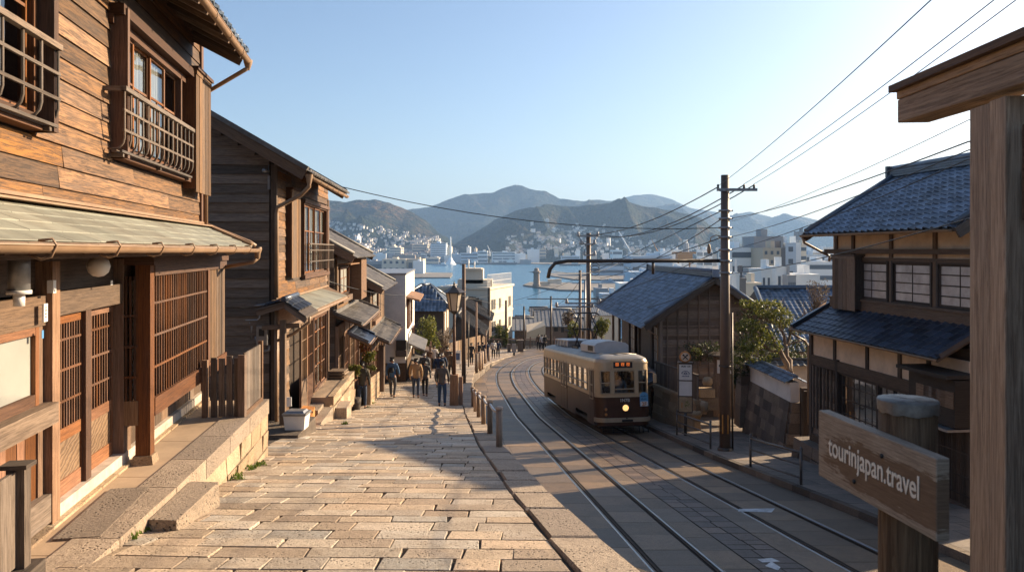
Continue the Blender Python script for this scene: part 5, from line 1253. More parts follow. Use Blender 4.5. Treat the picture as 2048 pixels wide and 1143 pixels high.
t = thing("signboard", "small grey signboard standing in the middle of the far street turn", "sign", P(1028, 708, 76)); mb = MB(); mb.box(P(1028, 695, 76), (.42, .08, .85)); part(mb, "board", M['greymetal'], t); mb = MB(); mb.box(P(1028, 709, 76), (.2, .2, .5)); part(mb, "base", M['black'], t)
# == RIGHT SIDE: gabled house B
random.seed(61)
kB = -.05; FB = Fr(5.85 + .75 - kB * 33.6, 0, kB, -1)      # side wall facing the street (normal to -X)
nB = math.sqrt(1 + kB * kB)
HB = thing("gabled_house", "dark timber house with blue tiled gable roof and latticed gable end behind the tram", "house", FB.p(34, 0, -7.4))
aB, bB = 33.6 * nB, 45.2 * nB; over = .75
zeB, slB = -3.34, .68; weB, wrB = .78, -2.35
# ridge parallel to the street
Rf = gable_roof(HB, FB, aB - .6, bB + .3, weB, wrB, zeB, slB, 'tile', barge='grey', tl=.25)
gB = frame(FB.p(aB, 0, 0), -FB.dw, -FB.du); WB_ = 4.7
mb = MB(); gB.box(mb, 0, WB_, -.3, 0, -8, zeB + .5); mb.prism([gB.p(0, 0, zeB + .5), gB.p(WB_, 0, zeB + .5), gB.p(-wrB, 0, zeB + (weB - wrB) * slB - .15)], FB.du * .2)
FB.box(mb, aB + .3, bB, -WB_, -.6, -8, zeB + .5); FB.box(mb, aB + .3, bB, -.6, 0, zeB + .2, zeB + .5)
part(mb, "wall", M['dark'], HB)
mb = MB(); topz = lambda u: zeB + .45 - .12 + min(u, WB_ - u + .0) * slB
clapboards(mb, gB, .1, WB_, -5.6, -1.3, .16, cut=lambda z: (max(.1, (z - zeB - .3) / slB), min(WB_, WB_ - (z - zeB - .3) / slB)), w=.0, th=.02)
u = .35
while u < WB_: gB.box(mb, u - .025, u + .025, .0, .06, -5.6, topz(u)); u += .48
for zz in (-5.6, -5.15, -4.7, -4.25, -3.8, -3.4): gB.box(mb, .1, WB_ - .05, .0, .045, zz - .02, zz + .02)
gB.box(mb, 0, .14, -.02, .09, -7.6, -3.0); gB.box(mb, -.05, WB_, -.0, .1, -5.78, -5.62)
part(mb, "gable_cladding", M['cladgrey'], HB)
mb = MB(); slab(mb, [gB.p(.2, .95, -6.3), gB.p(2.6, .95, -6.3), gB.p(2.6, .0, -5.8), gB.p(.2, .0, -5.8)], .06); part(mb, "awning", M['brown'], HB)
for (a, b_) in ((35.6, 37.2), (41.0, 42.6)):
 sashes(HB, FB, a, b_, -.5, -6.1, -3.7, 2, 2, (.25, .5, .75), 'sash', 'frost', vfull=True)
mb = MB()
for u in (34.0, 35.2, 38, 40.4, 43.2, bB - .1): FB.box(mb, u - .08, u + .08, -.12, .0, -8, zeB + .3)
FB.box(mb, aB + .1, bB, -.5, .3, -6.35, -6.2); part(mb, "post", M['brown'], HB)
pent(HB, FB, aB - .4, bB, 0, -5.7, 1.3, -6.3, 'tiledark', seg=4)
mb = MB(); gutter(mb, [FB.p(aB - .6, weB + .06, zeB - .02), FB.p(bB + .3, weB + .06, zeB - .02)], .05); mb.tube([FB.p(aB - .5, weB, zeB - .1), FB.p(aB - .05, .1, zeB - .5), FB.p(aB - .05, .08, -7)], .035, 7); part(mb, "gutter", M['gutter'], HB)
# roof with bright ribs behind the garden tree
mb = None
HC, WC = hiphouse("tiled_house", "house with wide dark tiled roof of pale ribs behind the garden tree", 14.2, 27, 40, 50, -5.3, -2.35, -8.0, ((14.6, 45), (27, 45)), 'tilerib' if False else 'tile', 'plaster', roll=True)
# == HOUSE R (right)
random.seed(71)
FR = Fr(12.2, 0, -.116, -1); ur = FR.u
HR = thing("plaster_house", "two storey plaster and dark timber house with blue tiled roofs at right", "house", FR.p(20, 0, -6.2))
c1 = ur(1666); near = 16.3; lw = .5; cl = ur(1622, lw)
zeR = .47
Rf = gable_roof(HR, FR, near - .1, c1 + .12, .85, -2.0, zeR, .60, 'tile', barge='grey', tl=.24, other=False, wave=.05)
mb = MB(); gutter(mb, [FR.p(near, .93, zeR - .03), FR.p(c1 + .15, .93, zeR - .03)], .055); mb.tube([FR.p(c1 + .12, .9, zeR - .08), FR.p(c1 + .1, .85, zeR - .25), FR.p(c1 + .06, .08, zeR - .65), FR.p(c1 + .1, .06, zeR - .8)], .04, 8); part(mb, "gutter", M['gutter'], HR)
mb = MB(); FR.box(mb, near + .4, c1, -4, -.05, -6.6, zeR + .4)
gR = frame(FR.p(c1, 0, 0), -FR.dw, FR.du); mb.prism([gR.p(0.05, -.05, zeR + .4), gR.p(4, -.05, zeR + .4), gR.p(2.05, -.05, zeR + 1.55)], -FR.du * .3)
FR.box(mb, near, cl, -.05, lw - .3, -6.6, -2.2)
part(mb, "wall", M['dark'], HR)
mb = MB(); FR.box(mb, near, c1 - .02, -.04, .0, -.3, zeR + .42); part(mb, "plaster_wall", M['plaster'], HR)
mb = MB(); us = [ur(x) for x in (1674, 1708, 1784, 1872)]
for u in us: FR.box(mb, u - .06, u + .06, .0, .05, -1.6, zeR + .3)
FR.box(mb, near, c1 + .15, .05, .2, -.10, .03); FR.box(mb, near, c1 - .0, .0, .08, -.29, -.2)
FR.box(mb, near, c1, -.0, .1, -1.72, -1.42); FR.box(mb, near, c1, -.02, .14, -1.42, -1.36)
part(mb, "timber_frame", M['brown'], HR)
uw = [ur(1712), ur(1780), ur(1788), ur(1868), ur(1878), near + .15]
for i in range(3):
 a, b_ = uw[2 * i + 1], uw[2 * i]
 sashes(HR, FR, a + .05, b_ - .05, .03, -1.33, -.33, 1 if i < 2 else 1, 2, (.25, .5, .75), 'dark', 'shoji', vfull=True, t=.05)
sh0, sh1 = ur(1709, .3), ur(1664, .3)
shutterbox(FR, HR, sh0, sh1, .3, -1.64, -.17, 6, 'brown', 'dark')
# lower storey
pent(HR, FR, near, cl - .2, -.02, -1.66, lw + .72, -2.34, 'tiledark', tl=.24)
mb = MB(); mb.tube([FR.p(cl - .12, lw + .75, -2.4), FR.p(cl - .16, .1, -1.62)], .06, 7); mb.tube([FR.p(cl - .15, lw + .7, -2.5), FR.p(cl + .2, lw + .1, -2.75), FR.p(cl + .08, lw + .05, -2.9), FR.p(cl + .08, lw + .05, -5.3)], .03, 7); part(mb, "downpipe", M['gutter'], HR)
mb = MB(); FR.box(mb, near, cl, lw - .06, lw - .01, -3.15, -2.4); part(mb, "plaster_wall", M['plaster'], HR)
ul = lambda x: ur(x, lw)
mb = MB()
for x in (1624, 1670, 1735, 1800, 1858): FR.box(mb, ul(x) - .06, ul(x) + .06, lw - .04, lw + .03, -3.15, -2.4)
FR.box(mb, near, cl, lw - .05, lw + .06, -3.42, -3.14); FR.box(mb, cl - .12, cl + .02, lw - .1, lw + .06, -5.6, -2.4); FR.box(mb, near, cl, lw - .06, lw + .05, -5.75, -5.5)
FR.box(mb, ul(1676) - .07, ul(1676) + .07, lw - .1, lw + .06, -5.6, -3.1); part(mb, "timber_frame", M['dark'], HR)
mb = MB(); clapboards(mb, FR, ul(1668), cl - .1, -5.5, -3.45, .16, w=lw - .02, th=.02)
for i in range(6): u = lerp(ul(1664), cl - .2, i / 5); FR.box(mb, u - .02, u + .02, lw, lw + .06, -5.3, -3.45)
part(mb, "shutter_panel", M['cladgrey'], HR)
sashes(HR, FR, ul(1755), ul(1680) , lw - .02, -5.0, -3.48, 2, 3, (.28, .55, .8), 'dark', 'glass', vfull=True, t=.04)
sashes(HR, FR, ul(1850), ul(1757), lw - .02, -4.6, -3.48, 3, 2, (.3, .6), 'dark', 'glass', vfull=True, t=.04)
mb = MB(); vboards(mb, FR, ul(1860), ul(1680), lw - .04, lw, -5.5, -5.06, .14); FR.box(mb, ul(1850), ul(1757), lw - .04, lw - .005, -5.06, -4.66); part(mb, "boarding", M['brown'], HR)
mb = MB(); FR.box(mb, near, ul(1680), lw - .6, lw - .55, -5.5, -3.4); part(mb, "dark_backing", M['inside'], HR)
# warm things seen through the shop window
mb = MB(); FR.box(mb, ul(1712), ul(1706), lw - .3, lw - .25, -4.3, -3.7); t_ = tag(mb.build("paper_lantern", M['rust']), "narrow orange banner hanging behind the lower window of the plaster house", "banner")
t = thing("entrance_porch", "dark boxed entrance canopy of the plaster house just right of the capped post", "porch", FR.p(ul(1895), lw, -4))
mb = MB(); p0, p1 = near - .3, ul(1862); FR.box(mb, p0, p1, lw + .02, lw + .55, -3.75, -2.75); FR.box(mb, p0, p1 + .18, lw, lw + .75, -2.72, -2.64); part(mb, "canopy", M['dark'], t)
mb = MB()
for i in range(4): a = lerp(p1 - .2, p0, i / 5); FR.box(mb, a - .5, a - .08, lw + .55, lw + .57, -3.35, -3.0)
part(mb, "panel", M['brown'], t)
mb = MB(); FR.box(mb, p0, p1 + .05, lw + .1, lw + .72, -3.83, -3.78); part(mb, "copper_edge", M['greymetal'], t)
mb = MB(); a, b_ = p0, ul(1868); ring(mb, FR, a, b_, lw, lw + .05, -5.9, -3.85, .07, .3); lattice(mb, FR, a + .07, b_ - .07, lw + .01, lw + .035, -5.6, -3.9, 22, .022, [-4.4, -4.9, -5.3]); part(mb, "lattice_door", M['dark'], t)
# rock plinth below
random.seed(73)
mb = MB()
for r in range(3):
 u = near;
 while u < cl + .3:
  L = random.uniform(.5, 1.1); v = min(u + L, cl + .3); zt = -5.75 - r * .34 if r else -5.72; e = random.uniform(0, .1) + r * .08
  g = .012;
  pts = [(u + g, lw - .1), (v - g, lw - .1), (v - g, lw + .35 + e), (u + g, lw + .35 + e)]
  B = [FR.p(a, b_ + (.03 if b_ > lw else 0), zt - .34) for a, b_ in pts]; T = [FR.p(a, b_, zt + random.uniform(-.02, .02)) for a, b_ in pts]
  mb.hexa(B, T); u = v
struct(mb, "stone_plinth", M['darkstone'], bevel=.04)
# stone and plaster garden wall with tile cap
random.seed(75)
W0, W1 = Vector((9.2, 24.6, 0)), Vector((9.15, 28.6, 0))
FW_ = frame((9.15, 24.6, 0), (W1 - W0), (-1, -.01, 0)); LW = 4.0
t = thing("garden_wall", "blackened stone block wall topped with white plaster and a blue tile cap", "wall", (9.2, 26, -6.7))
mb = MB()
for r in range(6):
 u = 0; zt = -4.98 - r * .34;
 while u < LW:
  L = random.uniform(.35, .6); v = min(u + L, LW); lean = r * .05
  B = [FW_.p(a, b_, zt - .335) for a, b_ in ((u + .008, -.3), (v - .008, -.3), (v - .008, .05 + lean + .05), (u + .008, .05 + lean + .05))]; T = [FW_.p(a, b_, zt) for a, b_ in ((u + .008, -.3), (v - .008, -.3), (v - .008, .05 + lean), (u + .008, .05 + lean))]
  mb.hexa(B, T); u = v
 x_ = FW_.p(0, 0, 0);
 for c_ in range(1): mb.box((9.38, 24.55, zt - .17), (.5 + .1 * r, .12, .33))
part(mb, "stone_wall", M['darkstone'], t, bevel=.015)
mb = MB(); FW_.box(mb, -.02, LW, -.25, .02, -4.98, -4.35); FW_.box(mb, -.03, LW + .01, -.26, .06, -4.5, -4.33); part(mb, "plaster", M['whitepl'], t)
mb = MB(); A = FW_.du
kawara(mb, FW_.p(-.1, -.12, -4.16), A, FW_.dw + Vector((0, 0, -.5)), 16, 2, .26, .2); kawara(mb, FW_.p(-.1, -.14, -4.16), A, -FW_.dw + Vector((0, 0, -.5)), 16, 2, .26, .2, seg=4); mb.tube([FW_.p(-.15, -.13, -4.12), FW_.p(LW + .1, -.13, -4.12)], .06, 8)
part(mb, "tile_cap", M['tile'], t)
t = thing("garden_wall", "cream rear garden wall with pale tile cap under the bare tree", "wall", (11, 29, -5.5))
mb = MB(); FW2_ = frame((9.9, 29.2, 0), (1, -.0, 0), (0, -1, 0)); FW2_.box(mb, 0, 4, -.2, 0, -6.8, -4.5); part(mb, "plaster", M['plaster'], t)
mb = MB(); kawara(mb, FW2_.p(-.1, -.1, -4.3), FW2_.du, FW2_.dw + Vector((0, 0, -.5)), 16, 2, .26, .2); mb.tube([FW2_.p(-.1, -.1, -4.26), FW2_.p(4.1, -.1, -4.26)], .06, 8); part(mb, "tile_cap", M['tilegrey'], t)
# dark garden gate between wall and house
t = thing("garden_gate", "dark panelled wooden gate between the garden wall and the plaster house", "gate", (9.9, 24.6, -6.4))
mb = MB(); mb.box((9.85, 24.5, -5.55), (.75, .08, 1.9)); mb.box((9.85, 24.44, -5.5), (.75, .03, .05)); part(mb, "panel", M['dark'], t)
mb = MB(); mb.box((9.45, 24.46, -5.6), (.09, .12, 2.2)); mb.box((9.85, 24.46, -4.52), (.85, .14, .08)); part(mb, "post", M['grey'], t)
# stone gate pillar and the yard behind
mb = MB();
for r in range(6):
 zt = -4.35 - r * .4; mb.hexa([(8.75 - r * .02, 28.6 - .02 * r, zt - .395), (9.4, 28.6 - .02 * r, zt - .395), (9.4, 29.25, zt - .395), (8.75 - r * .02, 29.25, zt - .395)], [(8.77 - r * .02, 28.62 - .02 * r, zt), (9.4, 28.62 - .02 * r, zt), (9.4, 29.25, zt), (8.77 - r * .02, 29.25, zt)])
tag(mb.build("gate_pillar", M['darkstone'], bevel=.03), "weathered square stone gate pillar at the left end of the blackened wall", "pillar")
t = thing("wash_basin", "square stone basin with a rounded boulder above it in the recess behind the pole", "basin", P(1415, 800, 31))
mb = MB(); mb.box(P(1412, 784, 31), (.62, .5, .34)); part(mb, "basin", M['wallstone'], t, bevel=.05)
mb = MB(); c0 = P(1415, 762, 31); mb.lathe(c0, [(0, -.17), (.16, -.16), (.22, -.05), (.2, .1), (.12, .17), (0, .18)], 12); part(mb, "boulder", M['wallstone'], t)
mb = MB(); mb.box(P(1412, 805, 31.1), (.9, .5, .5)); part(mb, "base", M['darkstone'], t, bevel=.06)
for i, (x, y, w_, h_) in enumerate(((1395, 808, .5, .26), (1402, 820, .4, .22), (1393, 826, .36, .2), (1409, 811, .3, .34))):
 d = 29.5 - i * .3; c0 = P(x, y, d); mb = MB(); mb.lathe(c0, [(0, -h_ * .6), (w_ * .5, -h_ * .5), (w_ * .58, 0), (w_ * .4, h_ * .42), (0, h_ * .5)], 9)
 o = mb.build("boulder", M['wallstone']);
 for v in o.data.vertices: v.co += (v.co - c0) * noise.noise(v.co * 5 + Vector((i, 0, 0))) * .5
 tag(o, ["flat pale boulder, uppermost of the pile right of the stop sign", "round pale boulder in the middle of the pile by the stop sign", "smallest pale boulder at the foot of the pile by the stop sign", "narrow upright boulder right in the pile by the stop sign"][i], "rock")
t = thing("notice_board", "wooden roofed fence with a white notice board just left of the utility pole", "notice board", P(1440, 800, 30.5))
mb = MB(); f_ = frame(P(1427, 800, 31.2) * 1.0, (1, -.35, 0), (-.35, -1, 0)); f_.o.z = 0; vboards(mb, f_, 0, 1.4, -.06, 0, -6.9, -4.35, .15); part(mb, "planks", M['brown'], t)
mb = MB(); f_.box(mb, .15, 1.1, .0, .04, -5.1, -4.55); part(mb, "board", M['white'], t)
mb = MB(); mb.hexa([f_.p(-.2, .25, -4.4), f_.p(1.6, .25, -4.4), f_.p(1.6, -.25, -4.3), f_.p(-.2, -.25, -4.3)], [f_.p(-.2, .25, -4.34), f_.p(1.6, .25, -4.34), f_.p(1.6, -.25, -4.22), f_.p(-.2, -.25, -4.22)]); part(mb, "cap", M['grey'], t)
t = thing("yard_wall", "stone block wall carrying a plank fence behind the tram stop sign", "wall", P(1340, 830, 31))
FY = frame((P(1308, 800, 32.5).x, 32.5, 0), (P(1385, 800, 29.2) - P(1308, 800, 32.5)).xy.to_3d(), (-1, -1, 0)); FY.dw = Vector((FY.du.y, -FY.du.x, 0)); FY.side = -1 if FY.du.cross(FY.dw).z > 0 else 1
LY = 3.7; mb = MB()
for r in range(4):
 u = 0; zt = -5.95 - r * .33
 while u < LY: v = min(u + random.uniform(.5, .9), LY); FY.box(mb, u + .01, v - .01, -.2, 0 + r * .03, zt - .32, zt); u = v
FY.box(mb, 0, LY, -.25, .06, -5.94, -5.78); part(mb, "stone_wall", M['wallstone'], t, bevel=.02)
mb = MB(); vboards(mb, FY, .0, LY, -.12, -.08, -5.78, -4.85, .13); part(mb, "planks", M['grey'], t)
mb = MB(); FY.box(mb, -.02, LY, -.15, -.04, -4.87, -4.8); part(mb, "rail", M['grey'], t)
# low house added just out of the picture on the right: it shades the road
random.seed(77)
HN = thing("shade_house", "unseen low tiled house added beside the plaster house to shade the road", "house", (13, 10, -5.5))
mb = MB(); FN = Fr(11.6, 0, -.116, -1); FN.box(mb, 1.5, 13.2, -5, 0, -6, -.9); clapboards(mb, FN, 1.5, 13.2, -5.4, -.9, .22); part(mb, "wall", M['brown'], HN)
gable_roof(HN, FN, 1.0, 13.5, .8, -2.5, -1.15, .5, 'tile', seg=4)
# == TRAM
random.seed(81)
T0 = Vector((4.37, 29.0, rz(29))); T1 = Vector((2.75, 41.2, rz(41.2)))
ty = (T1 - T0).normalized(); tx = Vector((ty.y, -ty.x, 0)).normalized(); tz = tx.cross(ty).normalized()
TR = thing("tram", "old cream and brown streetcar with lit round headlight climbing the right hand track", "tram", T0)
def tp(x, y, z): return T0 + tx * x + ty * y + tz * z
TM = Matrix((tx, ty, tz)).transposed()
M['tcream'] = plain('cream tram paint', (.52, .385, .235), .32, var=.07, scale=2, dirt=(.34, .24, .15), dirtamt=.35, spec=.6)
M['tbrown'] = plain('brown tram paint', (.06, .023, .012), .4, var=.3, scale=2, dirt=(.09, .045, .025), dirtamt=.5, spec=.35)
M['troof'] = plain('tram roof paint', (.27, .25, .225), .5, var=.15, scale=1.5, dirt=(.14, .12, .1), dirtamt=.5)
M['tframe'] = plain('window frame metal', (.42, .33, .23), .35, .3, var=.1)
HWt, LT_ = 1.08, 12.2
def outline(off=0, n=7, rf=.42):
 """plan outline, counter-clockwise from rear left; returns points"""
 w_, r = HWt + off, rf; pts = []
 for (cx, cy, a0) in ((w_ - r, LT_ + off - r, 0), (-w_ + r, LT_ + off - r, 90), (-w_ + r, -off + r, 180), (w_ - r, -off + r, 270)):
  for i in range(n + 1):
   a = R(a0 + 90 * i / n); pts.append((cx + r * math.cos(a), cy + r * math.sin(a)))
 return pts
def band(mb, z0, z1, off0=0, off1=None, rnd=.5, keep=None, rf=.42):
 A = outline(off0, rf=rf); B = outline(off0 if off1 is None else off1, rf=rf); n = len(A)
 for i in range(n):
  j = (i + 1) % n
  if keep and not keep((A[i][0] + A[j][0]) / 2, (A[i][1] + A[j][1]) / 2): continue
  mb.face([tp(*A[i], z0), tp(*A[j], z0), tp(*B[j], z1), tp(*B[i], z1)], rnd, smooth=(Vector(A[i]) - Vector(A[j])).length < .2)
def tbox(mb, x0, x1, y0, y1, z0, z1, rnd=.5):
 mb.hexa([tp(x0, y0, z0), tp(x1, y0, z0), tp(x1, y1, z0), tp(x0, y1, z0)], [tp(x0, y0, z1), tp(x1, y0, z1), tp(x1, y1, z1), tp(x0, y1, z1)], rnd)
straight = lambda ymin, ymax: (lambda x, y: not (abs(abs(x) - HWt) < .03 and ymin < y < ymax))
# lower brown body: a stepped skirt with bogie openings on the sides
mb = MB()
band(mb, .62, 1.42); band(mb, .34, .62, keep=lambda x, y: not (abs(abs(x) - HWt) < .03))
for s_ in (-1, 1):
 for (a, b_) in ((.4, 1.7), (3.9, 8.6), (10.8, LT_ - .4)):
  x0 = s_ * HWt; mb.face([tp(x0, a, .30), tp(x0, b_, .30), tp(x0, b_, .62), tp(x0, a, .62)], .5)
 tbox(mb, s_ * HWt - .02, s_ * HWt + .02, .42, LT_ - .42, 1.385, 1.42)
band(mb, 1.39, 1.425, .012, .012)
part(mb, "body", M['tbrown'], TR)
mb = MB(); band(mb, 1.425, 1.56); band(mb, 2.46, 2.72);
for k in range(6):
 t0_, t1_ = k / 6, (k + 1) / 6
 f = lambda t: (-.40 * (1 - math.cos(t * math.pi / 2)), 2.72 + .34 * math.sin(t * math.pi / 2))
 if k < 2: band(mb, f(t0_)[1], f(t1_)[1], f(t0_)[0], f(t1_)[0])
band(mb, 2.44, 2.47, .012, .012); band(mb, 2.715, 2.745, .02, .02)
# pillars: front face
WIN_F = [(-.93, -.52), (-.40, .44), (.56, .92)]
def fbox(mb, x0, x1, z0, z1, y=0, th=.05, rnd=.5): tbox(mb, x0, x1, y - .0, y + th, z0, z1, rnd)
edges = [-HWt + .42 - .30]
for (a, b_) in ((-.52, -.40), (.44, .56)): fbox(mb, a, b_, 1.55, 2.47, -.0)
for y_, sg in ((0, -1), (LT_, 1)):
 for (a, b_) in ((-.52, -.40), (.44, .56)): tbox(mb, a, b_, y_ - .03, y_ + .03, 1.55, 2.47)
# rounded corner pillars
A = outline()
for i in range(len(A)):
 j = (i + 1) % len(A); mx_, my_ = (A[i][0] + A[j][0]) / 2, (A[i][1] + A[j][1]) / 2
 if (Vector(A[i]) - Vector(A[j])).length < .2 and abs(mx_) > .93: mb.face([tp(*A[i], 1.55), tp(*A[j], 1.55), tp(*A[j], 2.47), tp(*A[i], 2.47)], .5, smooth=True)
# side pillars
SW = [(.55, 1.1)] + [(1.55 + i * 1.0, 2.42 + i * 1.0) for i in range(4)] + [(5.75, 6.25), (6.4, 6.95)] + [(7.35 + i * .88, 8.12 + i * .88) for i in range(5)]
ys_p = [.42] + [v for p in SW for v in p] + [LT_ - .42]
for s_ in (-1, 1):
 for a, b_ in zip(ys_p[::2], ys_p[1::2]):
  x0 = s_ * HWt; tbox(mb, x0 - s_ * .05, x0, a, b_, 1.55, 2.47)
UB = part(mb, "upper_body", M['tcream'], TR)
mb = MB()
for k in range(2, 6):
 f = lambda t: (-.40 * (1 - math.cos(t * math.pi / 2)) - (t - .33) * .25, 2.72 + .34 * math.sin(t * math.pi / 2)); band(mb, f(k / 6)[1], f((k + 1) / 6)[1], f(k / 6)[0], f((k + 1) / 6)[0], rf=.36)
o_ = outline(-.40 - .1675, rf=.36); mb.face([tp(x, y, 3.06) for x, y in o_], .5)
part(mb, "roof", M['troof'], TR)
# windows
def twin(side, a, b_, z0=1.56, z1=2.46, mid=1.86):
 mb = MB(); gl = MB()
 if side == 'f':
  for (x0, x1, zz0, zz1) in ((a, a + .03, z0, z1), (b_ - .03, b_, z0, z1), (a, b_, z0, z0 + .03), (a, b_, z1 - .03, z1), (a, b_, mid - .018, mid + .018)): tbox(mb, x0, x1, -.022, .02, zz0, zz1)
  gl.face([tp(a, .0, z0), tp(b_, .0, z0), tp(b_, .0, z1), tp(a, .0, z1)], .5)
  for cx_, s1 in ((a, 1), (b_, -1)):
   for t_ in (1,): mb.prism([tp(cx_, -.02, z1 - .12), tp(cx_ + s1 * .03, -.02, z1 - .05), tp(cx_ + s1 * .10, -.02, z1), tp(cx_, -.02, z1)], ty * .03)
 else:
  x0 = HWt * side
  for (y0, y1, zz0, zz1) in ((a, a + .03, z0, z1), (b_ - .03, b_, z0, z1), (a, b_, z0, z0 + .03), (a, b_, z1 - .03, z1), (a, b_, mid - .018, mid + .018)): tbox(mb, x0 - .035, x0 + .012, y0, y1, zz0, zz1)
  gl.face([tp(x0 - .01 * side, a, z0), tp(x0 - .01 * side, b_, z0), tp(x0 - .01 * side, b_, z1), tp(x0 - .01 * side, a, z1)], .5)
 w_ = part(mb, "window", M['tframe'], TR); part(gl, "pane", M['glass'], w_)
for a, b_ in WIN_F: twin('f', a, b_, mid=1.98 if b_ < 0 or a > .5 else 1.74)
for s_ in (-1, 1):
 for a, b_ in SW: twin(s_, a, b_, z0=1.56 if b_ - a > .6 else 1.3)
# doors
for (a, b_) in ((.5, 1.15), (5.7, 7.0)):
 mb = MB(); x0 = -HWt
 for y_ in (a, (a + b_) / 2, b_): tbox(mb, x0 - .012, x0 + .01, y_ - .02, y_ + .02, .36, 2.5)
 tbox(mb, x0 - .008, x0, a, b_, .36, 1.28); part(mb, "door", M['tbrown'], TR)
# interior
mb = MB(); tbox(mb, -1.02, 1.02, .2, LT_ - .2, .60, .66); tbox(mb, -1.0, 1.0, LT_ - .3, LT_ - .26, .66, 2.5); tbox(mb, -1.02, -.7, 1.6, 11, .66, 1.1); tbox(mb, .7, 1.02, 1.6, 11, .66, 1.1); tbox(mb, -.95, -.1, .95, .98, .66, 1.5)
for y_ in (2, 3.5, 5, 7, 9): mb.tube([tp(-.5, y_, 2.6), tp(-.5, y_, 1.2)], .02, 6); mb.tube([tp(.5, y_, 2.6), tp(.5, y_, 1.2)], .02, 6)
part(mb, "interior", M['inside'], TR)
mb = MB(); tbox(mb, -.3, .5, .12, .3, 1.3, 1.6); tbox(mb, -.1, .2, .12, .2, 1.6, 1.72); part(mb, "control_desk", M['greymetal'], TR)
# destination box
mb = MB(); tbox(mb, -.48, .42, -.035, .05, 2.50, 2.84); DB = part(mb, "sign_housing", M['tcream'], TR, bevel=.02)
mb = MB(); tbox(mb, -.41, .35, -.045, -.03, 2.55, 2.78); part(mb, "sign_glass", M['black'], DB)
M['led'] = emis('orange display', (1.0, .22, .04), .35)
mb = MB(); random.seed(4)
GL = [["11111", "10101", "11111", "10101", "11111"], ["10111", "11101", "10111", "11010", "10111"], ["11101", "10111", "11101", "10010", "11111"]]
for g_i, gl_ in enumerate(GL):
 x0 = -.32 + g_i * .22
 for r, row in enumerate(gl_):
  for c_, ch in enumerate(row):
   if ch == '1': tbox(mb, x0 + c_ * .026, x0 + c_ * .026 + .02, -.048, -.045, 2.735 - r * .026, 2.752 - r * .026)
part(mb, "display_characters", M['led'], DB)
def text(s, size, mat, parent=None, name="lettering", M4=None, ext=.002, sx=1.0, align='CENTER', bold=0):
 cu = bpy.data.curves.new(name, 'FONT'); cu.body = s; cu.size = size; cu.extrude = ext; cu.align_x = align; cu.offset = bold; cu.space_character = 1.0
 o = bpy.data.objects.new(name, cu); C.objects.link(o); bpy.context.view_layer.update()
 dg = bpy.context.evaluated_depsgraph_get(); me = bpy.data.meshes.new_from_object(o.evaluated_get(dg)); bpy.data.objects.remove(o)
 me.transform(Matrix.Diagonal((sx, 1, 1, 1))); me.transform(M4); me.materials.clear(); me.materials.append(M[mat])
 o = bpy.data.objects.new(name, me); C.objects.link(o)
 if parent: adopt(o, parent)
 return o
def mat4(o, x, y):
 x = Vector(x).normalized(); y = Vector(y).normalized(); z = x.cross(y); m = Matrix((x, y, z)).transposed().to_4x4(); m.translation = Vector(o); return m
M['numpaint'] = plain('pale number paint', (.6, .57, .5), .5)
text("1N7B", .17, 'numpaint', TR, "number", mat4(tp(.02, -.016, 1.25), tx, tz), bold=.004)
# lamps
M['lampglow'] = emis('headlamp glow', (1, .55, .2), .5)
mb = MB(); mt = TM @ Matrix.Rotation(R(90), 3, 'X')
mb.lathe(tp(.04, -.0, 1.02), [(.15, 0), (.15, .05), (.135, .07), (.12, .05)], 20, mt); HL = part(mb, "headlight", M['metal'], TR)
mb = MB(); mb.lathe(tp(.04, -.0, 1.02), [(.12, .045), (.08, .06), (.0, .068)], 20, mt); part(mb, "lens", M['lampglow'], HL)
for z_ in (.98, .78):
 mb = MB(); mb.lathe(tp(-.74, .02, z_), [(.07, 0), (.07, .04), (.055, .05)], 14, mt); HL = part(mb, "marker_lamp", M['metal'], TR)
 mb = MB(); mb.lathe(tp(-.74, .02, z_), [(.055, .045), (.0, .06)], 14, mt); part(mb, "lens", M['rust'], HL)
# bumper, apron, lifeguard
mb = MB(); A = outline(.05);
for i in range(len(A)):
 j = (i + 1) % len(A)
 if A[i][1] < .5 and A[j][1] < .5: mb.hexa([tp(*A[i], .48), tp(*A[j], .48), tp(A[j][0] * .95, A[j][1] + .06, .48), tp(A[i][0] * .95, A[i][1] + .06, .48)], [tp(*A[i], .64), tp(*A[j], .64), tp(A[j][0] * .95, A[j][1] + .06, .64), tp(A[i][0] * .95, A[i][1] + .06, .64)], .5)
part(mb, "bumper", M['tframe'], TR)
mb = MB(); tbox(mb, -.12, .3, -.12, -.04, .50, .58); mb.tube([tp(.05, -.14, .62), tp(.05, -.14, .66)], .03, 8); part(mb, "coupler", M['black'], TR)
mb = MB()
for z_ in (.08, .16, .24): mb.tube([tp(-.85, .05, z_), tp(.35, .05, z_)], .014, 6)
for x_ in (-.85, -.45, -.05, .35): mb.tube([tp(x_, .05, .06), tp(x_, .08, .36)], .014, 6)
for x_ in (.6, .75, .95): mb.tube([tp(x_, .05, .05), tp(x_, .1, .35)], .02, 6)
mb.tube([tp(.6, .04, .07), tp(1.0, .04, .1)], .012, 6); part(mb, "lifeguard", M['black'], TR)
mb = MB(); tbox(mb, -.9, .9, .3, LT_ - .3, .26, .40)
for yb in (2.6, 9.7):
 tbox(mb, -.85, -.6, yb - .95, yb + .95, .22, .42); tbox(mb, .6, .85, yb - .95, yb + .95, .22, .42)
part(mb, "underframe", M['black'], TR)
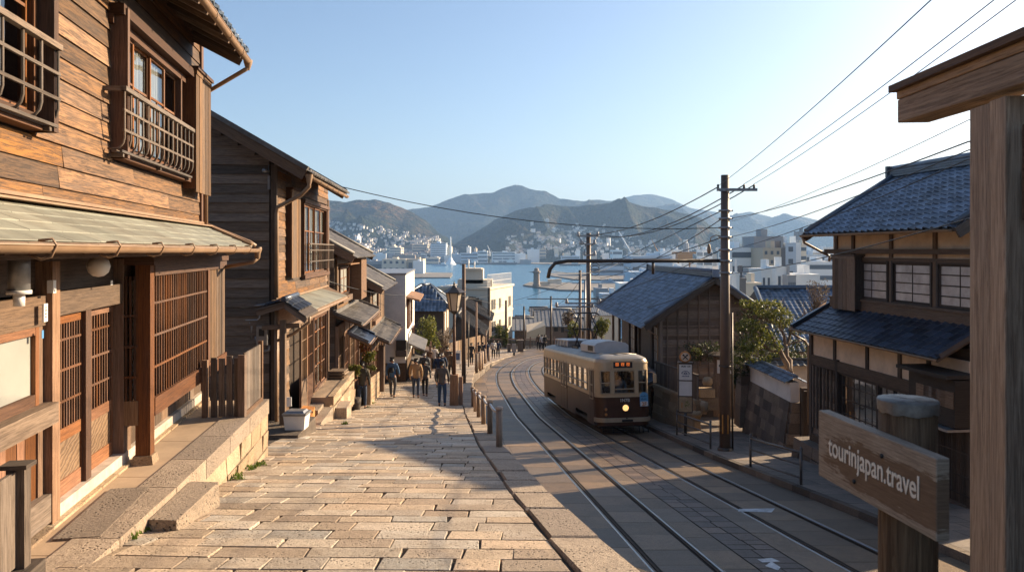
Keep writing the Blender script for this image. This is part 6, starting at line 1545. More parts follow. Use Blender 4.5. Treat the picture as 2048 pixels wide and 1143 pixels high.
for yb in (2.0, 3.2, 9.1, 10.3):
 for s_ in (-1, 1):
  mb = MB(); mt2 = TM @ Matrix.Rotation(R(90), 3, 'Y'); mb.lathe(tp(s_ * .5335 - .06, yb, .29), [(0, 0), (.1, .0), (.25, .02), (.28, .06), (.28, .12), (0, .12)], 18, mt2); part(mb, "wheel", M['greymetal'], TR)
# mirror, card, roof gear
mb = MB(); mb.tube([tp(1.05, .12, 2.35), tp(1.18, .05, 2.36), tp(1.24, .0, 2.28)], .012, 6); MR = part(mb, "mirror_arm", M['tframe'], TR)
mb = MB(); tbox(mb, 1.19, 1.31, -.03, .01, 1.95, 2.28); part(mb, "mirror", M['tcream'], MR, bevel=.03)
M['cardblue'] = plain('pale blue card', (.12, .33, .55), .5, var=.2, scale=8)
mb = MB(); mb.prism([tp(.62, -.03, 1.06), tp(.95, -.03, 1.06), tp(.95, -.03, 1.52), tp(.84, -.03, 1.6), tp(.73, -.03, 1.6), tp(.62, -.03, 1.52)], -ty * .015); CD = part(mb, "route_card", M['cardblue'], TR)
mb = MB(); tbox(mb, .635, .935, -.05, -.046, 1.07, 1.25); part(mb, "lower_half", M['white'], CD)
mb = MB(); random.seed(9)
for zz_ in (1.45, 1.34):
 x = .67
 while x < .89: h_ = random.uniform(.03, .075); tbox(mb, x, x + .012, -.05, -.046, zz_ - .03, zz_ - .03 + h_); tbox(mb, x, x + .035, -.05, -.046, zz_ - .03 + h_ * .5, zz_ - .02 + h_ * .5); x += .045
part(mb, "scribbled_lettering", M['black'], CD)
text("2F", .2, 'rust', CD, "lettering", mat4(tp(.785, -.054, 1.085), tx, tz), bold=.006)
M['acgrey'] = plain('grey roof unit', (.4, .4, .41), .45, .1, var=.08)
mb = MB(); pr = [tp(x, 1.7, z) for x, z in ((-.72, 3.06), (-.72, 3.36), (-.6, 3.46), (-.2, 3.54), (.2, 3.54), (.6, 3.46), (.72, 3.36), (.72, 3.06))]; mb.prism(pr, ty * 2.6); AC = part(mb, "roof_unit", M['acgrey'], TR, bevel=.03)
mb = MB()
for i in range(9): tbox(mb, -.735, -.72, 2.0 + i * .1, 2.06 + i * .1, 3.12, 3.33)
part(mb, "grille", M['black'], AC)
mb = MB(); tbox(mb, -.62, .62, 7.6, 10.9, 3.34, 3.40); tbox(mb, -.55, .55, 8.0, 10.6, 3.1, 3.341)
for y_ in (7.7, 8.5, 9.3, 10.1, 10.8):
 for x_ in (-.58, .58): mb.tube([tp(x_, y_, 3.0), tp(x_, y_, 3.36)], .03, 6)
part(mb, "resistor_cage", M['acgrey'], TR)
mb = MB(); tbox(mb, -.3, .3, 4.6, 5.2, 3.06, 3.35); part(mb, "equipment_box", M['acgrey'], TR)
mb = MB()
for x_ in (-.4, .4):
 mb.tube([tp(x_, 6.0, 3.2), tp(x_ * 1.05, 7.1, 3.95), tp(x_ * .7, 6.3, 4.7)], .032, 6); mb.tube([tp(x_, 6.8, 3.2), tp(x_ * 1.05, 5.7, 3.95), tp(x_ * .7, 6.5, 4.7)], .032, 6)
for y_ in (5.9, 6.9): tbox(mb, -.55, .55, y_ - .03, y_ + .03, 3.14, 3.2)
for x_ in (-.5, .5): tbox(mb, x_ - .03, x_ + .03, 5.8, 7.0, 3.08, 3.16)
mb.tube([tp(-.7, 6.4, 4.62), tp(-.5, 6.4, 4.72), tp(.5, 6.4, 4.72), tp(.7, 6.4, 4.62)], .035, 6); mb.tube([tp(-.35, 5.7, 3.95), tp(.35, 5.7, 3.95)], .03, 6); mb.tube([tp(-.35, 7.1, 3.95), tp(.35, 7.1, 3.95)], .03, 6)
for (x_, y_) in ((-.5, 5.9), (.5, 5.9), (-.5, 6.9), (.5, 6.9)): mb.lathe(tp(x_, y_, 3.0), [(.06, 0), (.04, .04), (.06, .06), (.04, .1), (.05, .12)], 8, TM)
part(mb, "pantograph", M['black'], TR)
mb = MB(); mb.lathe(tp(-.62, .95, 2.93), [(.0, .16), (.1, .14), (.14, .06), (.14, 0)], 12, TM); mb.tube([tp(-.6, .7, 3.03), tp(.0, .4, 3.1), tp(.7, .6, 3.03)], .025, 6); part(mb, "roof_lamp", M['tcream'], TR)
# == PEOPLE
def skin(name, nodes_, edges, mat, sub=1):
 me = bpy.data.meshes.new(name); me.from_pydata([n[0] for n in nodes_], edges, [])
 o = bpy.data.objects.new(name, me); C.objects.link(o); sk_ = o.modifiers.new("skin", 'SKIN'); sk_.use_smooth_shade = True
 sv = me.skin_vertices[0].data
 for i, n_ in enumerate(nodes_): r = n_[1]; sv[i].radius = r if isinstance(r, tuple) else (r, r); sv[i].use_root = (i == 0)
 ss = o.modifiers.new("sub", 'SUBSURF'); ss.levels = ss.render_levels = sub
 bpy.context.view_layer.update(); dg = bpy.context.evaluated_depsgraph_get(); m2 = bpy.data.meshes.new_from_object(o.evaluated_get(dg)); bpy.data.objects.remove(o); bpy.data.meshes.remove(me)
 for p_ in m2.polygons: p_.use_smooth = True
 m2.materials.clear(); m2.materials.append(M[mat]); o = bpy.data.objects.new(name, m2); C.objects.link(o); return o
M['skin'] = plain('skin', (.42, .24, .16), .55, var=.06)
M['hair'] = plain('black hair', (.012, .010, .009), .45, var=.3, scale=60, bump=.5, bscale=300); M['greyhair'] = plain('grey hair', (.3, .28, .26), .6, var=.3, scale=80)
for nm, cl_ in (('jk_black', (.016, .015, .014)), ('jk_navy', (.02, .035, .07)), ('jk_olive', (.055, .045, .028)), ('jk_tan', (.36, .215, .10)), ('jk_grey', (.075, .07, .068)), ('jk_blue', (.045, .10, .19)), ('jk_white', (.5, .47, .43)), ('jk_brown', (.10, .06, .035)),
    ('tr_denim', (.03, .045, .08)), ('tr_grey', (.065, .065, .07)), ('tr_black', (.012, .012, .013)), ('tr_blue', (.02, .05, .11)), ('shoe', (.02, .018, .016)), ('bagm', (.012, .011, .011)), ('shirt', (.3, .38, .48))):
 M[nm] = plain(nm, cl_, .85, var=.22, scale=7, bump=.5, bscale=16)
def person(px, py, d, h=1.68, rot=0, top='jk_black', trs='tr_denim', hair='hair', stride=.12, arm=(.0, .0), bag=None, label="", seat=False, bend=(0, 0), skirt=False, long=False, loc=None, fine=True, group=None, hat=None, legsplit=.1):
 base = loc or P(px, py, d); t = thing("person", label, "person", base, group); s = h / 1.72; st = stride
 R3 = Matrix.Rotation(rot, 3, 'Z')
 def fin(o, par):
  o.data.transform(Matrix.Scale(s, 4)); o.data.transform(R3.to_4x4()); o.data.transform(Matrix.Translation(base)); adopt(o, par); return o
 LS = legsplit; hip, ch = Vector((0, 0, .93)), Vector((0, .0, 1.28))
 kL, kR = Vector((-LS, st * .6 + .03, .50)), Vector((LS, -st * .35 + .03, .50)); aL, aR = Vector((-LS, st, .09)), Vector((LS, -st, .10 + abs(st) * .12))
 shL, shR = Vector((-.18, 0, 1.42)), Vector((.18, 0, 1.42))
 def armpts(sgn, sw_, bd):
  sh = Vector((sgn * .185, 0, 1.41)); el = Vector((sgn * .255, sw_ * .5 - .02, 1.14));
  wr = Vector((sgn * (.25 - .12 * bd), sw_ + .05 + bd * .24, .90 + bd * .28)); return sh, el, wr
 AL = armpts(-1, arm[0], bend[0]); AR = armpts(1, arm[1], bend[1])
 head = Vector((0, .015, 1.60))
 N_ = [(hip, (.13, .10)), (Vector((0, 0, 1.1)), (.12, .09)), (ch, (.14, .10)), (Vector((0, 0, 1.43)), (.08, .07)), (Vector((0, .0, 1.50)), .052), (Vector((0, .01, 1.555)), (.062, .07)), (Vector((0, .015, 1.625)), (.076, .092)), (Vector((0, .01, 1.69)), (.058, .07)),
    (Vector((-.09, 0, .88)), .085), (kL, .058), (aL, .04), (aL + Vector((0, .15, -.05)), .035), (Vector((.09, 0, .88)), .085), (kR, .058), (aR, .04), (aR + Vector((0, .15, -.05)), .035),
    (AL[0], .055), (AL[1], .042), (AL[2], .028), (AR[0], .055), (AR[1], .042), (AR[2], .028)]
 E_ = [(0, 1), (1, 2), (2, 3), (3, 4), (4, 5), (5, 6), (6, 7), (0, 8), (8, 9), (9, 10), (10, 11), (0, 12), (12, 13), (13, 14), (14, 15), (2, 16), (16, 17), (17, 18), (2, 19), (19, 20), (20, 21)]
 for wi, A_, sg in ((18, AL, -1), (21, AR, 1)):
  dr = (A_[2] - A_[1]).normalized(); pm = A_[2] + dr * .065; N_.append((pm, (.030, .02))); pi = len(N_) - 1; E_.append((wi, pi))
  if fine:
   for f_ in range(4):
    o1 = pm + dr * .045 + Vector((0, (f_ - 1.5) * .019, 0)); o2 = o1 + dr * (.035, .042, .038, .028)[f_] + Vector((-sg * .014, .004, 0)); N_.append((o1, .0095)); N_.append((o2, .008)); E_.append((pi, len(N_) - 2)); E_.append((len(N_) - 2, len(N_) - 1))
   o1 = A_[2] + dr * .05 + Vector((-sg * .01, .032, 0)); o2 = o1 + dr * .035 + Vector((-sg * .008, .012, 0)); N_.append((o1, .0105)); N_.append((o2, .009)); E_.append((pi, len(N_) - 2)); E_.append((len(N_) - 2, len(N_) - 1))
 if fine: N_.append((Vector((0, .11, 1.61)), .014)); E_.append((6, len(N_) - 1))
 fin(skin("body", N_, E_, 'skin'), t)
 zb = .66 if long else .80
 J = [(Vector((0, 0, 1.02)), (.155, .115)), (Vector((0, 0, 1.18)), (.155, .12)), (Vector((0, 0, 1.33)), (.165, .12)), (Vector((0, 0, 1.44)), (.10, .085)), (Vector((0, -.005, 1.49)), (.072, .07)), (Vector((0, 0, zb + .05)), (.165, .125)),
   (AL[0] + Vector((0, 0, .0)), .074), (AL[1], .060), (AL[2] + (AL[1] - AL[2]) * .05, .045), (AR[0], .074), (AR[1], .060), (AR[2] + (AR[1] - AR[2]) * .05, .045)]
 if long: J.append((Vector((0, 0, zb - .1)), (.17, .14)))
 fin(skin("jacket", J, [(0, 1), (1, 2), (2, 3), (3, 4), (0, 5), (2, 6), (6, 7), (7, 8), (2, 9), (9, 10), (10, 11)] + ([(5, 12)] if long else []), top), t)
 T_ = [(Vector((0, 0, .95)), (.145, .11)), (Vector((-.09, 0, .84)), .10), (kL, .072), (aL + Vector((0, -.01, .02)), .055), (Vector((.09, 0, .84)), .10), (kR, .072), (aR + Vector((0, -.01, .02)), .055)]
 fin(skin("trousers", T_, [(0, 1), (1, 2), (2, 3), (0, 4), (4, 5), (5, 6)], trs), t)
 for a_ in (aL, aR): fin(skin("shoe", [(a_ + Vector((0, -.03, -.045)), (.045, .04)), (a_ + Vector((0, .08, -.055)), (.045, .032)), (a_ + Vector((0, .17, -.062)), (.035, .024))], [(0, 1), (1, 2)], 'shoe'), t)
 Hn = [(Vector((0, -.02, 1.63)), (.088, .095)), (Vector((0, -.01, 1.70)), (.078, .085)), (Vector((0, -.045, 1.57)), (.07, .05))]
 fin(skin("hair" if not hat else "cap", Hn, [(0, 1), (0, 2)], hat or hair), t)
 if bag:
  if bag == 'back': bg_ = skin("backpack", [(Vector((0, -.17, 1.08)), (.13, .075)), (Vector((0, -.17, 1.2)), (.135, .08)), (Vector((0, -.15, 1.34)), (.12, .06))], [(0, 1), (1, 2)], 'bagm')
  elif bag == 'back_white': bg_ = skin("backpack", [(Vector((0, -.17, 1.08)), (.13, .075)), (Vector((0, -.17, 1.2)), (.135, .08)), (Vector((0, -.15, 1.34)), (.12, .06))], [(0, 1), (1, 2)], 'jk_white')
  else:
   sx_ = -1 if bag == 'left' else 1
   bg_ = skin("shoulder_bag", [(Vector((sx_ * .27, -.02, .86)), (.05, .12)), (Vector((sx_ * .27, -.02, .98)), (.05, .11)), (Vector((sx_ * .22, -.06, 1.2)), .014), (Vector((sx_ * .12, -.1, 1.44)), .014), (Vector((sx_ * -.02, -.02, 1.47)), .012)], [(0, 1), (1, 2), (2, 3), (3, 4)], 'bagm')
  fin(bg_, t)
 return t
random.seed(91)
person(724, 818, ph(724, 816).y, 1.72, .12, 'jk_olive', 'tr_denim', stride=.04, arm=(-.02, .02), bend=(.7, .5), bag='right', label="person in dark olive jacket and jeans with a black shoulder bag, nearest the left terrace", legsplit=.11)
person(785, 795, ph(785, 795).y, 1.74, -.2, 'jk_blue', 'tr_grey', stride=.17, arm=(-.06, .1), bag='back', label="person in blue shirt and grey trousers with black backpack striding at the left", bend=(0, .2), legsplit=.13)
person(832, 796, ph(832, 795).y, 1.72, .1, 'jk_tan', 'tr_denim', stride=.12, arm=(.05, -.05), label="person in tan jacket and jeans walking beside the person with the grey top")
person(850, 793, ph(850, 792).y + .2, 1.62, -.1, 'jk_grey', 'tr_black', stride=.14, arm=(-.1, .05), bend=(0, .5), bag='right', label="slim person in grey top and black leggings with a bag on the right hip")
person(884, 812, ph(886, 811).y, 1.72, -.05, 'jk_grey', 'tr_blue', stride=.03, arm=(.02, .0), bend=(.1, .1), label="person standing in dark grey jacket and blue jeans beside the wooden lamp base", legsplit=.11)
person(849, 772, 37.5, 1.70, 0, 'jk_grey', 'tr_grey', hair='greyhair', stride=.1, bag='back', label="grey haired person with backpack behind the couple in tan and grey")
person(878, 775, 37.0, 1.70, .1, 'jk_navy', 'tr_black', stride=.1, hair='hair', label="person in navy jacket just behind the person at the lamp base")
person(884, 768, 41, 1.74, 0, 'jk_navy', 'tr_black', hair='greyhair', stride=.05, label="grey haired person in navy coat left of the lamp pole, second row")
person(894, 752, 44, 1.74, .2, 'jk_brown', 'jk_white', stride=.05, arm=(.1, .1), bend=(.9, .9), label="person in brown jacket with raised arms left of the lamp pole, third row")
person(902, 758, 43, 1.6, .0, 'jk_brown', 'tr_black', stride=.05, label="short person in brown coat directly behind the lamp pole")
person(868, 742, 48, 1.66, .2, 'jk_white', 'tr_black', stride=.05, label="person in white top under the green tree", fine=False)
person(857, 737, 52, 1.66, -.2, 'jk_brown', 'tr_denim', stride=.08, label="tiny person in brown at the tree trunk left of the path", fine=False)
for (x, y, h_, tp_, tr_, lb, bg_) in ((943, 729, 1.72, 'jk_black', 'tr_black', "person in long black coat right of the tall bare pole", None), (957, 723, 1.66, 'jk_black', 'tr_grey', "person in black jacket standing at the first roadside posts", None), (965, 722, 1.64, 'jk_brown', 'tr_black', "person in brown half hidden behind the roadside posts", None),
 (973, 722, 1.7, 'jk_navy', 'tr_denim', "person in navy with pale sleeve near the end of the roadside posts", None), (987, 717, 1.74, 'jk_white', 'tr_black', "person in pale jacket, left one of the pair at the street turn", 'back_white'), (996, 716, 1.72, 'jk_navy', 'tr_black', "person in navy coat, right one of the pair at the street turn", None)):
 d_ = ph(x, y).y; person(x, y, d_, h_, random.uniform(-.4, .4), tp_, tr_, stride=random.uniform(.02, .14), label=lb, bag=bg_, long=(x == 943), fine=False)
for (x, y, tp_, lb) in ((1084, 700, 'jk_white', "far person in pale top left of the tram's rear corner"), (1090, 700, 'jk_black', "far person in black touching the tram's rear corner"), (1077, 699, 'jk_brown', "far person in brown near the garage door")): person(x, y, 82, 1.7, .3, tp_, 'tr_black', stride=.08, label=lb, fine=False)
person(0, 0, 0, 1.66, math.pi - .1, 'shirt', 'tr_black', stride=0, bend=(.8, .7), loc=tp(.0, .75, .62), label="tram driver in pale blue shirt behind the centre front window")
person(0, 0, 0, 1.66, math.pi, 'jk_black', 'tr_black', stride=0, loc=tp(-.62, 1.5, .62), label="dark silhouetted passenger behind the tram's left front window", fine=False)
# == POLES, LAMPS, RAILINGS
random.seed(101)
def pole(name, label, px, pyt, Y, r, zb, X=None, mat='pole', cat="utility pole", taper=.8):
 x = (px - CX) / F * Y; zt = -(pyt - HY) / F * Y; t = thing(name, label, cat, (x, Y, zb))
 mb = MB(); mb.tube([(x, Y, zb - .2), (x, Y, lerp(zb, zt, .5)), (x, Y, zt)], [r, r * (1 + taper) / 2, r * taper], 14); part(mb, "shaft", M[mat], t); return t, x, zt
M['polem'] = plain('brown steel pole', (.13, .085, .06), .5, .1, var=.22, scale=2, dirt=(.07, .055, .05), dirtamt=.5)
UP, ux, uzt = pole("utility_pole", "tall brown steel utility pole with crossarm and striped band on the right pavement", 1450, 350, 24.1, .178, -6.45, mat='polem', taper=.72)
uY = 24.1
mb = MB(); z = P(0, 380, uY).z; xa, xb = P(1431, 0, uY).x, P(1511, 0, uY).x; mb.box(((xa + xb) / 2, uY - .16, z), (xb - xa, .07, .09)); CA = part(mb, "crossarm", M['greymetal'], UP)
for x in (1436, 1488, 1508): mb = MB(); c0 = P(x, 377, uY - .16); mb.lathe(c0, [(.03, 0), (.045, .03), (.03, .06), (.045, .09), (.02, .14), (0, .15)], 10); part(mb, "insulator", M['metal'], CA)
for y in (380, 421, 437, 455, 474, 499, 521, 545):
 mb = MB(); c0 = P(1450, y, uY); mb.lathe(c0, [(.2, -.03), (.205, -.03), (.205, .03), (.2, .03)], 14); mb.box(c0 + Vector((.22, 0, 0)), (.06, .04, .05)); part(mb, "clamp_band", M['greymetal'], UP)
mb = MB()
for i in range(14):
 a = 2 * math.pi * i / 14
 if i % 2: c0 = Vector((ux, uY, 0)); mb.face([c0 + Vector((.192 * math.cos(a + s_ * .12), .192 * math.sin(a + s_ * .12), zz)) for s_, zz in ((-1, -5.85), (1, -5.85), (1, -5.25), (-1, -5.25))], .5)
M['stripe'] = plain('orange stripe', (.5, .22, .05), .5); part(mb, "warning_stripes", M['stripe'], UP)
mb = MB(); mb.tube([(ux + .21, uY - .05, -2.0), (ux + .23, uY - .05, -6.4)], .03, 6); mb.tube([(ux + .25, uY + .05, -4.6), (ux + .25, uY + .05, -6.4)], .025, 6); mb.lathe((ux, uY, -6.45), [(.24, 0), (.24, .1), (.2, .14)], 14)
mb.lathe((ux, uY, -3.72), [(.192, -.03), (.2, -.02), (.2, .02), (.192, .03)], 14); part(mb, "cable_pipe", M['metal'], UP)
mb = MB(); za = P(0, 521, uY).z
mb.tube([(ux, uY, za), P(1180, 521.5, uY), P(1135, 521.5, uY), P(1110, 526, uY), P(1100, 538, uY), P(1096, 556, uY)], .06, 9); mb.tube([P(1306, 521, uY), P(1306, 548, uY)], .045, 8); part(mb, "bracket_arm", M['metal'], UP)
mb = MB(); c0 = P(1418, 492, uY); mb.tube([(ux - .15, uY, P(0, 472, uY).z), P(1432, 470, uY), P(1422, 474, uY), P(1420, 484, uY)], .015, 6); mb.lathe(c0 - Vector((0, 0, .12)), [(0, -.14), (.05, -.1), (.07, .0), (.05, .12), (.02, .2)], 10); part(mb, "hanging_lamp", M['gutter'], UP)
U2, ux2, uz2 = pole("utility_pole", "second utility pole with several small crossarms rising behind the tram's pantograph", 1177, 466, 46, .17, -8.8, mat='polem')
mb = MB()
for y, a, b_ in ((472, 1155, 1196), (488, 1161, 1190), (510, 1168, 1190), (606, 1132, 1200), (613, 1112, 1185)):
 mb = MB(); p_, q_ = P(a, y, 45.8), P(b_, y, 45.8); mb.bar(p_, q_, .09, .09)
 for x in (a + 1, b_ - 1): mb.lathe(P(x, y, 45.8), [(.1, 0), (.12, .08), (.07, .16), (.1, .22), (0, .3)], 8)
 part(mb, "crossarm", M['greymetal'], U2)
mb = MB(); mb.tube([P(1158, 474, 45.8), P(1172, 492, 45.8)], .025, 5); mb.tube([P(1194, 474, 45.8), P(1182, 492, 45.8)], .025, 5); mb.tube([P(1185, 645, 45.8), P(1197, 615, 45.8)], .04, 5); mb.tube([P(1143, 620, 45.8), P(1160, 645, 45.8)], .04, 5)
part(mb, "brace", M['greymetal'], U2)
mb = MB()
for k in range(3):
 cx_, cy_ = (1190, 535, 1) [0], 532 + k * 6; mb.tube([P(cx_ + 9 * math.cos(a * .5), cy_ + 7 * math.sin(a * .5), 45.7) for a in range(13)], .02, 5)
part(mb, "cable_coil", M['black'], U2)
pole("utility_pole", "slim grey pole close left of the second utility pole", 1160, 540, 58, .13, -9.8, mat='polem'); pole("utility_pole", "slim pole just right of the second utility pole's shaft", 1170, 560, 66, .1, -10, mat='greymetal')
for (px, pt, Y, r, zb, lb, mt) in ((927.5, 528, 40, .12, pz(40), "tall weathered timber pole right of the lantern street lamp", 'pole'), (953, 604, 52.8, .075, pz(52.8), "thin timber pole rising behind the person in the long black coat", 'pole'), (937, 628, 56, .05, pz(56), "very thin pole between the two timber poles on the path", 'metal'),
 (972, 660, 62, .05, pz(62), "short thin post by the roadside posts", 'pole'), (978, 575, 95, .22, -13, "pale concrete pole at the corner of the cream building", 'panel'), (1012, 600, 90, .17, -12.5, "grey pole against the sunlit face of the cream building", 'panel'), (1048, 612, 84, .12, -11.3, "slim dark pole with small wires left of the beige garage", 'metal'), (1102, 592, 84, .13, -11.3, "slim dark pole right of the beige garage", 'metal')):
 pole("timber_pole" if mt == 'pole' else "slim_pole", lb, px, pt, Y, r, zb, mat=mt, cat="pole")
# lantern street lamp with wooden base box
LD = 29.0; lx = P(908.5, 0, LD).x; LZ = pz(LD)
L_ = thing("street_lamp", "old style lantern street lamp on a slim pole with a big square timber base", "street lamp", (lx, LD, LZ))
mb = MB(); mb.hexa([(lx - .17, LD - .17, LZ - .1), (lx + .17, LD - .17, LZ - .1), (lx + .17, LD + .17, LZ - .1), (lx - .17, LD + .17, LZ - .1)], [(lx - .15, LD - .15, LZ + 1.2), (lx + .15, LD - .15, LZ + 1.2), (lx + .15, LD + .15, LZ + 1.2), (lx - .15, LD + .15, LZ + 1.2)]); mb.box((lx + .25, LD + .1, LZ + .55), (.14, .2, 1.1)); part(mb, "base_box", M['pole'], L_, bevel=.01)
zl0 = P(0, 628, LD).z; mb = MB(); mb.tube([(lx, LD, LZ + 1.2), (lx, LD, zl0)], [.07, .05], 10); mb.tube([(lx, LD, zl0 + .2), (lx + .22, LD, zl0 + .22), (lx + .3, LD, zl0 + .16)], .014, 5); part(mb, "shaft", M['frame'], L_)
zt0 = P(0, 585, LD).z; mb = MB()
for i in range(6):
 a0, a1 = math.pi / 3 * i, math.pi / 3 * (i + 1); q = lambda a, r, z: Vector((lx + r * math.cos(a), LD + r * math.sin(a), z))
 mb.bar(q(a0, .19, zl0 + .12), q(a0, .32, zt0), .03, .03); mb.bar(q(a0, .32, zt0), q(a1, .32, zt0), .04, .05); mb.bar(q(a0, .19, zl0 + .12), q(a1, .19, zl0 + .12), .03, .04)
 mb.face([q(a0, .48, zt0 + .02), q(a1, .48, zt0 + .02), q(a1, .12, zt0 + .22), q(a0, .12, zt0 + .22)], .5); mb.face([q(a0, .48, zt0 + .02), q(a0, .3, zt0), q(a1, .3, zt0), q(a1, .48, zt0 + .02)], .5)
mb.lathe((lx, LD, zt0 + .2), [(.1, 0), (.09, .06), (.04, .08), (.05, .13), (.02, .2), (0, .27)], 10); mb.lathe((lx, LD, zl0), [(.05, 0), (.12, .06), (.14, .12)], 10); part(mb, "lantern_frame", M['metal'], L_)
M['lampglass'] = leafm('milky lamp glass', (.6, .5, .4), (.65, .55, .43), (.7, .6, .45))
mb = MB()
for i in range(6):
 a0, a1 = math.pi / 3 * i, math.pi / 3 * (i + 1); mb.face([q(a0, .182, zl0 + .12), q(a1, .182, zl0 + .12), q(a1, .31, zt0), q(a0, .31, zt0)], .5)
part(mb, "lantern_glass", M['lampglass'], L_)
# posts and rail along the path edge
ygr = [13.5, 16.3, 19.0, 21.8, 24.6, 27.6]
for i, Y in enumerate(ygr):
 x = interp(RB, Y) - .10; mb = MB(); z = pz(Y); mb.tube([(x, Y, z - .1), (x, Y, z + .71)], .058, 14); mb.lathe((x, Y, z + .70), [(.07, 0), (.072, .025), (.05, .045), (0, .05)], 14)
 o = mb.build("railing_post", M['postw2']); tag(o, "round timber railing post, " + ("nearest one", "second one", "third one", "fourth one", "fifth one", "sixth one, next to the lamp base")[i], "post", "timber posts of the path railing")
mb = MB(); pts = []
for a, b_ in zip(ygr, ygr[1:]):
 for k in range(6):
  t = k / 6; Y = lerp(a, b_, t); pts.append((interp(RB, Y) - .10, Y, lerp(pz(a), pz(b_), t) + .66 - .06 * math.sin(t * math.pi)))
pts.append((interp(RB, ygr[-1]) - .10, ygr[-1], pz(ygr[-1]) + .66)); mb.tube(pts, .03, 7); tag(mb.build("hand_rail", M['acgrey']), "sagging grey metal rail linking the timber posts along the path edge", "railing")
for i, (x, y) in enumerate(((953, 742), (959.5, 738), (964, 735), (970, 727), (978, 722))):
 p = ph(x, y); mb = MB(); mb.tube([(p.x, p.y, p.z - .1), (p.x, p.y, p.z + 1.2)], .12 if i < 3 else .09, 10); tag(mb.build("roadside_post", M['postw2']), "thick pale timber post by the road, " + ("nearest of the five", "second of the five", "third of the five", "fourth of the five", "farthest of the five"
)[i], "post", "timber posts at the road bend")
# pavement railings
def railing(label, pa, pb, h):
 a, b_ = wh(*pa), wh(*pb); t = thing("pedestrian_railing", label, "railing", a)
 for p in (a, b_):
  mb = MB(); mb.tube([p - Vector((0, 0, .1)), p + Vector((0, 0, h))], .034, 10); mb.lathe(p + Vector((0, 0, h - .01)), [(.04, 0), (.042, .03), (.02, .06), (0, .065)], 10); part(mb, "post", M['greymetal'] if False else M['metal2'], t)
 for f in (.90, .55, .18): mb = MB(); mb.tube([a + Vector((0, 0, h * f)), b_ + Vector((0, 0, h * f))], .026 if f < .9 else .032, 8); part(mb, "rail", M['metal2'], t)
M['metal2'] = plain('grey brown pipe', (.12, .105, .095), .4, .4, var=.2, scale=10)
railing("three bar metal railing beside the tram stop sign on the pavement", (1354, 869), (1421, 897), .88); railing("three bar metal railing on the pavement right of the utility pole", (1501, 932), (1602, 968), .88)
# tram stop sign
sp = wh(1371, 870); t = thing("tram_stop_sign", "tall boxed tram stop sign with three panels and a round crossed disc on top", "sign", sp)
sy, sx_ = sp.y, sp.x; fS = frame((sx_, sy, 0), (1, -.10, 0), (-.1, -1, 0)); zS0, zS1 = P(0, 824, sy).z, P(0, 727, sy).z
mb = MB(); mb.tube([sp - Vector((0, 0, .1)), (sx_, sy, zS0)], .06, 8); part(mb, "post", M['metal'], t)
mb = MB(); fS.box(mb, -.24, .24, -.22, .0, zS0, zS1)
for z_ in (zS0, lerp(zS0, zS1, .33), lerp(zS0, zS1, .655), zS1): fS.box(mb, -.25, .25, -.23, .014, z_ - .018, z_ + .018)
for u_ in (-.245, .245): fS.box(mb, u_ - .012, u_ + .012, -.23, .014, zS0, zS1)
fS.box(mb, -.27, .27, -.25, .03, zS1 + .02, zS1 + .05); BX = part(mb, "case", M['metal'], t)
for i, mt in enumerate(('picture', 'white', 'white')):
 mb = MB(); z0, z1 = lerp(zS0, zS1, (0, .33, .655)[i]) + .02, lerp(zS0, zS1, (.33, .655, 1)[i]) - .02
 if mt == 'picture': M['picture'] = plain('faded poster', (.38, .28, .17), .4, var=.25, scale=5)
 fS.box(mb, -.23, .23, .0, .006, z0, z1); part(mb, "panel", M[mt], BX)
zz = lerp(zS0, zS1, .93); mS = mat4(fS.p(0, .008, zz), fS.du, (0, 0, 1))
mb = MB(); random.seed(6)
for i in range(9):
 if i == 5: continue
 u_ = -.16 + i * .038
 for k in (0, .02): fS.box(mb, u_ + k, u_ + k + .008, .007, .0095, zz + .0, zz + .065)
 fS.box(mb, u_, u_ + .028, .007, .0092, zz + random.choice((0, .028, .056)), zz + .009 + random.choice((.028, .056)) * 0 + .009)
part(mb, "lettering", M['black'], BX)
M['inkblue'] = plain('blue ink', (.03, .06, .14), .5)
mb = MB(); zc = lerp(zS0, zS1, .80)
for i in range(11):
 a0, a1 = math.pi * i / 11, math.pi * (i + .8) / 11; q = lambda a, r: fS.p(r * math.cos(a) * 1.25, .009, zc - .02 + r * math.sin(a)); mb.face([q(a0, .10), q(a1, .10), q(a1, .125), q(a0, .125)], .5)
for (u_, z_, w_, h_) in ((-.04, 0, .03, .07), (.04, 0, .03, .07), (0, .04, .05, .03), (0, -.02, .02, .05), (-.09, -.01, .02, .04), (.09, -.01, .02, .04)): fS.box(mb, u_ - w_ / 2, u_ + w_ / 2, .007, .0095, zc + z_ - h_ / 2, zc + z_ + h_ / 2)
part(mb, "emblem", M['inkblue'], BX); mb = MB()
for i in range(6): fS.box(mb, -.13 + i * .045, -.13 + i * .045 + .032, .007, .0095, zc - .115, zc - .085 + (i % 2) * .012)
part(mb, "lettering", M['inkblue'], BX)
mb = MB(); zc = lerp(zS0, zS1, .17)
random.seed(3)
for i in range(60):
 a, r = random.random() * 6.28, random.random() ** .5 * .13; c0 = fS.p(.06 + r * math.cos(a) * .8, .008, zc + r * math.sin(a)); s_ = .012; mb.face([c0 + fS.du * -s_, c0 - Vector((0, 0, s_)), c0 + fS.du * s_, c0 + Vector((0, 0, s_))], random.random())
part(mb, "printed_leaves", M['moss'], BX)
mb = MB(); fS.box(mb, -.15, -.11, .006, .009, zc - .14, zc + .06); part(mb, "printed_figure", M['rust'], BX)
mb = MB()
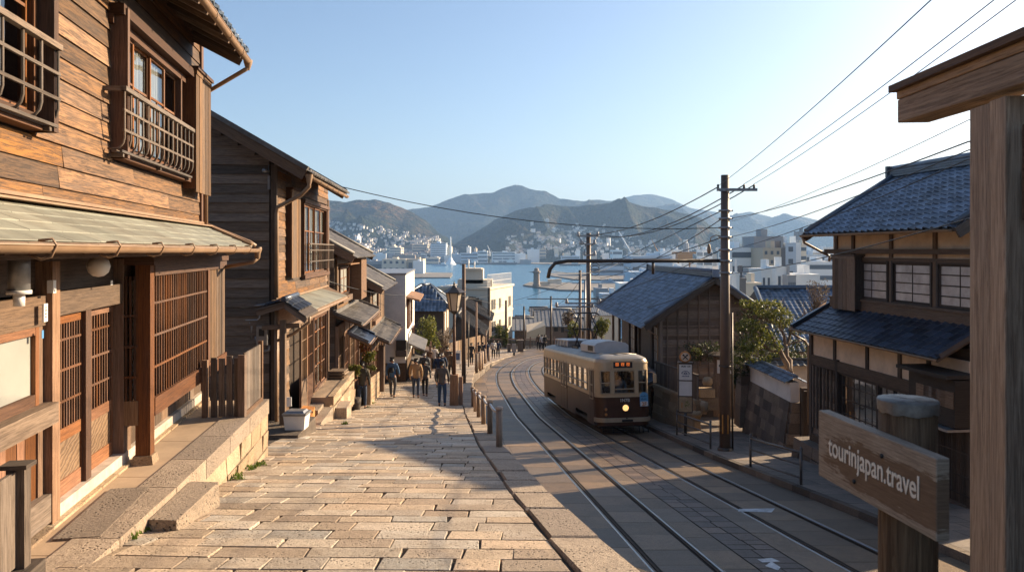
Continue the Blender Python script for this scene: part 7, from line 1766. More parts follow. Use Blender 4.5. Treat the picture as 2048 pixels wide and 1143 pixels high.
for i in range(3):
 z0, z1 = lerp(zS0, zS1, (0, .33, .655)[i]) + .04, lerp(zS0, zS1, (.33, .655, 1)[i]) - .04; mb.face([fS.p(-.26, -.04, z0), fS.p(-.26, -.18, z0), fS.p(-.26, -.18, z1), fS.p(-.26, -.04, z1)], .5)
part(mb, "side_panel", M['picture'], BX)
mb = MB(); ax = Matrix((fS.du, Vector((0, 0, 1)).cross(fS.du) * -1, Vector((0, 0, 1)))).transposed() @ Matrix.Rotation(R(90), 3, 'X'); cd = fS.p(0, -.1, P(0, 714, sy).z)
mb.lathe(cd, [(0, -.02), (.21, -.02), (.21, .02), (.165, .03), (.165, .02), (0, .02)], 28, ax); mb.tube([fS.p(0, -.1, zS1), cd - Vector((0, 0, .18))], .03, 6); DS = part(mb, "disc", M['rust'], t)
mb = MB(); ax2 = fS.dw
c1_ = cd + ax2 * .026
mb.face([c1_ + fS.du * .16 * math.cos(a * .2244) + Vector((0, 0, .16 * math.sin(a * .2244))) for a in range(28)], .5); part(mb, "disc_face", M['plaster'], DS)
mb = MB()
for a in (45, 135):
 v = fS.du * math.cos(R(a)) + Vector((0, 0, math.sin(R(a)))); mb.bar(c1_ + ax2 * .006 - v * .13, c1_ + ax2 * .006 + v * .13, .035, .006, ax2)
 mb.bar(c1_ + ax2 * .008 + v * .07, c1_ + ax2 * .008 + v * .12, .06, .006, ax2)
part(mb, "cross", M['black'], DS)
# == WIRES
def wire(pts, r, label, sag=0, n=14):
 mb = MB(); out = []
 for a, b_ in zip(pts, pts[1:]):
  for i in range(n):
   t = i / n; out.append(Vector(a).lerp(Vector(b_), t) - Vector((0, 0, sag * 4 * t * (1 - t))))
 out.append(Vector(pts[-1])); mb.tube(out, r, 5, rnd=.5); return tag(mb.build("overhead_wire", M['black']), label, "wire")
wire([P(1436, 372, uY - .16), P(1862, 0, 9), P(2060, -175, 6.5)], .008, "overhead wire from the crossarm's left insulator up to the top edge of the picture", .1)
wire([P(1488, 368, uY - .16), P(1988, 0, 9.5), P(2200, -160, 7)], .008, "overhead wire from the crossarm's middle insulator rising right", .1)
wire([P(1508, 368, uY - .16), P(2032, 0, 10), P(2250, -140, 7.5)], .008, "overhead wire from the crossarm's right insulator rising right", .1)
wire([P(1436, 374, uY - .16), P(1158, 468, 45.8)], .02, "overhead wire running from the crossarm's left insulator down to the second pole", .5)
wire([P(1488, 370, uY - .16), P(1178, 470, 45.9)], .02, "overhead wire running from the middle insulator to the second pole's head", .7)
wire([P(1508, 370, uY - .16), P(1194, 468, 45.8)], .02, "overhead wire running from the right insulator to the second pole's right arm", .7)
for (y0, x1, y1, r, lb, d1) in ((443, 1937, 240, .005, "thinnest service wire right of the pole, uppermost at the gate post", 8), (437, 1937, 283, .010, "thick cable passing above the blue tiled ridge, second from top at the gate post", 9), (474, 1937, 300, .008, "cable from the pole crossing just over the ridge end ornament", 9), (500, 1937, 318, .008, "cable from the lower clamp crossing the other just left of the ridge", 9.5), (547, 1937, 437, .010, "lowest cable from the pole crossing the upper tiled roof of the plaster house", 10)):
 a = P(1458, y0, uY); b_ = P(x1, y1, d1); wire([a, b_, b_ + (b_ - a) * .15], r, lb, .12)
for (y0, x1, y1, d1, lb) in ((421, 1030, 600, 84, "cable sloping from the pole's upper clamp down left behind the gabled roof"), (437, 1200, 556, 46, "sagging cable from the pole's arm clamp toward the tram roof"), (474, 1196, 525, 46, "cable from the pole toward the coil on the second pole"), (499, 1150, 600, 60, "cable descending left over the gabled blue roof"), (552, 1240, 618, 44, "lowest cable crossing the blue gabled roof toward the tram")):
 wire([P(1444, y0, uY), P(x1, y1, d1)], .016, lb, .35)
wire([P(686, 374, 22.2), P(1440, 455, uY)], .013, "single long wire from the dark gabled house across the bay view to the utility pole", .42, 30)
wire([P(1055, 597, 70), P(1240, 597, 46), P(1400, 600, 40)], .045, "straight dark trolley span wire in front of the bay", .02)
wire([P(650, 560, 24), P(816, 590, 41), P(905, 598, 60), P(978, 590, 95)], .014, "thin service wire from the lane houses past the white building", .15)
wire([P(1048, 615, 84), P(1102, 610, 84), P(1160, 560, 58)], .02, "thin drooping wire between the slim poles in front of the bay", .6)
wire([P(908, 586, 29), P(1048, 608, 84)], .012, "faint wire running from the street lamp toward the slim dark pole", .3)
wire([P(1098, 540, 24.1), P(1240, 524, 40), P(1330, 560, 33)], .01, "thin contact wire hanging beneath the bracket arm", .3)
# == PLANTS AND TREES
M['leafg'] = leafm('garden leaves', (.045, .06, .012), (.12, .13, .025), (.26, .24, .06))
M['leafy'] = leafm('yellow green leaves', (.055, .07, .012), (.14, .15, .024), (.28, .26, .06))
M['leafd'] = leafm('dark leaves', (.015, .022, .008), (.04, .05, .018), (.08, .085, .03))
M['leafr'] = leafm('autumn leaves', (.25, .05, .015), (.32, .12, .02), (.18, .18, .03))
M['leafb'] = leafm('dry twigs', (.07, .05, .03), (.13, .095, .055), (.22, .165, .1))
M['bark'] = plain('bark', (.17, .11, .07), .85, var=.35, scale=14, bump=.8, bscale=40)
def leaves(mb, c, r, n, size, flat=1.0, shell=.5):
 c = Vector(c); r = Vector(r)
 for _ in range(n):
  v = Vector((random.gauss(0, 1), random.gauss(0, 1), random.gauss(0, 1))).normalized() * (shell + (1 - shell) * random.random()) ** .6
  k = 1 + .35 * noise.noise(v * 2.3 + c)
  p = c + Vector((v.x * r.x, v.y * r.y, v.z * r.z)) * k
  if noise.noise(p * (1.6 / max(r.x, .3))) < -.22: continue
  a = Vector((random.gauss(0, 1), random.gauss(0, 1), random.gauss(0, 1) * flat)).normalized(); b_ = a.orthogonal().normalized(); b_ = Matrix.Rotation(random.random() * 6.28, 3, a) @ b_; c_ = a.cross(b_); s_ = size * random.uniform(.6, 1.4)
  rd = min(1, max(0, random.gauss(.5, .22))); mb.face([p - b_ * s_, p - c_ * s_ * .45, p + b_ * s_, p + c_ * s_ * .45], rd, [(0, 0)] * 4)
def branch(mb, a, b_, r0, r1, n=6, wob=.1):
 a, b_ = Vector(a), Vector(b_); L = (b_ - a).length; pts = [a.lerp(b_, i / n) + Vector((random.uniform(-1, 1), random.uniform(-1, 1), random.uniform(-1, 1))) * wob * L * (0 if i in (0, n) else 1) * .5 for i in range(n + 1)]
 mb.tube(pts, [lerp(r0, r1, i / n) for i in range(n + 1)], 7); return pts
random.seed(111)
t = thing("garden_tree", "leaning garden tree with forked trunk and green foliage pads behind the white wall", "tree", P(1590, 800, 28.2))
D_ = 28.2; mb = MB()
base = P(1586, 830, 27.6); k1 = P(1580, 745, 27.8); branch(mb, base, k1, .16, .13, 4, .05)
limbs = [(k1, P(1562, 705, 28), .12, .09), (P(1562, 705, 28), P(1520, 690, 27.6), .07, .04), (P(1562, 705, 28), P(1535, 668, 28.2), .08, .05), (P(1535, 668, 28.2), P(1520, 640, 28), .05, .03), (k1, P(1572, 690, 28.6), .11, .07), (P(1572, 690, 28.6), P(1560, 645, 28.8), .07, .04), (P(1560, 645, 28.8), P(1530, 615, 28.4), .04, .02),
   (P(1560, 645, 28.8), P(1566, 615, 28.6), .04, .02), (P(1572, 690, 28.6), P(1590, 650, 29), .06, .03), (P(1590, 650, 29), P(1612, 625, 28.6), .03, .015), (P(1535, 668, 28.2), P(1500, 655, 27.5), .04, .02), (P(1520, 690, 27.6), P(1488, 700, 27.2), .04, .02), (P(1590, 650, 29), P(1620, 655, 29), .03, .012), (P(1572, 690, 28.6), P(1615, 680, 28.8), .035, .012)]
for a, b_, r0, r1 in limbs: branch(mb, a, b_, r0, r1, 5, .12)
for _ in range(70):
 a, b_, r0, r1 = random.choice(limbs[5:]); p = a.lerp(b_, random.uniform(.4, 1)); branch(mb, p, p + Vector((random.uniform(-.5, .6), random.uniform(-.4, .4), random.uniform(0, .55))), .012, .004, 3, .2)
part(mb, "trunk", M['bark'], t)
mb = MB()
for (x, y, rx, rz_, n, d) in ((1500, 606, 24, 12, 900, 28.2), (1535, 617, 34, 19, 1900, 28.2), (1560, 633, 26, 18, 1200, 28.4), (1498, 652, 30, 15, 1400, 27.6), (1522, 668, 24, 13, 800, 27.5), (1500, 688, 26, 16, 1100, 27.2), (1484, 712, 20, 22, 900, 27.3), (1590, 655, 24, 14, 700, 28.8), (1545, 690, 22, 14, 600, 27.8), (1610, 640, 16, 10, 350, 28.8), (1520, 715, 26, 16, 600, 28.0)):
 leaves(mb, P(x, y, d), (rx / F * d, rx / F * d * .8, rz_ / F * d), int(n * .7), .046)
part(mb, "crown", M['leafy'], t)
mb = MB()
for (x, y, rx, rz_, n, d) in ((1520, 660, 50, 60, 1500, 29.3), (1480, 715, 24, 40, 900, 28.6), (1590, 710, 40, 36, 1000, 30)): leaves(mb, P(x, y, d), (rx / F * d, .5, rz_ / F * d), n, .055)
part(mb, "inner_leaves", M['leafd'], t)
def bush(label, px, py, rx, ry, d, mat, n, size, trunk=None, name="shrub", cat="shrub", twigs=0, wob=3, base=None):
 c0 = P(px, py, d); t = thing(name, label, cat, c0); mb = MB(); r_ = Vector((rx / F * d, rx / F * d * .8, ry / F * d)); leaves(mb, c0, r_ * .8, n // 3, size)
 for _ in range(wob * 3): leaves(mb, c0 + Vector((random.uniform(-.65, .65) * r_.x, random.uniform(-.6, .6) * r_.y, random.uniform(-.65, .65) * r_.z)), r_ * .42, n // (wob * 4), size)
 part(mb, "crown", M[mat], t); mb = MB(); b0 = Vector(base) if base else Vector((c0.x, c0.y, c0.z - r_.z * 1.3)); branch(mb, b0, c0, max(.03, size * .6), .02, 5, .08)
 for _ in range(twigs or 6): branch(mb, b0.lerp(c0, random.uniform(.2, .8)), c0 + Vector((random.uniform(-.9, .9) * r_.x, random.uniform(-.9, .9) * r_.y, random.uniform(-.6, .95) * r_.z)), max(.012, size * .25), .004, 5, .12)
 part(mb, "stems", M['bark'], t); return t
bush("bare brown shrub between the garden tree and the plaster house", 1636, 600, 26, 42, 31, 'leafb', 900, .035, twigs=90)
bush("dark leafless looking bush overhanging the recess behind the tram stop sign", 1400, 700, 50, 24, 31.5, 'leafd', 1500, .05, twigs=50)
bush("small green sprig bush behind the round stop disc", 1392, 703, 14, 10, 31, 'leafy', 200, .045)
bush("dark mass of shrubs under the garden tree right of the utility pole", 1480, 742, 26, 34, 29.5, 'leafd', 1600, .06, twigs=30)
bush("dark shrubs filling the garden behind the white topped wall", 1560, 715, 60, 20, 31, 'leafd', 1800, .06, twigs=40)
bush("round green tree with a pale trunk right of the white narrow building", 853, 668, 27, 42, 52, 'leafy', 3600, .085, name="street_tree", cat="tree", base=tuple(P(868, 735, 52)))
bush("bare brown tree between the green tree and the lamp", 888, 682, 24, 28, 54, 'leafb', 1300, .06, name="bare_tree", cat="tree", twigs=90, base=tuple(P(887, 730, 54)))
bush("little bright green sapling at the foot of the bare tree", 870, 690, 5, 10, 50, 'leafy', 200, .06)
for lb, x, y, rx, ry, d in (("pointed dark green conifer left of the cream building's base", 998, 668, 11, 24, 87, ), ("smaller green conifer nested right of the pointed one", 1010, 676, 8, 20, 86), ("low green bush right of the conifers behind the street fence", 1030, 690, 12, 10, 90), ("low green hedge bush left of the dark gatepost at the turn", 985, 682, 8, 14, 88)): bush(lb, x, y, rx, ry, d, 'leafg', 1500, .12, name="conifer" if 'conifer' in lb else "shrub", cat="conifer" if 'conifer' in lb else "shrub")
bush("sunlit green bush right of the second utility pole above the tram roof", 1203, 655, 17, 22, 62, 'leafy', 1500, .1); bush("sunlit green bush left of the second utility pole", 1148, 655, 14, 18, 66, 'leafy', 900, .1); bush("brown bare bush above the tram's rear roof", 1135, 635, 16, 16, 72, 'leafb', 700, .1, twigs=40)
bush("yellow green treetop just right of the utility pole's lower roof", 1672, 595, 10, 7, 45, 'leafy', 300, .07)
# potted plants by the lane
t = bush("slender maple with red and green leaves growing before the third house", 731, 690, 17, 34, 27.5, 'leafr', 900, .05, name="maple", cat="tree", twigs=16, base=tuple(P(738, 770, 27.5)))
bush("green potted shrub with orange tips beside the terrace wall end", 708, 738, 15, 13, 26.3, 'leafy', 900, .04, base=(P(708, 765, 26.3)))
bush("green leafy branch hanging under the red maple", 738, 712, 16, 12, 27.2, 'leafy', 600, .045)
bush("low green plant on the garden wall under the maple", 742, 735, 12, 6, 27.4, 'leafy', 300, .04)
for (x, w_, h_, d, mt, lb) in ((712, .34, .5, 26.2, 'darkstone', "dark round plant pot beside the terrace wall end"), (703, .25, .8, 26.4, 'wallstone', "pale upright stone beside the plant pot")):
 mb = MB(); mb.lathe((P(x, 0, d).x, d, pz(d) - .1), [(0, 0), (w_ * .4, 0), (w_ * .5, h_ * .6), (w_ * .55, h_), (w_ * .4, h_), (0, h_ - .05)], 14); tag(mb.build("plant_pot" if mt == 'darkstone' else "standing_stone", M[mt]), lb, "pot" if mt == 'darkstone' else "stone")
# low stone garden wall with posts further down the lane
t = thing("garden_wall", "stone garden wall sloping along the lane behind the person in olive jacket", "wall", (-5.6, 28, -6)); mb = MB(); a, b_ = ph(741, 800), ph(764, 775); pa, pb = Vector((-5.5, 29.2, 0)), Vector((-5.95, 34, 0))
for i in range(10):
 p, q = pa.lerp(pb, i / 10), pa.lerp(pb, (i + 1) / 10)
 for r in range(4):
  z0 = pz(p.y) - .2 + r * .32; mb.hexa([(p.x - .25, p.y + .01, z0), (p.x, p.y + .01, z0), (q.x, q.y - .01, z0 - .08), (q.x - .25, q.y - .01, z0 - .08)], [(p.x - .25, p.y + .01, z0 + .31), (p.x, p.y + .01, z0 + .31), (q.x, q.y - .01, z0 + .23), (q.x - .25, q.y - .01, z0 + .23)])
part(mb, "stone_wall", M['wallstone'], t, bevel=.02)
mb = MB()
for (x, y0, y1, d, r) in ((763.5, 690, 782, 33.5, .11), (756, 700, 778, 35, .06)): mb.bar(P(x, y1, d), P(x, y0, d), 2 * r, 2 * r, (0, 1, 0))
part(mb, "post", M['pole'], t)
# moss tufts
random.seed(5)
mb = MB()
for (x, y, f_) in ((259, 1078, .03), (466, 953, .06), (475, 957, .05), (505, 938, .04), (520, 930, .04), (463, 945, .04), (285, 1063, .02), (690, 848, .05), (745, 806, .06), (736, 815, .05)):
 p = ph(x, y)
 for _ in range(50): q = p + Vector((random.gauss(0, f_), random.gauss(0, f_ * 1.5), abs(random.gauss(0, .02)))); a = random.random() * 6.28; s_ = .018; mb.face([q + Vector((math.cos(a) * s_, math.sin(a) * s_, 0)), q + Vector((0, 0, .035)), q - Vector((math.cos(a) * s_, math.sin(a) * s_, 0))], random.random(), [(0, 0)] * 3)
tag(mb.build("moss", M['moss']), kind='stuff')
# == FOREGROUND SIGN AND GATE
def bp(d): return Vector((1.019 - .158 * (d - 1.8), d, 0))
kd = Vector((-.158, 1, 0)).normalized();
FSn = frame((1.019, 1.8, 0), kd, (-kd.y, kd.x, 0)); FSn.side = -1 if FSn.du.cross(FSn.dw).z > 0 else 1
t = thing("sign_board", "weathered wooden direction board reading tourinjapan.travel bolted to the capped round post", "sign", (1.3, 1.8, -.6))
uL_, uR_ = FSn.u(1637), FSn.u(1873)
zTR, zBR = FSn.z(917, uR_), FSn.z(1083, uR_); zTL, zBL = FSn.z(819, uL_), FSn.z(949, uL_)
mb = MB(); random.seed(8); nseg = 24; rows_ = 3
def sz(t_, f_): return lerp(lerp(zBR, zBL, t_), lerp(zTR, zTL, t_), f_)
q = [FSn.p(uR_, 0, sz(0, 0)), FSn.p(uL_, 0, sz(1, 0)), FSn.p(uL_, -.036, sz(1, 0)), FSn.p(uR_, -.036, sz(0, 0))]; q2 = [FSn.p(uR_, 0, sz(0, 1)), FSn.p(uL_, 0, sz(1, 1)), FSn.p(uL_, -.036, sz(1, 1)), FSn.p(uR_, -.036, sz(0, 1))]
mb.hexa(q, q2, .37); SBd = part(mb, "board", M['signwood'] if 'signwood' in M else M['fg'], t, bevel=.002, fixn=True)
# weathered painted board: brown paint worn through along the edges and grain
m = bpy.data.materials.new("worn painted board"); n, b = nodes(m); uv = mnode(n, "ShaderNodeUVMap", uv_map="UVMap").outputs[0]
g1 = noisen(n, mapped(n, uv, (5, 75, 1)), 3.0, 6, .7, .5); g2 = noisen(n, mapped(n, uv, (5, 16, 1)), 2.0, 5, .7, .5); bare = ramp(n, g1, [(.3, (.16, .115, .085)), (.5, (.3, .23, .17)), (.7, (.46, .37, .28))]); pnt = ramp(n, g1, [(.3, (.11, .064, .038)), (.7, (.22, .138, .085))])
pos = mnode(n, "ShaderNodeSeparateXYZ"); n.links.new(geo(n), pos.inputs[0])
zc_ = mnode(n, "ShaderNodeMath", operation='MULTIPLY_ADD'); n.links.new(pos.outputs[1], zc_.inputs[0]); zc_.inputs[1].default_value = -.0; n.links.new(pos.outputs[2], zc_.inputs[2])
# height across the board, 0 bottom .. 1 top (board is level along its length up to a small tilt)
ty0, ty1 = FSn.p(uR_, 0, 0).y, FSn.p(uL_, 0, 0).y
sl_ = ((zBL + zTL) / 2 - (zBR + zTR) / 2) / (ty1 - ty0); zc_.inputs[1].default_value = -sl_
mid0 = (zBR + zTR) / 2 - sl_ * ty0; hh_ = maprange(n, zc_.outputs[0], mid0 - (zTR - zBR) / 2, mid0 + (zTR - zBR) / 2)
edge = ramp(n, hh_, [(.0, (.75,) * 3), (.12, (.25,) * 3), (.3, (0,) * 3), (.62, (0,) * 3), (.8, (.42,) * 3), (1, (.95,) * 3)])
uend = maprange(n, pos.outputs[1], ty1 - .16, ty1, 0, .45)
ad = mnode(n, "ShaderNodeMath", operation='ADD'); n.links.new(edge, ad.inputs[0]); n.links.new(uend, ad.inputs[1])
ad2 = mnode(n, "ShaderNodeMath", operation='ADD'); n.links.new(ad.outputs[0], ad2.inputs[0]); n.links.new(g2, ad2.inputs[1])
ad3 = mnode(n, "ShaderNodeMath", operation='MULTIPLY_ADD'); n.links.new(g1, ad3.inputs[0]); ad3.inputs[1].default_value = .5; n.links.new(ad2.outputs[0], ad3.inputs[2])
cfin = mixc(n, maprange(n, ad3.outputs[0], 1.03, 1.13), pnt, bare); n.links.new(cfin, b.inputs["Base Color"]); b.inputs["Roughness"].default_value = .75; bumpn(n, b, g1, .8, .002)
SBd.data.materials.clear(); SBd.data.materials.append(m)
M['signtext'] = plain('cream sign paint', (.86, .78, .66), .7, var=.1, scale=60, dirt=(.5, .4, .3), dirtamt=.35)
# board reads left (far) to right (near); text plane follows the board
um = (uL_ + uR_) / 2; A_ = FSn.p(uL_, .0015, sz(1, .5)); B_ = FSn.p(uR_, .0015, sz(0, .5)); xd = (B_ - A_).normalized()
lt = text("tourinjapan.travel", .085, 'signtext', SBd, "lettering", mat4(A_.lerp(B_, .50) + Vector((0, 0, -.020)), xd, (0, 0, 1)), ext=.0006, sx=.655, bold=.0008)
for (tt, ff) in ((.26, .2), (.5, .74)):
 mb = MB(); c0 = FSn.p(lerp(uR_, uL_, 1 - tt - .1), .001, sz(1 - tt - .1, ff)); ax3 = Matrix((FSn.du, Vector((0, 0, 1)).cross(FSn.du) * 1, FSn.dw)).transposed(); ax3 = Matrix((FSn.du, Vector((0, 0, 1)), FSn.dw)).transposed(); mb.lathe(c0, [(.0065, 0), (.0065, .003), (.003, .006), (0, .0062)], 10, ax3); part(mb, "bolt", M['black'], t)
M['postw'] = wood('sign post timber', (.06, .034, .02), (.2, .12, .07), (.4, .26, .16), .4, bump=.9)
pc = Vector((1.087, 2.06, 0)); t = thing("sign_post", "thick round timber post with a crumpled grey metal cap carrying the sign board", "post", (pc.x, pc.y, -1.9))
zc1 = P(0, 800, 2.06).z
mb = MB(); mb.tube([(pc.x - .0, pc.y, -2.2), (pc.x, pc.y, -.9), (pc.x, pc.y, zc1)], [.078, .074, .073], 26); part(mb, "shaft", M['postw'], t)
mb = MB(); prof = []
n_ = 40
for k in range(n_):
 for (r0, z0, r1, z1) in ((.0762, -.03, .0775, 0), (.0775, 0, .0762, .003), (.0762, .003, .0, .005)):
  a0, a1 = 2 * math.pi * k / n_, 2 * math.pi * (k + 1) / n_
  w_ = lambda a, z: (1 + (.008 * math.sin(a * 7) + .016 * noise.noise(Vector((math.cos(a) * 4, math.sin(a) * 4, z * 30)))) * (1 if z < .0 else .25)); zz_ = lambda a, z: z + (.008 * noise.noise(Vector((math.cos(a) * 3, math.sin(a) * 3, 9))) if z < 0 else .002 * noise.noise(Vector((math.cos(a) * 5, math.sin(a) * 5, 2))))
  q = lambda a, r, z: (pc.x + r * w_(a, z) * math.cos(a), pc.y + r * w_(a, z) * math.sin(a), zc1 + zz_(a, z))
  ps = [q(a0, r0, z0), q(a1, r0, z0), q(a1, r1, z1), q(a0, r1, z1)]
  mb.face(ps if r1 > 0 else ps[:3], .5, smooth=True)
M['zinc'] = plain('crumpled zinc cap', (.17, .15, .13), .5, .25, var=.5, scale=26, bump=.25, bscale=18); part(mb, "metal_cap", M['zinc'], t)
# gate: beam, post, plank wall
FG = frame((1.758, 0, 0), (.073, 1, 0), (-1, .073, 0)); FG.side = -1 if FG.du.cross(FG.dw).z > 0 else 1
t = thing("timber_gate", "big weathered timber gate post and projecting lintel beam filling the right edge", "gate", FG.p(3, 0, -2.2))
def slbeam(mb, u0, u1, w0, w1, za, zb, tilt, rnd=None):
 z = lambda u: -tilt * (4.0 - u)
 B = [FG.p(u0, w0, za + z(u0)), FG.p(u1, w0, za + z(u1)), FG.p(u1, w1, za + z(u1)), FG.p(u0, w1, za + z(u0))]; T = [FG.p(u0, w0, zb + z(u0)), FG.p(u1, w0, zb + z(u1)), FG.p(u1, w1, zb + z(u1)), FG.p(u0, w1, zb + z(u0))]
 mb.hexa(B, T, rnd)
ue = FG.u(1795)
zt_ = FG.z(172, ue); zb_ = FG.z(246, ue)
mb = MB(); slbeam(mb, .6, ue, -.16, .0, zb_, lerp(zb_, zt_, .62), .03, .31); slbeam(mb, .6, ue + .005, -.16, .004, lerp(zb_, zt_, .635), zt_ - .03, .03, .62); part(mb, "lintel_beam", M['fg'], t, bevel=.004, fixn=True)
mb = MB(); slbeam(mb, .6, ue + .03, -.2, .035, zt_ - .03, zt_ + .005, .03, .4); part(mb, "cap_board", M['fgdark'], t, fixn=True)
up0, up1 = FG.u(1939, -.02), FG.u(2012, -.02); upm = FG.u(1979, -.02)
mb = MB(); FG.box(mb, upm + .001, up0, -.2, -.02, -4.9, zb_ - .035 - .02, .55); FG.box(mb, up1, upm - .002, -.2, -.017, -4.9, zb_ - .03 - .02, .7); part(mb, "post", M['fg'], t, fixn=True, bevel=.004)
mb = MB(); z = -4.6; i = 0
while z < .3: FG.box(mb, .6, up1 - .001, -.13, -.10, z, z + .165, random.random()); z += .17
FG.box(mb, .6, up1 - .04, -.135, -.06, .12, .5, .2)
part(mb, "planks", M['fgdark'], t, fixn=True)
p = ph(914, 738); t = thing("notice_stand", "white portable notice stand between the lamp pole and the tall timber pole", "sign", p)
mb = MB(); mb.box(p + Vector((0, 0, .85)), (.55, .06, .95)); part(mb, "board", M['white'], t)
mb = MB(); mb.box(p + Vector((0, -.035, .9)), (.4, .01, .5)); part(mb, "poster", M['inkblue'], t)
for dx in (-.22, .22): mb = MB(); mb.bar(p + Vector((dx, 0, 0)), p + Vector((dx, 0, .4)), .05, .05, (0, 1, 0)); part(mb, "leg", M['metal'], t)
# == CITY AND HARBOUR
random.seed(131)
for nm, cl_ in (('c_white', (.82, .82, .8)), ('c_cream', (.72, .62, .48)), ('c_grey', (.32, .32, .33)), ('c_brown', (.24, .18, .14)), ('c_tan', (.5, .42, .32)), ('c_blue', (.5, .58, .66)), ('c_dark', (.12, .12, .13)), ('c_glass', (.10, .12, .15))):
 M[nm] = plain(nm, cl_, .7 if nm != 'c_glass' else .2, var=.08, scale=.05)
def city(label, px0, px1, pyt, d, mat='c_white', dep=None, z0=-38.2, floors=0, bands=True, side=None, roof=True, name="city_building", cat="building", winm='c_glass', extra=None, rot=0, cols=0):
 x0, x1 = (px0 - CX) / F * d, (px1 - CX) / F * d; zt = -(pyt - HY) / F * d; dep = dep or (x1 - x0) * .8
 t = thing(name, label, cat, ((x0 + x1) / 2, d, z0)); c = Vector(((x0 + x1) / 2, d + dep / 2, 0)); hx, hy = (x1 - x0) / 2, dep / 2
 def bx(mb, ax, bx_, ay, by, az, bz): mb.hexa([(c.x + ax, c.y + ay, az), (c.x + bx_, c.y + ay, az), (c.x + bx_, c.y + by, az), (c.x + ax, c.y + by, az)], [(c.x + ax, c.y + ay, bz), (c.x + bx_, c.y + ay, bz), (c.x + bx_, c.y + by, bz), (c.x + ax, c.y + by, bz)])
 mb = MB(); bx(mb, -hx, hx, -hy, hy, z0 - 2, zt); part(mb, "wall", M[mat], t)
 if roof:
  mb = MB(); bx(mb, -hx - .1, hx + .1, -hy - .1, hy + .1, zt + .01, zt + .5); e = random.uniform(-.4, .3); bx(mb, hx * e, hx * (e + .45), -hy * .4, hy * .4, zt + .5, zt + 1.5 + (zt - z0) * .07); part(mb, "roof", M[mat], t)
 if floors:
  h_ = (zt - z0) / floors
  for f_ in range(floors):
   za = z0 + h_ * (f_ + .35); zb = z0 + h_ * (f_ + .75)
   if zb > zt: continue
   if cols:
    for k in range(cols):
     mb = MB(); wa = -hx + 2 * hx * (k + .28) / cols; bx(mb, wa, wa + 2 * hx / cols * .44, -hy - .12, -hy + .1, za, zb); part(mb, "window", M[winm], t)
   else:
    mb = MB(); bx(mb, -hx * .9, hx * .9, -hy - .12, -hy + .1, za, zb); bx(mb, hx - .1, hx + .12, -hy * .8, hy * .8, za, zb); bx(mb, -hx - .12, -hx + .1, -hy * .8, hy * .8, za, zb); part(mb, "window_band", M[winm], t)
 return t
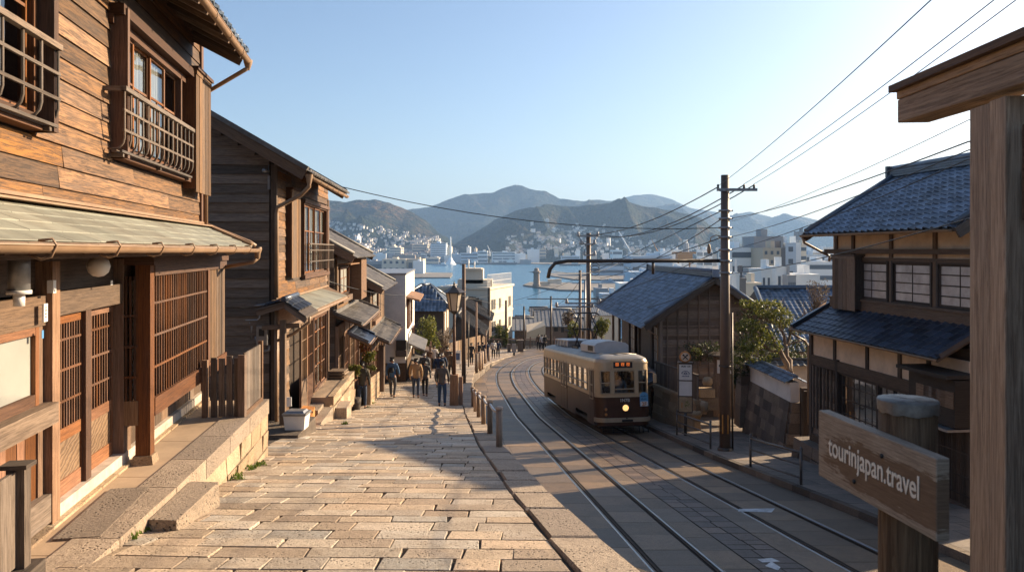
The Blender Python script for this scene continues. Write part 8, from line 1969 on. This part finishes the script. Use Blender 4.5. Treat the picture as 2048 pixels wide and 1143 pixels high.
# right hand city, near to far
B = [
 ("white office block with five dark window bands right of the utility pole", 1462, 1507, 497, 420, 'c_white', 26, 5, 0), ("brown tiled wing between the banded office and the tower", 1507, 1527, 500, 425, 'c_brown', 20, 6, 0),
 ("tall grey brown office tower with rooftop plant", 1526, 1562, 497, 400, 'c_tan', 20, 8, 3), ("upper dark stepped back part of the grey brown tower", 1508, 1566, 474, 430, 'c_grey', 22, 0, 0), ("slim charcoal block attached right of the tower", 1560, 1571, 497, 402, 'c_dark', 18, 0, 0),
 ("pale blue grey tower with a speckled bright edge", 1571, 1592, 487, 430, 'c_blue', 22, 6, 1), ("bright speckled end wall slab of the pale tower", 1592, 1602, 487, 432, 'c_white', 20, 0, 0),
 ("small white apartment house with two rows of windows below the tower", 1523, 1552, 540, 260, 'c_white', 14, 3, 3), ("white three storey house with large window beside it", 1553, 1576, 536, 255, 'c_white', 12, 3, 2), ("glazed lattice fronted white building further right", 1576, 1592, 553, 250, 'c_grey', 12, 4, 4),
 ("flat white hall right of the glazed building", 1590, 1640, 551, 262, 'c_white', 16, 0, 0), ("low grey warehouse between pole and small apartments", 1490, 1522, 553, 300, 'c_grey', 16, 0, 0), ("cream low building just above the garden treetop", 1490, 1523, 568, 240, 'c_cream', 12, 1, 3),
 ("tiny white narrow tower right of the utility pole", 1473, 1479, 550, 180, 'c_white', 4, 0, 0), ("white house with dark windows touching the utility pole", 1462, 1474, 555, 200, 'c_white', 8, 2, 2), ("dark sheltered shed near the treetops", 1479, 1492, 560, 190, 'c_dark', 6, 0, 0),
 ("broad white building between tower and plaster house", 1612, 1668, 524, 520, 'c_white', 30, 4, 0), ("white slab blocks receding behind the plaster house shutter", 1604, 1650, 510, 640, 'c_blue', 30, 5, 0), ("pale tower at the right of the city centre", 1601, 1613, 490, 600, 'c_cream', 16, 6, 0),
 ("hazy apartment tower pair left of the plaster roof", 1596, 1612, 480, 1100, 'c_grey', 20, 0, 0), ("hazy dark hilltop tower left of the plaster roof", 1597, 1611, 463, 1500, 'c_dark', 25, 0, 0), ("hazy white building near the plaster house gutter", 1640, 1680, 515, 800, 'c_white', 30, 3, 0),
 ("long grey warehouse roof left of the utility pole", 1385, 1442, 545, 560, 'c_grey', 40, 2, 0), ("white warehouse behind the gabled roof ridge", 1338, 1380, 535, 640, 'c_white', 30, 1, 0), ("large pale shipyard hall left of the utility pole", 1262, 1345, 512, 900, 'c_blue', 60, 3, 0), ("white shipyard block with stepped roof", 1320, 1342, 503, 920, 'c_white', 40, 0, 0),
 ("white factory building with a square chimney block", 1340, 1365, 500, 1000, 'c_white', 40, 0, 0), ("cream building at the left of the harbour chimneys", 1312, 1326, 508, 980, 'c_cream', 30, 0, 0), ("pale block below the orange crane", 1364, 1384, 515, 1000, 'c_white', 40, 0, 0), ("tall thin white block right of the factory", 1407, 1425, 500, 1050, 'c_white', 40, 3, 0),
 ("wide low white terminal building behind the bracket arm", 1180, 1262, 523, 1150, 'c_blue', 50, 2, 0), ("grey blue shed by the inner basin", 1262, 1302, 545, 560, 'c_blue', 30, 0, 0), ("white quay building with a stepped top in the basin", 1225, 1245, 500, 1500, 'c_white', 40, 3, 0), ("pale low harbour office near the pier root", 1200, 1230, 520, 1400, 'c_blue', 40, 2, 0),
 ("white gabled boat shed in front of the gabled roof's left slope", 1240, 1285, 568, 430, 'c_white', 20, 0, 0), ("small grey workshop behind the second utility pole", 1192, 1216, 578, 420, 'c_grey', 14, 1, 0), ("pale storage block in front of the workshop", 1204, 1240, 590, 330, 'c_blue', 12, 0, 0)]
for lb, a, b_, yt, d, mt, dep, fl, co in B: city(lb, a, b_, yt, d, mt, dep, floors=fl, cols=co)
# far shore from left to right
Fs = [("tall cream twin apartment block on the far left shore", 773, 790, 492, 2300, 'c_cream', 5), ("cream hotel slab with stepped top on the far left shore", 779, 802, 495, 2280, 'c_cream', 6), ("brown block between the cream hotels", 805, 826, 491, 2450, 'c_brown', 0), ("grey brown slab with rooftop blocks", 824, 855, 489, 2400, 'c_tan', 7), ("pale upper block behind the grey brown slab", 826, 850, 481, 2600, 'c_cream', 0), ("square grey blue office block on the far shore", 861, 892, 486, 2300, 'c_blue', 9), ("cream strip building right of the grey blue block", 892, 902, 494, 2350, 'c_cream', 0),
   ("slim white tower above the left hillside town", 710, 715, 472, 2500, 'c_white', 0), ("hazy brown block left of the slim tower", 694, 711, 474, 2550, 'c_brown', 0), ("white cube at the foot of the left hillside", 721, 731, 492, 2400, 'c_white', 0), ("low white hall behind the wharf sheds", 740, 772, 507, 2250, 'c_white', 0), ("low dark roofed shed behind the wharf", 785, 830, 510, 2230, 'c_brown', 0), ("cream market hall right of the wharf sheds", 850, 878, 515, 2220, 'c_cream', 1),
   ("long blue white factory on the far shore, left half", 920, 960, 506, 2230, 'c_blue', 3), ("white factory centre with raised block", 955, 975, 502, 2220, 'c_white', 3), ("long white factory right half with horizontal windows", 983, 1032, 504, 2210, 'c_white', 4), ("white end block of the long factory", 1030, 1051, 507, 2190, 'c_white', 0), ("grey blue square hall right of the long factory", 1055, 1079, 498, 2300, 'c_blue', 0), ("cream block touching the grey blue square hall", 1079, 1092, 498, 2320, 'c_tan', 4),
   ("pale apartment row behind the second utility pole, left", 1096, 1118, 500, 2500, 'c_tan', 4), ("white chimney building in the haze", 1133, 1141, 491, 2600, 'c_white', 0), ("white low dockside hall near the pier", 1122, 1160, 512, 2300, 'c_blue', 2), ("tiny white block at the factory's left", 933, 940, 494, 2400, 'c_white', 0), ("low pale roofs left of the square grey office", 900, 922, 508, 2260, 'c_blue', 0), ("far cream block on the hillside foot", 948, 953, 497, 2500, 'c_cream', 0), ("low grey dock shed at the far shore's end", 1040, 1062, 519, 2120, 'c_grey', 0)]
for lb, a, b_, yt, d, mt, fl in Fs: city(lb, a, b_, yt, d, mt, 60, floors=fl)
# wharf sheds at left
city("grey arched roof shed on the left wharf", 728, 764, 522, 1260, 'c_grey', 30, floors=1); city("cream two storey warehouse on the left wharf", 764, 812, 518, 1250, 'c_cream', 40, floors=2, cols=4); city("tan warehouse with white end on the left wharf", 812, 846, 518, 1255, 'c_tan', 40, floors=1, cols=2); city("white cube shed at the right end of the wharf", 826, 847, 522, 1235, 'c_white', 20)
# more mass of town: plain blocks of the same kind
GB = "pale town blocks of the hazy waterfront"
for i in range(230):
 side = random.random()
 if side < .5: px = random.uniform(1180, 1700); d = random.uniform(700, 2100); top = random.uniform(505, 524)
 elif side < .8: px = random.uniform(660, 1150); d = random.uniform(2260, 2600); top = random.uniform(505, 517)
 else: px = random.uniform(1110, 1700); d = random.uniform(2150, 2900); top = random.uniform(492, 512)
 if side >= .5 and side < .8 and 905 < px < 1060 and random.random() < .5: continue
 w_ = random.uniform(7, 24); mt = random.choice(('c_white', 'c_white', 'c_cream', 'c_blue', 'c_grey', 'c_tan'))
 x = (px - CX) / F * d
 if d < 2100 and x < 330 and d > 600: continue
 cn = {'c_white': 'white', 'c_cream': 'cream', 'c_blue': 'bluish', 'c_grey': 'grey', 'c_tan': 'tan'}[mt]; wd = 'narrow' if w_ < 13 else 'wide'; ar = 'far left shore' if px < 860 else 'middle of the far shore' if px < 1110 else 'shore right of the lighthouse' if px < 1260 else 'flat behind the gabled roof' if px < 1440 else 'plain right of the utility pole' if px < 1560 else 'plain beside the plaster house'
 t = city("%s %s little %s city block on the hazy %s" % ('low' if top > 512 else 'taller', wd, cn, ar), px - w_ / 2, px + w_ / 2, top, d, mt, 30, roof=False); t['group'] = GB
# roofs of the small quarter between the gabled house and the harbour
for i in range(60):
 px = random.uniform(1000, 1330) if i < 30 else random.uniform(1480, 1700); Y = random.uniform(200, 330); w_ = random.uniform(14, 30)
 zt = -38 + random.uniform(3.5, 6); py = HY - (zt + 1) / Y * F
 x = (px - CX) / F * Y
 if Y > 300 and x < 40: continue
 wm = random.choice(('c_white', 'c_cream', 'c_brown', 'c_grey')); rm = random.choice(('tilegrey', 'slate', 'tiledark'))
 t = thing("harbour_house", "small %s house with %s roof in the waterfront quarter %s" % (wm[2:], {'tilegrey': 'brown grey', 'slate': 'pale', 'tiledark': 'dark'}[rm], 'left of the second pole' if px < 1177 else 'behind the gabled roof' if px < 1400 else 'behind the garden tree'), "house", (x, Y, -38), "small houses of the waterfront quarter"); mb = MB(); ww = w_ / F * Y / 2; zg = terr(0, Y) - 1; mb.box((x, Y, (zt + zg) / 2), (ww * 2, 8, zt - zg)); part(mb, "wall", M[wm], t)
 mb = MB(); mb.prism([(x - ww - .4, Y - 4.4, zt), (x - ww - .4, Y + 4.4, zt), (x - ww - .4, Y, zt + 2.2)], (2 * ww + .8, 0, 0)); part(mb, "roof", M[rm], t)
# lighthouse stub, monument mast, cranes, chimneys, ships
c0 = P(1073, 571, 800); t = thing("harbour_tower", "squat stone lighthouse tower with wider top near the end of the breakwater", "lighthouse", c0)
mb = MB(); mb.lathe(c0, [(4.2, -1), (4.2, 1.5), (3.4, 2), (3.1, 13), (4.3, 14), (4.3, 15.5), (2.6, 16), (2.4, 18.5), (0, 19.2)], 16); part(mb, "tower", M['c_brown'], t)
mb = MB(); mb.box(c0 + Vector((-5.5, 0, 14.5)), (5, .8, .6)); part(mb, "arm", M['black'], t)
for (x, y, w_, h_, lb) in ((1088, 570, 24, 3, "low pale shed on the breakwater just right of the lighthouse"), (1105, 567, 20, 4, "cream shed on the middle of the breakwater"), (1118, 568, 10, 5, "small white cabin on the breakwater")): c1 = P(x, y, 815); mb = MB(); mb.box(c1 + Vector((0, 0, h_ / 2)), (w_ * .5, 6, h_)); mb.box(c1 + Vector((0, 0, h_ + .4)), (w_ * .54, 7, .8)); tag(mb.build("quay_shed", M['c_cream']), lb, "shed")
c0 = P(901, 528, 2100); t = thing("monument_mast", "very tall slender white mast standing at the far shore", "mast", c0); mb = MB(); mb.tube([c0, P(901, 473, 2100)], [3.2, 1.6], 8); mb.lathe(c0 - Vector((0, 0, 2)), [(18, 0), (14, 4), (8, 12), (3, 22)], 8); part(mb, "shaft", M['c_white'], t)
def crane(lb, px, pyb, pyt, px2, d, mat): c0 = P(px, pyb, d); t = thing("harbour_crane", lb, "crane", c0); mb = MB(); top = P(px2, pyt, d); k = (pyb - pyt) / F * d; mb.tube([c0, top], [k * .05, k * .025], 5); mb.box(c0 + Vector((0, 0, -6)), (k * .2, k * .2, 14)); mb.tube([c0 + Vector((k * .3, 0, 0)), c0 + Vector((k * .1, 0, k * .35)), top.lerp(c0, .3)], k * .012, 4); part(mb, "jib", M[mat], t)
crane("long pale blue leaning jib crane in the harbour", 1261, 505, 462, 1237, 1300, 'c_blue'); crane("small orange leaning crane right of the blue jib", 1315, 502, 478, 1303, 1400, 'stripe'); crane("thin white jib at the factory on the far shore", 980, 503, 490, 975, 2300, 'c_white'); crane("tan derrick right of the grey blue hall", 1092, 507, 490, 1088, 2350, 'c_tan')
for (x, yt, d, w_, lb, mt) in ((1371, 479, 1200, 3, "tall white factory chimney with a wide cap", 'c_white'), (1144, 483, 2500, 3, "thin white chimney in the haze behind the second pole", 'c_white'), (1372, 486, 1150, 4, "short grey chimney beside the tall white one", 'c_grey'), (1217, 474, 2500, 3, "white statue like tower on the hillside", 'c_white')):
 c0 = P(x, 515, d); mb = MB(); mb.tube([c0 - Vector((0, 0, 6)), P(x, yt, d)], [w_ * d / 900, w_ * d / 1100], 8); tag(mb.build("chimney", M[mt]), lb, "chimney")
t = thing("gantry_crane", "bright orange crane cabin standing over the white harbour sheds", "crane", P(1368, 521, 800)); mb = MB(); c0 = P(1368, 514, 800); mb.box(c0, (16, 10, 7)); mb.box(c0 + Vector((0, 0, 4.6)), (24, 8, 2)); part(mb, "cabin", M['stripe'], t)
for dx in (-6, 6): mb = MB(); mb.box(c0 + Vector((dx, 0, -9)), (1.5, 1.5, 14)); part(mb, "leg", M['stripe'], t)
def boat(lb, px, py, d, L, mat='c_white', big=False):
 x = (px - CX) / F * d; t = thing("ship" if big else "boat", lb, "ship" if big else "boat", (x, d, SEA)); mb = MB(); h_ = L * .07 + .8
 mb.hexa([(x - L * .42, d - L * .07, SEA - .5), (x + L * .42, d - L * .07, SEA - .5), (x + L * .42, d + L * .07, SEA - .5), (x - L * .42, d + L * .07, SEA - .5)], [(x - L * .5, d - L * .09, SEA + h_), (x + L * .48, d - L * .09, SEA + h_), (x + L * .48, d + L * .09, SEA + h_), (x - L * .5, d + L * .09, SEA + h_)]); part(mb, "hull", M['c_dark' if big else 'c_blue'], t)
 mb = MB(); mb.box((x + L * .2, d, SEA + h_ + L * .05), (L * .28, L * .1, L * .1)); mb.box((x + L * .22, d, SEA + h_ + L * .12), (L * .14, L * .07, L * .05)); mb.tube([(x - L * .1, d, SEA + h_), (x - L * .1, d, SEA + h_ + L * .2)], L * .012, 4); part(mb, "cabin", M[mat], t)
for i, (x, y, L, big) in enumerate(((893, 574, 12, 0), (908, 573, 16, 0), (1245, 543, 26, 0), (1285, 556, 22, 0), (1215, 563, 16, 0), (1255, 575, 12, 0), (940, 529, 60, 1), (985, 528, 50, 1), (1010, 529, 70, 1), (1140, 531, 60, 1), (880, 531, 40, 0), (1305, 590, 10, 0))):
 d = 40 / ((y - HY) / F); boat(("white motor boat moored left of the street lamp", "larger motor boat just right of the first one by the street lamp", "white ship lying in the inner basin beyond the breakwater", "harbour boat right of the inner basin ship", "small boat inside the breakwater's crook", "tiny boat close to the boat shed", "dark ship at the far factory quay, left one", "dark ship at the far factory quay, middle one", "dark ship at the far factory quay, right one", "ship in the haze behind the second pole", "pale boat under the white mast", "tiny boat by the near harbour wall")[i], x, y, min(d, 2090), L, big=bool(big))
# -- haze
mb = MB(); mb.box((0, 4375, 249), (18100, 9450, 622))
hz = mb.build("haze", []); tag(hz, kind='stuff')
m = bpy.data.materials.new("haze air"); m.use_nodes = True; n = m.node_tree
for x in list(n.nodes):
 if x.type == 'BSDF_PRINCIPLED': n.nodes.remove(x)
v = n.nodes.new("ShaderNodeVolumePrincipled"); v.inputs["Density"].default_value = 0.0001; v.inputs["Color"].default_value = (.36, .6, 1, 1)
v.inputs["Anisotropy"].default_value = .15
n.links.new(v.outputs[0], n.nodes["Material Output"].inputs["Volume"]); hz.data.materials.append(m)
